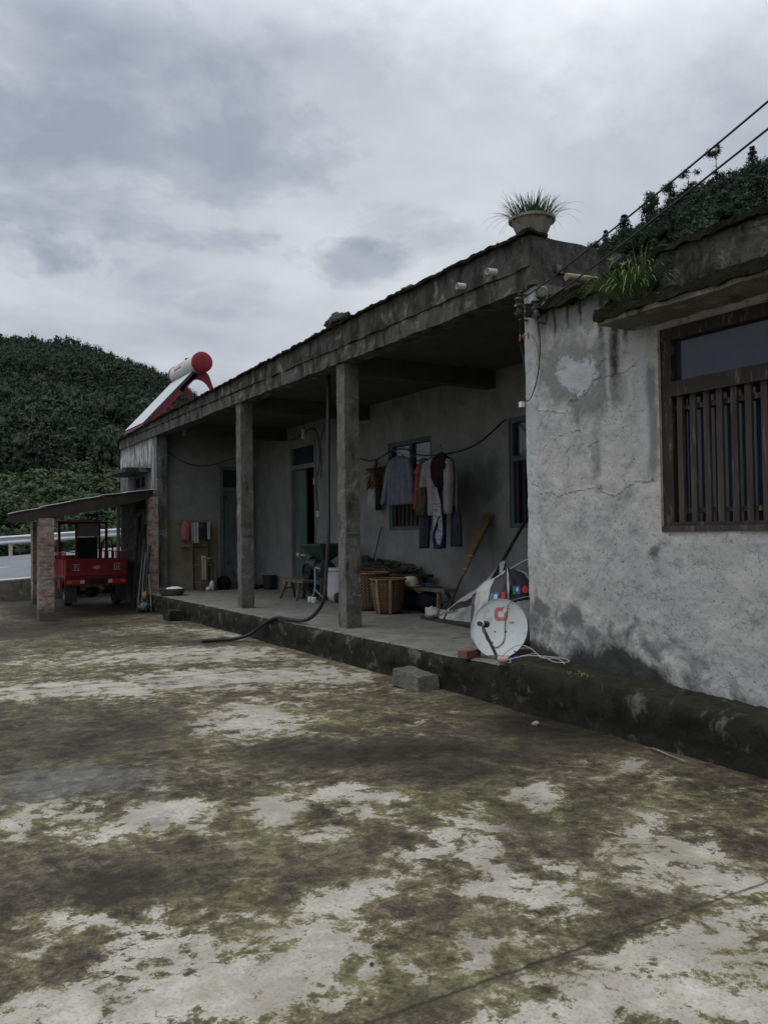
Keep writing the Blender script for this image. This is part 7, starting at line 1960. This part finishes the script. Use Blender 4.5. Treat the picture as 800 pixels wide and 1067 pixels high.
mb = MB(); rings = []
for k, lf in [(0.001, 0)] + [(k, 0) for k in np.linspace(.1, 1, 11)] + [(1.025, .006), (1.035, -.002), (1.03, -.016), (1.0, -.02)] + [(k, -.012) for k in np.linspace(.95, .05, 7)]:
    rings.append([tuple(dish_pt(*ell(a, k), lift=lf)) for a in np.linspace(0, 2 * math.pi, 61)[:-1]])
for i in range(len(rings) - 1):
    pass
mb.loft(rings); mb.build('reflector', MAT['dishwhite'], sdsh, smooth=True, smooth_angle=40)
MAT['fadedred'] = M('faded_red_print', (.46, .10, .11), (.52, .26, .26), 40, .6, bmp=0, lo=.45, hi=.75)
mb = MB()
def dpatch(pts_in, pts_out):
    rows = np.array([[tuple(dish_pt(*p, lift=.0022)) for p in pts_in], [tuple(dish_pt(*p, lift=.0022)) for p in pts_out]])
    mb.grid(rows)
lc = (.012, .150)
def sq(a, r_):
    n_ = 4.0; c_, s_ = math.cos(a), math.sin(a)
    k = r_ / (abs(c_) ** n_ + abs(s_) ** n_) ** (1 / n_)
    return (lc[0] + k * c_, lc[1] + k * s_)
aa = np.linspace(R(66), R(384), 50)
dpatch([sq(a, .031) for a in aa], [sq(a, .066) for a in aa])
for (x, y, dx, dy) in ((.030, .205, .006, .022), (.052, .205, .002, .026), (.068, .222, .012, .012), (.070, .198, .018, .008), (.072, .176, .014, .004)):
    dpatch([(x, y), (x + dx * .5, y - .002)], [(x + dx, y + dy), (x + dx * 1.5 + .004, y + dy - .004)])
mb.build('logo', MAT['fadedred'], sdsh)
mb = MB()
for k in range(7):
    x = -.10 + k * .026
    hgt = .010 + .006 * (k % 2)
    dpatch([(x, .058), (x + .004, .058)], [(x, .058 + hgt), (x + .004, .058 + hgt)]); dpatch([(x - .003, .063), (x + .010, .063)], [(x - .003, .066), (x + .010, .066)])
mb.build('faded_lettering', M('pale_pink_print', (.56, .42, .42), (.60, .58, .57), 60, .6, bmp=0), sdsh)
mb = MB()
for x in (.098, .115, .130):
    dpatch([(x, .054), (x + .010, .054)], [(x, .076), (x + .010, .076)])
dpatch([(.095, .064), (.143, .064)], [(.095, .067), (.143, .067)])
mb.build('lettering', MAT['fadedred'], sdsh)
mb = MB()
for (x, y) in ((-.048, -.026), (.060, -.026), (-.070, -.140), (.036, -.140)):
    p = dish_pt(x, y); mb.lathe([(.0, .004), (.007, .003), (.009, 0)], p, 10, dn)
mb.build('bolt', MAT['rust'], sdsh)
a0_ = dish_pt(-.03, -.30) + dn * .01; a1_ = dc + dr_ * -.135 - du * .05 + dn * .30
a0_.z = max(a0_.z, .40)
mb = MB(); mb.tube([a0_, a1_], [.016, .014], 8); arm = mb.build('feed_arm', MAT['grey_metal'], sdsh, smooth=True, smooth_angle=40)
lnb_d = (dc - a1_).normalized()
mb = MB(); mb.lathe([(0, -.075), (.022, -.075), (.024, -.03), (.020, .0), (.020, .04), (.034, .05), (.034, .075), (.028, .08), (0, .075)], a1_ + Vector((0, 0, .03)), 18, lnb_d); mb.build('receiver', MAT['castiron'], arm, smooth=True, smooth_angle=40)
mb = MB(); mb.lathe([(0, .081), (.030, .081), (.034, .076)], a1_ + Vector((0, 0, .03)), 18, lnb_d); mb.lathe([(0, -.05), (.025, -.05), (.027, -.03), (.025, -.01), (0, -.01)], a1_ + Vector((0, 0, .03)), 14, lnb_d); mb.build('receiver_cap', MAT['white_plastic'], arm, smooth=True, smooth_angle=40)
mb = MB(); mb.tube([a1_ + Vector((0, 0, .0)), dish_pt(-.15, -.06, .16), dish_pt(-.10, -.13, .05), dish_pt(-.05, -.185, .012), dish_pt(.0, -.17, .012), dish_pt(.045, -.10, .012), dish_pt(.05, .03, .012), dish_pt(.065, .15, .012), dish_pt(.10, .25, .03), dc + dr_ * .20 + du * .30 + dn * .02, Vector((5.50, 6.30, 1.0)), Vector((5.30, 6.205, 1.0))], .005, 6, smooth_steps=7); mb.build('coax_cable', M('tan_cable', (.20, .17, .13), None, 8, .6, bmp=0), sdsh)
mb = MB(); mb.tube([a1_, a1_ + Vector((.02, 0, -.06)), a0_ + (a1_ - a0_) * .55 + dr_ * -.02, a0_ + (a1_ - a0_) * .35], .005, 6, smooth_steps=5); mb.build('coax_cable', M('pale_cable', (.5, .5, .48), None, 8, .6, bmp=0), sdsh)
mb = MB(); mb.box(a0_.x - .05, a0_.x + .06, a0_.y - .05, a0_.y + .05, FZ, FZ + .028); mb.box(a0_.x + .02, a0_.x + .15, a0_.y - .03, a0_.y + .05, FZ, FZ + .012); mb.build('mount_plate', MAT['grey_metal'], sdsh)
# back strut to the floor
mb = MB(); mb.tube([dc - dn * .06, Vector((5.52, 6.95, FZ))], .014, 7); mb.lathe([(0, 0), (.07, 0), (.07, .02), (0, .02)], dc - dn * .075, 14, dn); mb.build('back_strut', MAT['grey_metal'], sdsh)
MAT['looseb'] = M('orange_brown_brick', (.19, .085, .052), (.12, .055, .038), 12, .9, bmp=.4, c3=(.12, .07, .05))
for (x, y, rz, lab, dkk) in ((4.98, 6.86, .3, 'orange-brown brick at the left foot of the satellite dish', 'looseb'), (5.42, 6.55, -.4, 'dark brick under the right side of the satellite dish', 'darkbrick')):
    MAT.setdefault('darkbrick', M('dark_brick', (.06, .04, .033), (.04, .028, .025), 12, .95, bmp=.4))
    mb = MB(); mb.rbox(-.115, .115, -.055, .055, 0, .07, .04, .003, 9)
    mb.v = [(x + px * math.cos(rz) - py * math.sin(rz), y + px * math.sin(rz) + py * math.cos(rz), FZ + pz) for (px, py, pz) in mb.v]
    tag(mb.build('brick', MAT[dkk], None), lab, 'brick')
cc = thing('coiled_cable', (5.1, 6.2, FZ), 'loose coil of white cable with a pale plug on the porch edge by the dish', 'cable')
mb = MB()
pts = [(4.97, 6.36, .41), (5.02, 6.28, .50), (5.06, 6.18, .55), (5.09, 6.06, .53), (5.08, 5.94, .485), (5.05, 5.78, .47), (5.0, 5.62, .465), (5.06, 5.52, .475), (5.11, 5.62, .485), (5.08, 5.8, .485), (5.02, 5.98, .478), (4.99, 6.12, .45), (4.98, 6.25, .41), (5.03, 6.3, .41), (5.07, 6.16, .45), (5.09, 5.98, .49), (5.03, 5.84, .475), (5.08, 5.70, .48), (5.04, 5.58, .47), (4.99, 5.50, .465)]
mb.tube(pts, .0038, 6, smooth_steps=4); mb.build('flex', M('greyish_flex', (.42, .42, .42), (.3, .3, .3), 6, .5, bmp=0), cc, smooth=True)
mb = MB(); mb.lathe([(0, 0), (.03, 0), (.036, .03), (.034, .10), (.02, .115), (0, .115)], (4.99, 6.40, FZ + .035), 14, (.3, -1, .1)); mb.build('plug', M('salmon_plastic', (.48, .36, .29), None, 8, .5, bmp=0), cc, smooth=True, smooth_angle=40)
mb = MB(); mb.blob((5.05, 6.20, FZ + .05), (.05, .06, .035), 2, .3, 8, 3); mb.build('plug_wrap', cloth('dark_blue_tape', (.03, .035, .13)), cc, smooth=True)

# ------------------------------------------------------------------ hose and loose blocks
mb = MB(); mb.tube([(5.5, 10.92, 3.98), (5.42, 10.8, 3.2), (5.32, 10.62, 2.3), (5.2, 10.40, 1.56), (5.15, 10.38, 1.05), (5.10, 10.36, .72), (5.04, 10.5, .52), (4.98, 10.75, .41), (4.95, 11.2, .395), (4.93, 11.6, .385), (4.85, 11.95, .25), (4.72, 12.15, .10), (4.50, 12.27, .035), (4.30, 12.33, .03), (4.05, 12.36, .028)], .026, 12, smooth_steps=8)
tag(mb.build('drain_hose', MAT['black'], None, smooth=True), 'thick black drain hose hanging from the roof and trailing onto the yard', 'hose')
MAT['block'] = weathered_concrete('broken_concrete', (.14, .135, .112), (.09, .086, .072), (.04, .037, .03), (.22, .21, .18), zs=(1, 1, 1), blackness=.15)
def rough_block(name, x, y, lx, ly, h, rz, lab, mat, tilt=0.0, seed=1.0):
    mb = MB(); mb.rbox(-lx, lx, -ly, ly, 0, h, .05, .020, 4.5, seed)
    mb.v = [(x + px * (1 - .12 * pz / h) * math.cos(rz) - py * (1 - .1 * pz / h) * math.sin(rz), y + px * (1 - .12 * pz / h) * math.sin(rz) + py * (1 - .1 * pz / h) * math.cos(rz), pz + tilt * py - .01) for (px, py, pz) in mb.v]
    return tag(mb.build(name, mat, None), lab, 'block')
rough_block('concrete_block', 4.74, 7.50, .14, .23, .17, R(6), 'rough concrete block lying in the yard against the porch edge', MAT['block'], .08)
rough_block('concrete_block', 4.74, 16.15, .15, .24, .20, 0, 'dark stone step block on the ground below the far end of the porch', MAT['edge'], 0, 4.0)
for (x, y, s_, lab) in ((4.62, 5.45, .035, 'tiny pale pebble on the wet ground beside the plinth'), (1.55, 2.78, .009, 'tiny dark pebble on the pale concrete near the bottom edge')):
    mb = MB(); mb.blob((x, y, s_ * .4), (s_, s_ * .8, s_ * .6), 3, .3, 7, 2); tag(mb.build('pebble', MAT['potclay'] if x > 3 else MAT['rock'], None), lab, 'pebble')
mb = MB(); mb.tube([(4.78, 4.35, .02), (4.74, 4.15, .015), (4.70, 4.0, .018)], .005, 6); tag(mb.build('twig', MAT['potclay'], None), 'pale twig lying on the ground along the foot of the plinth', 'twig')
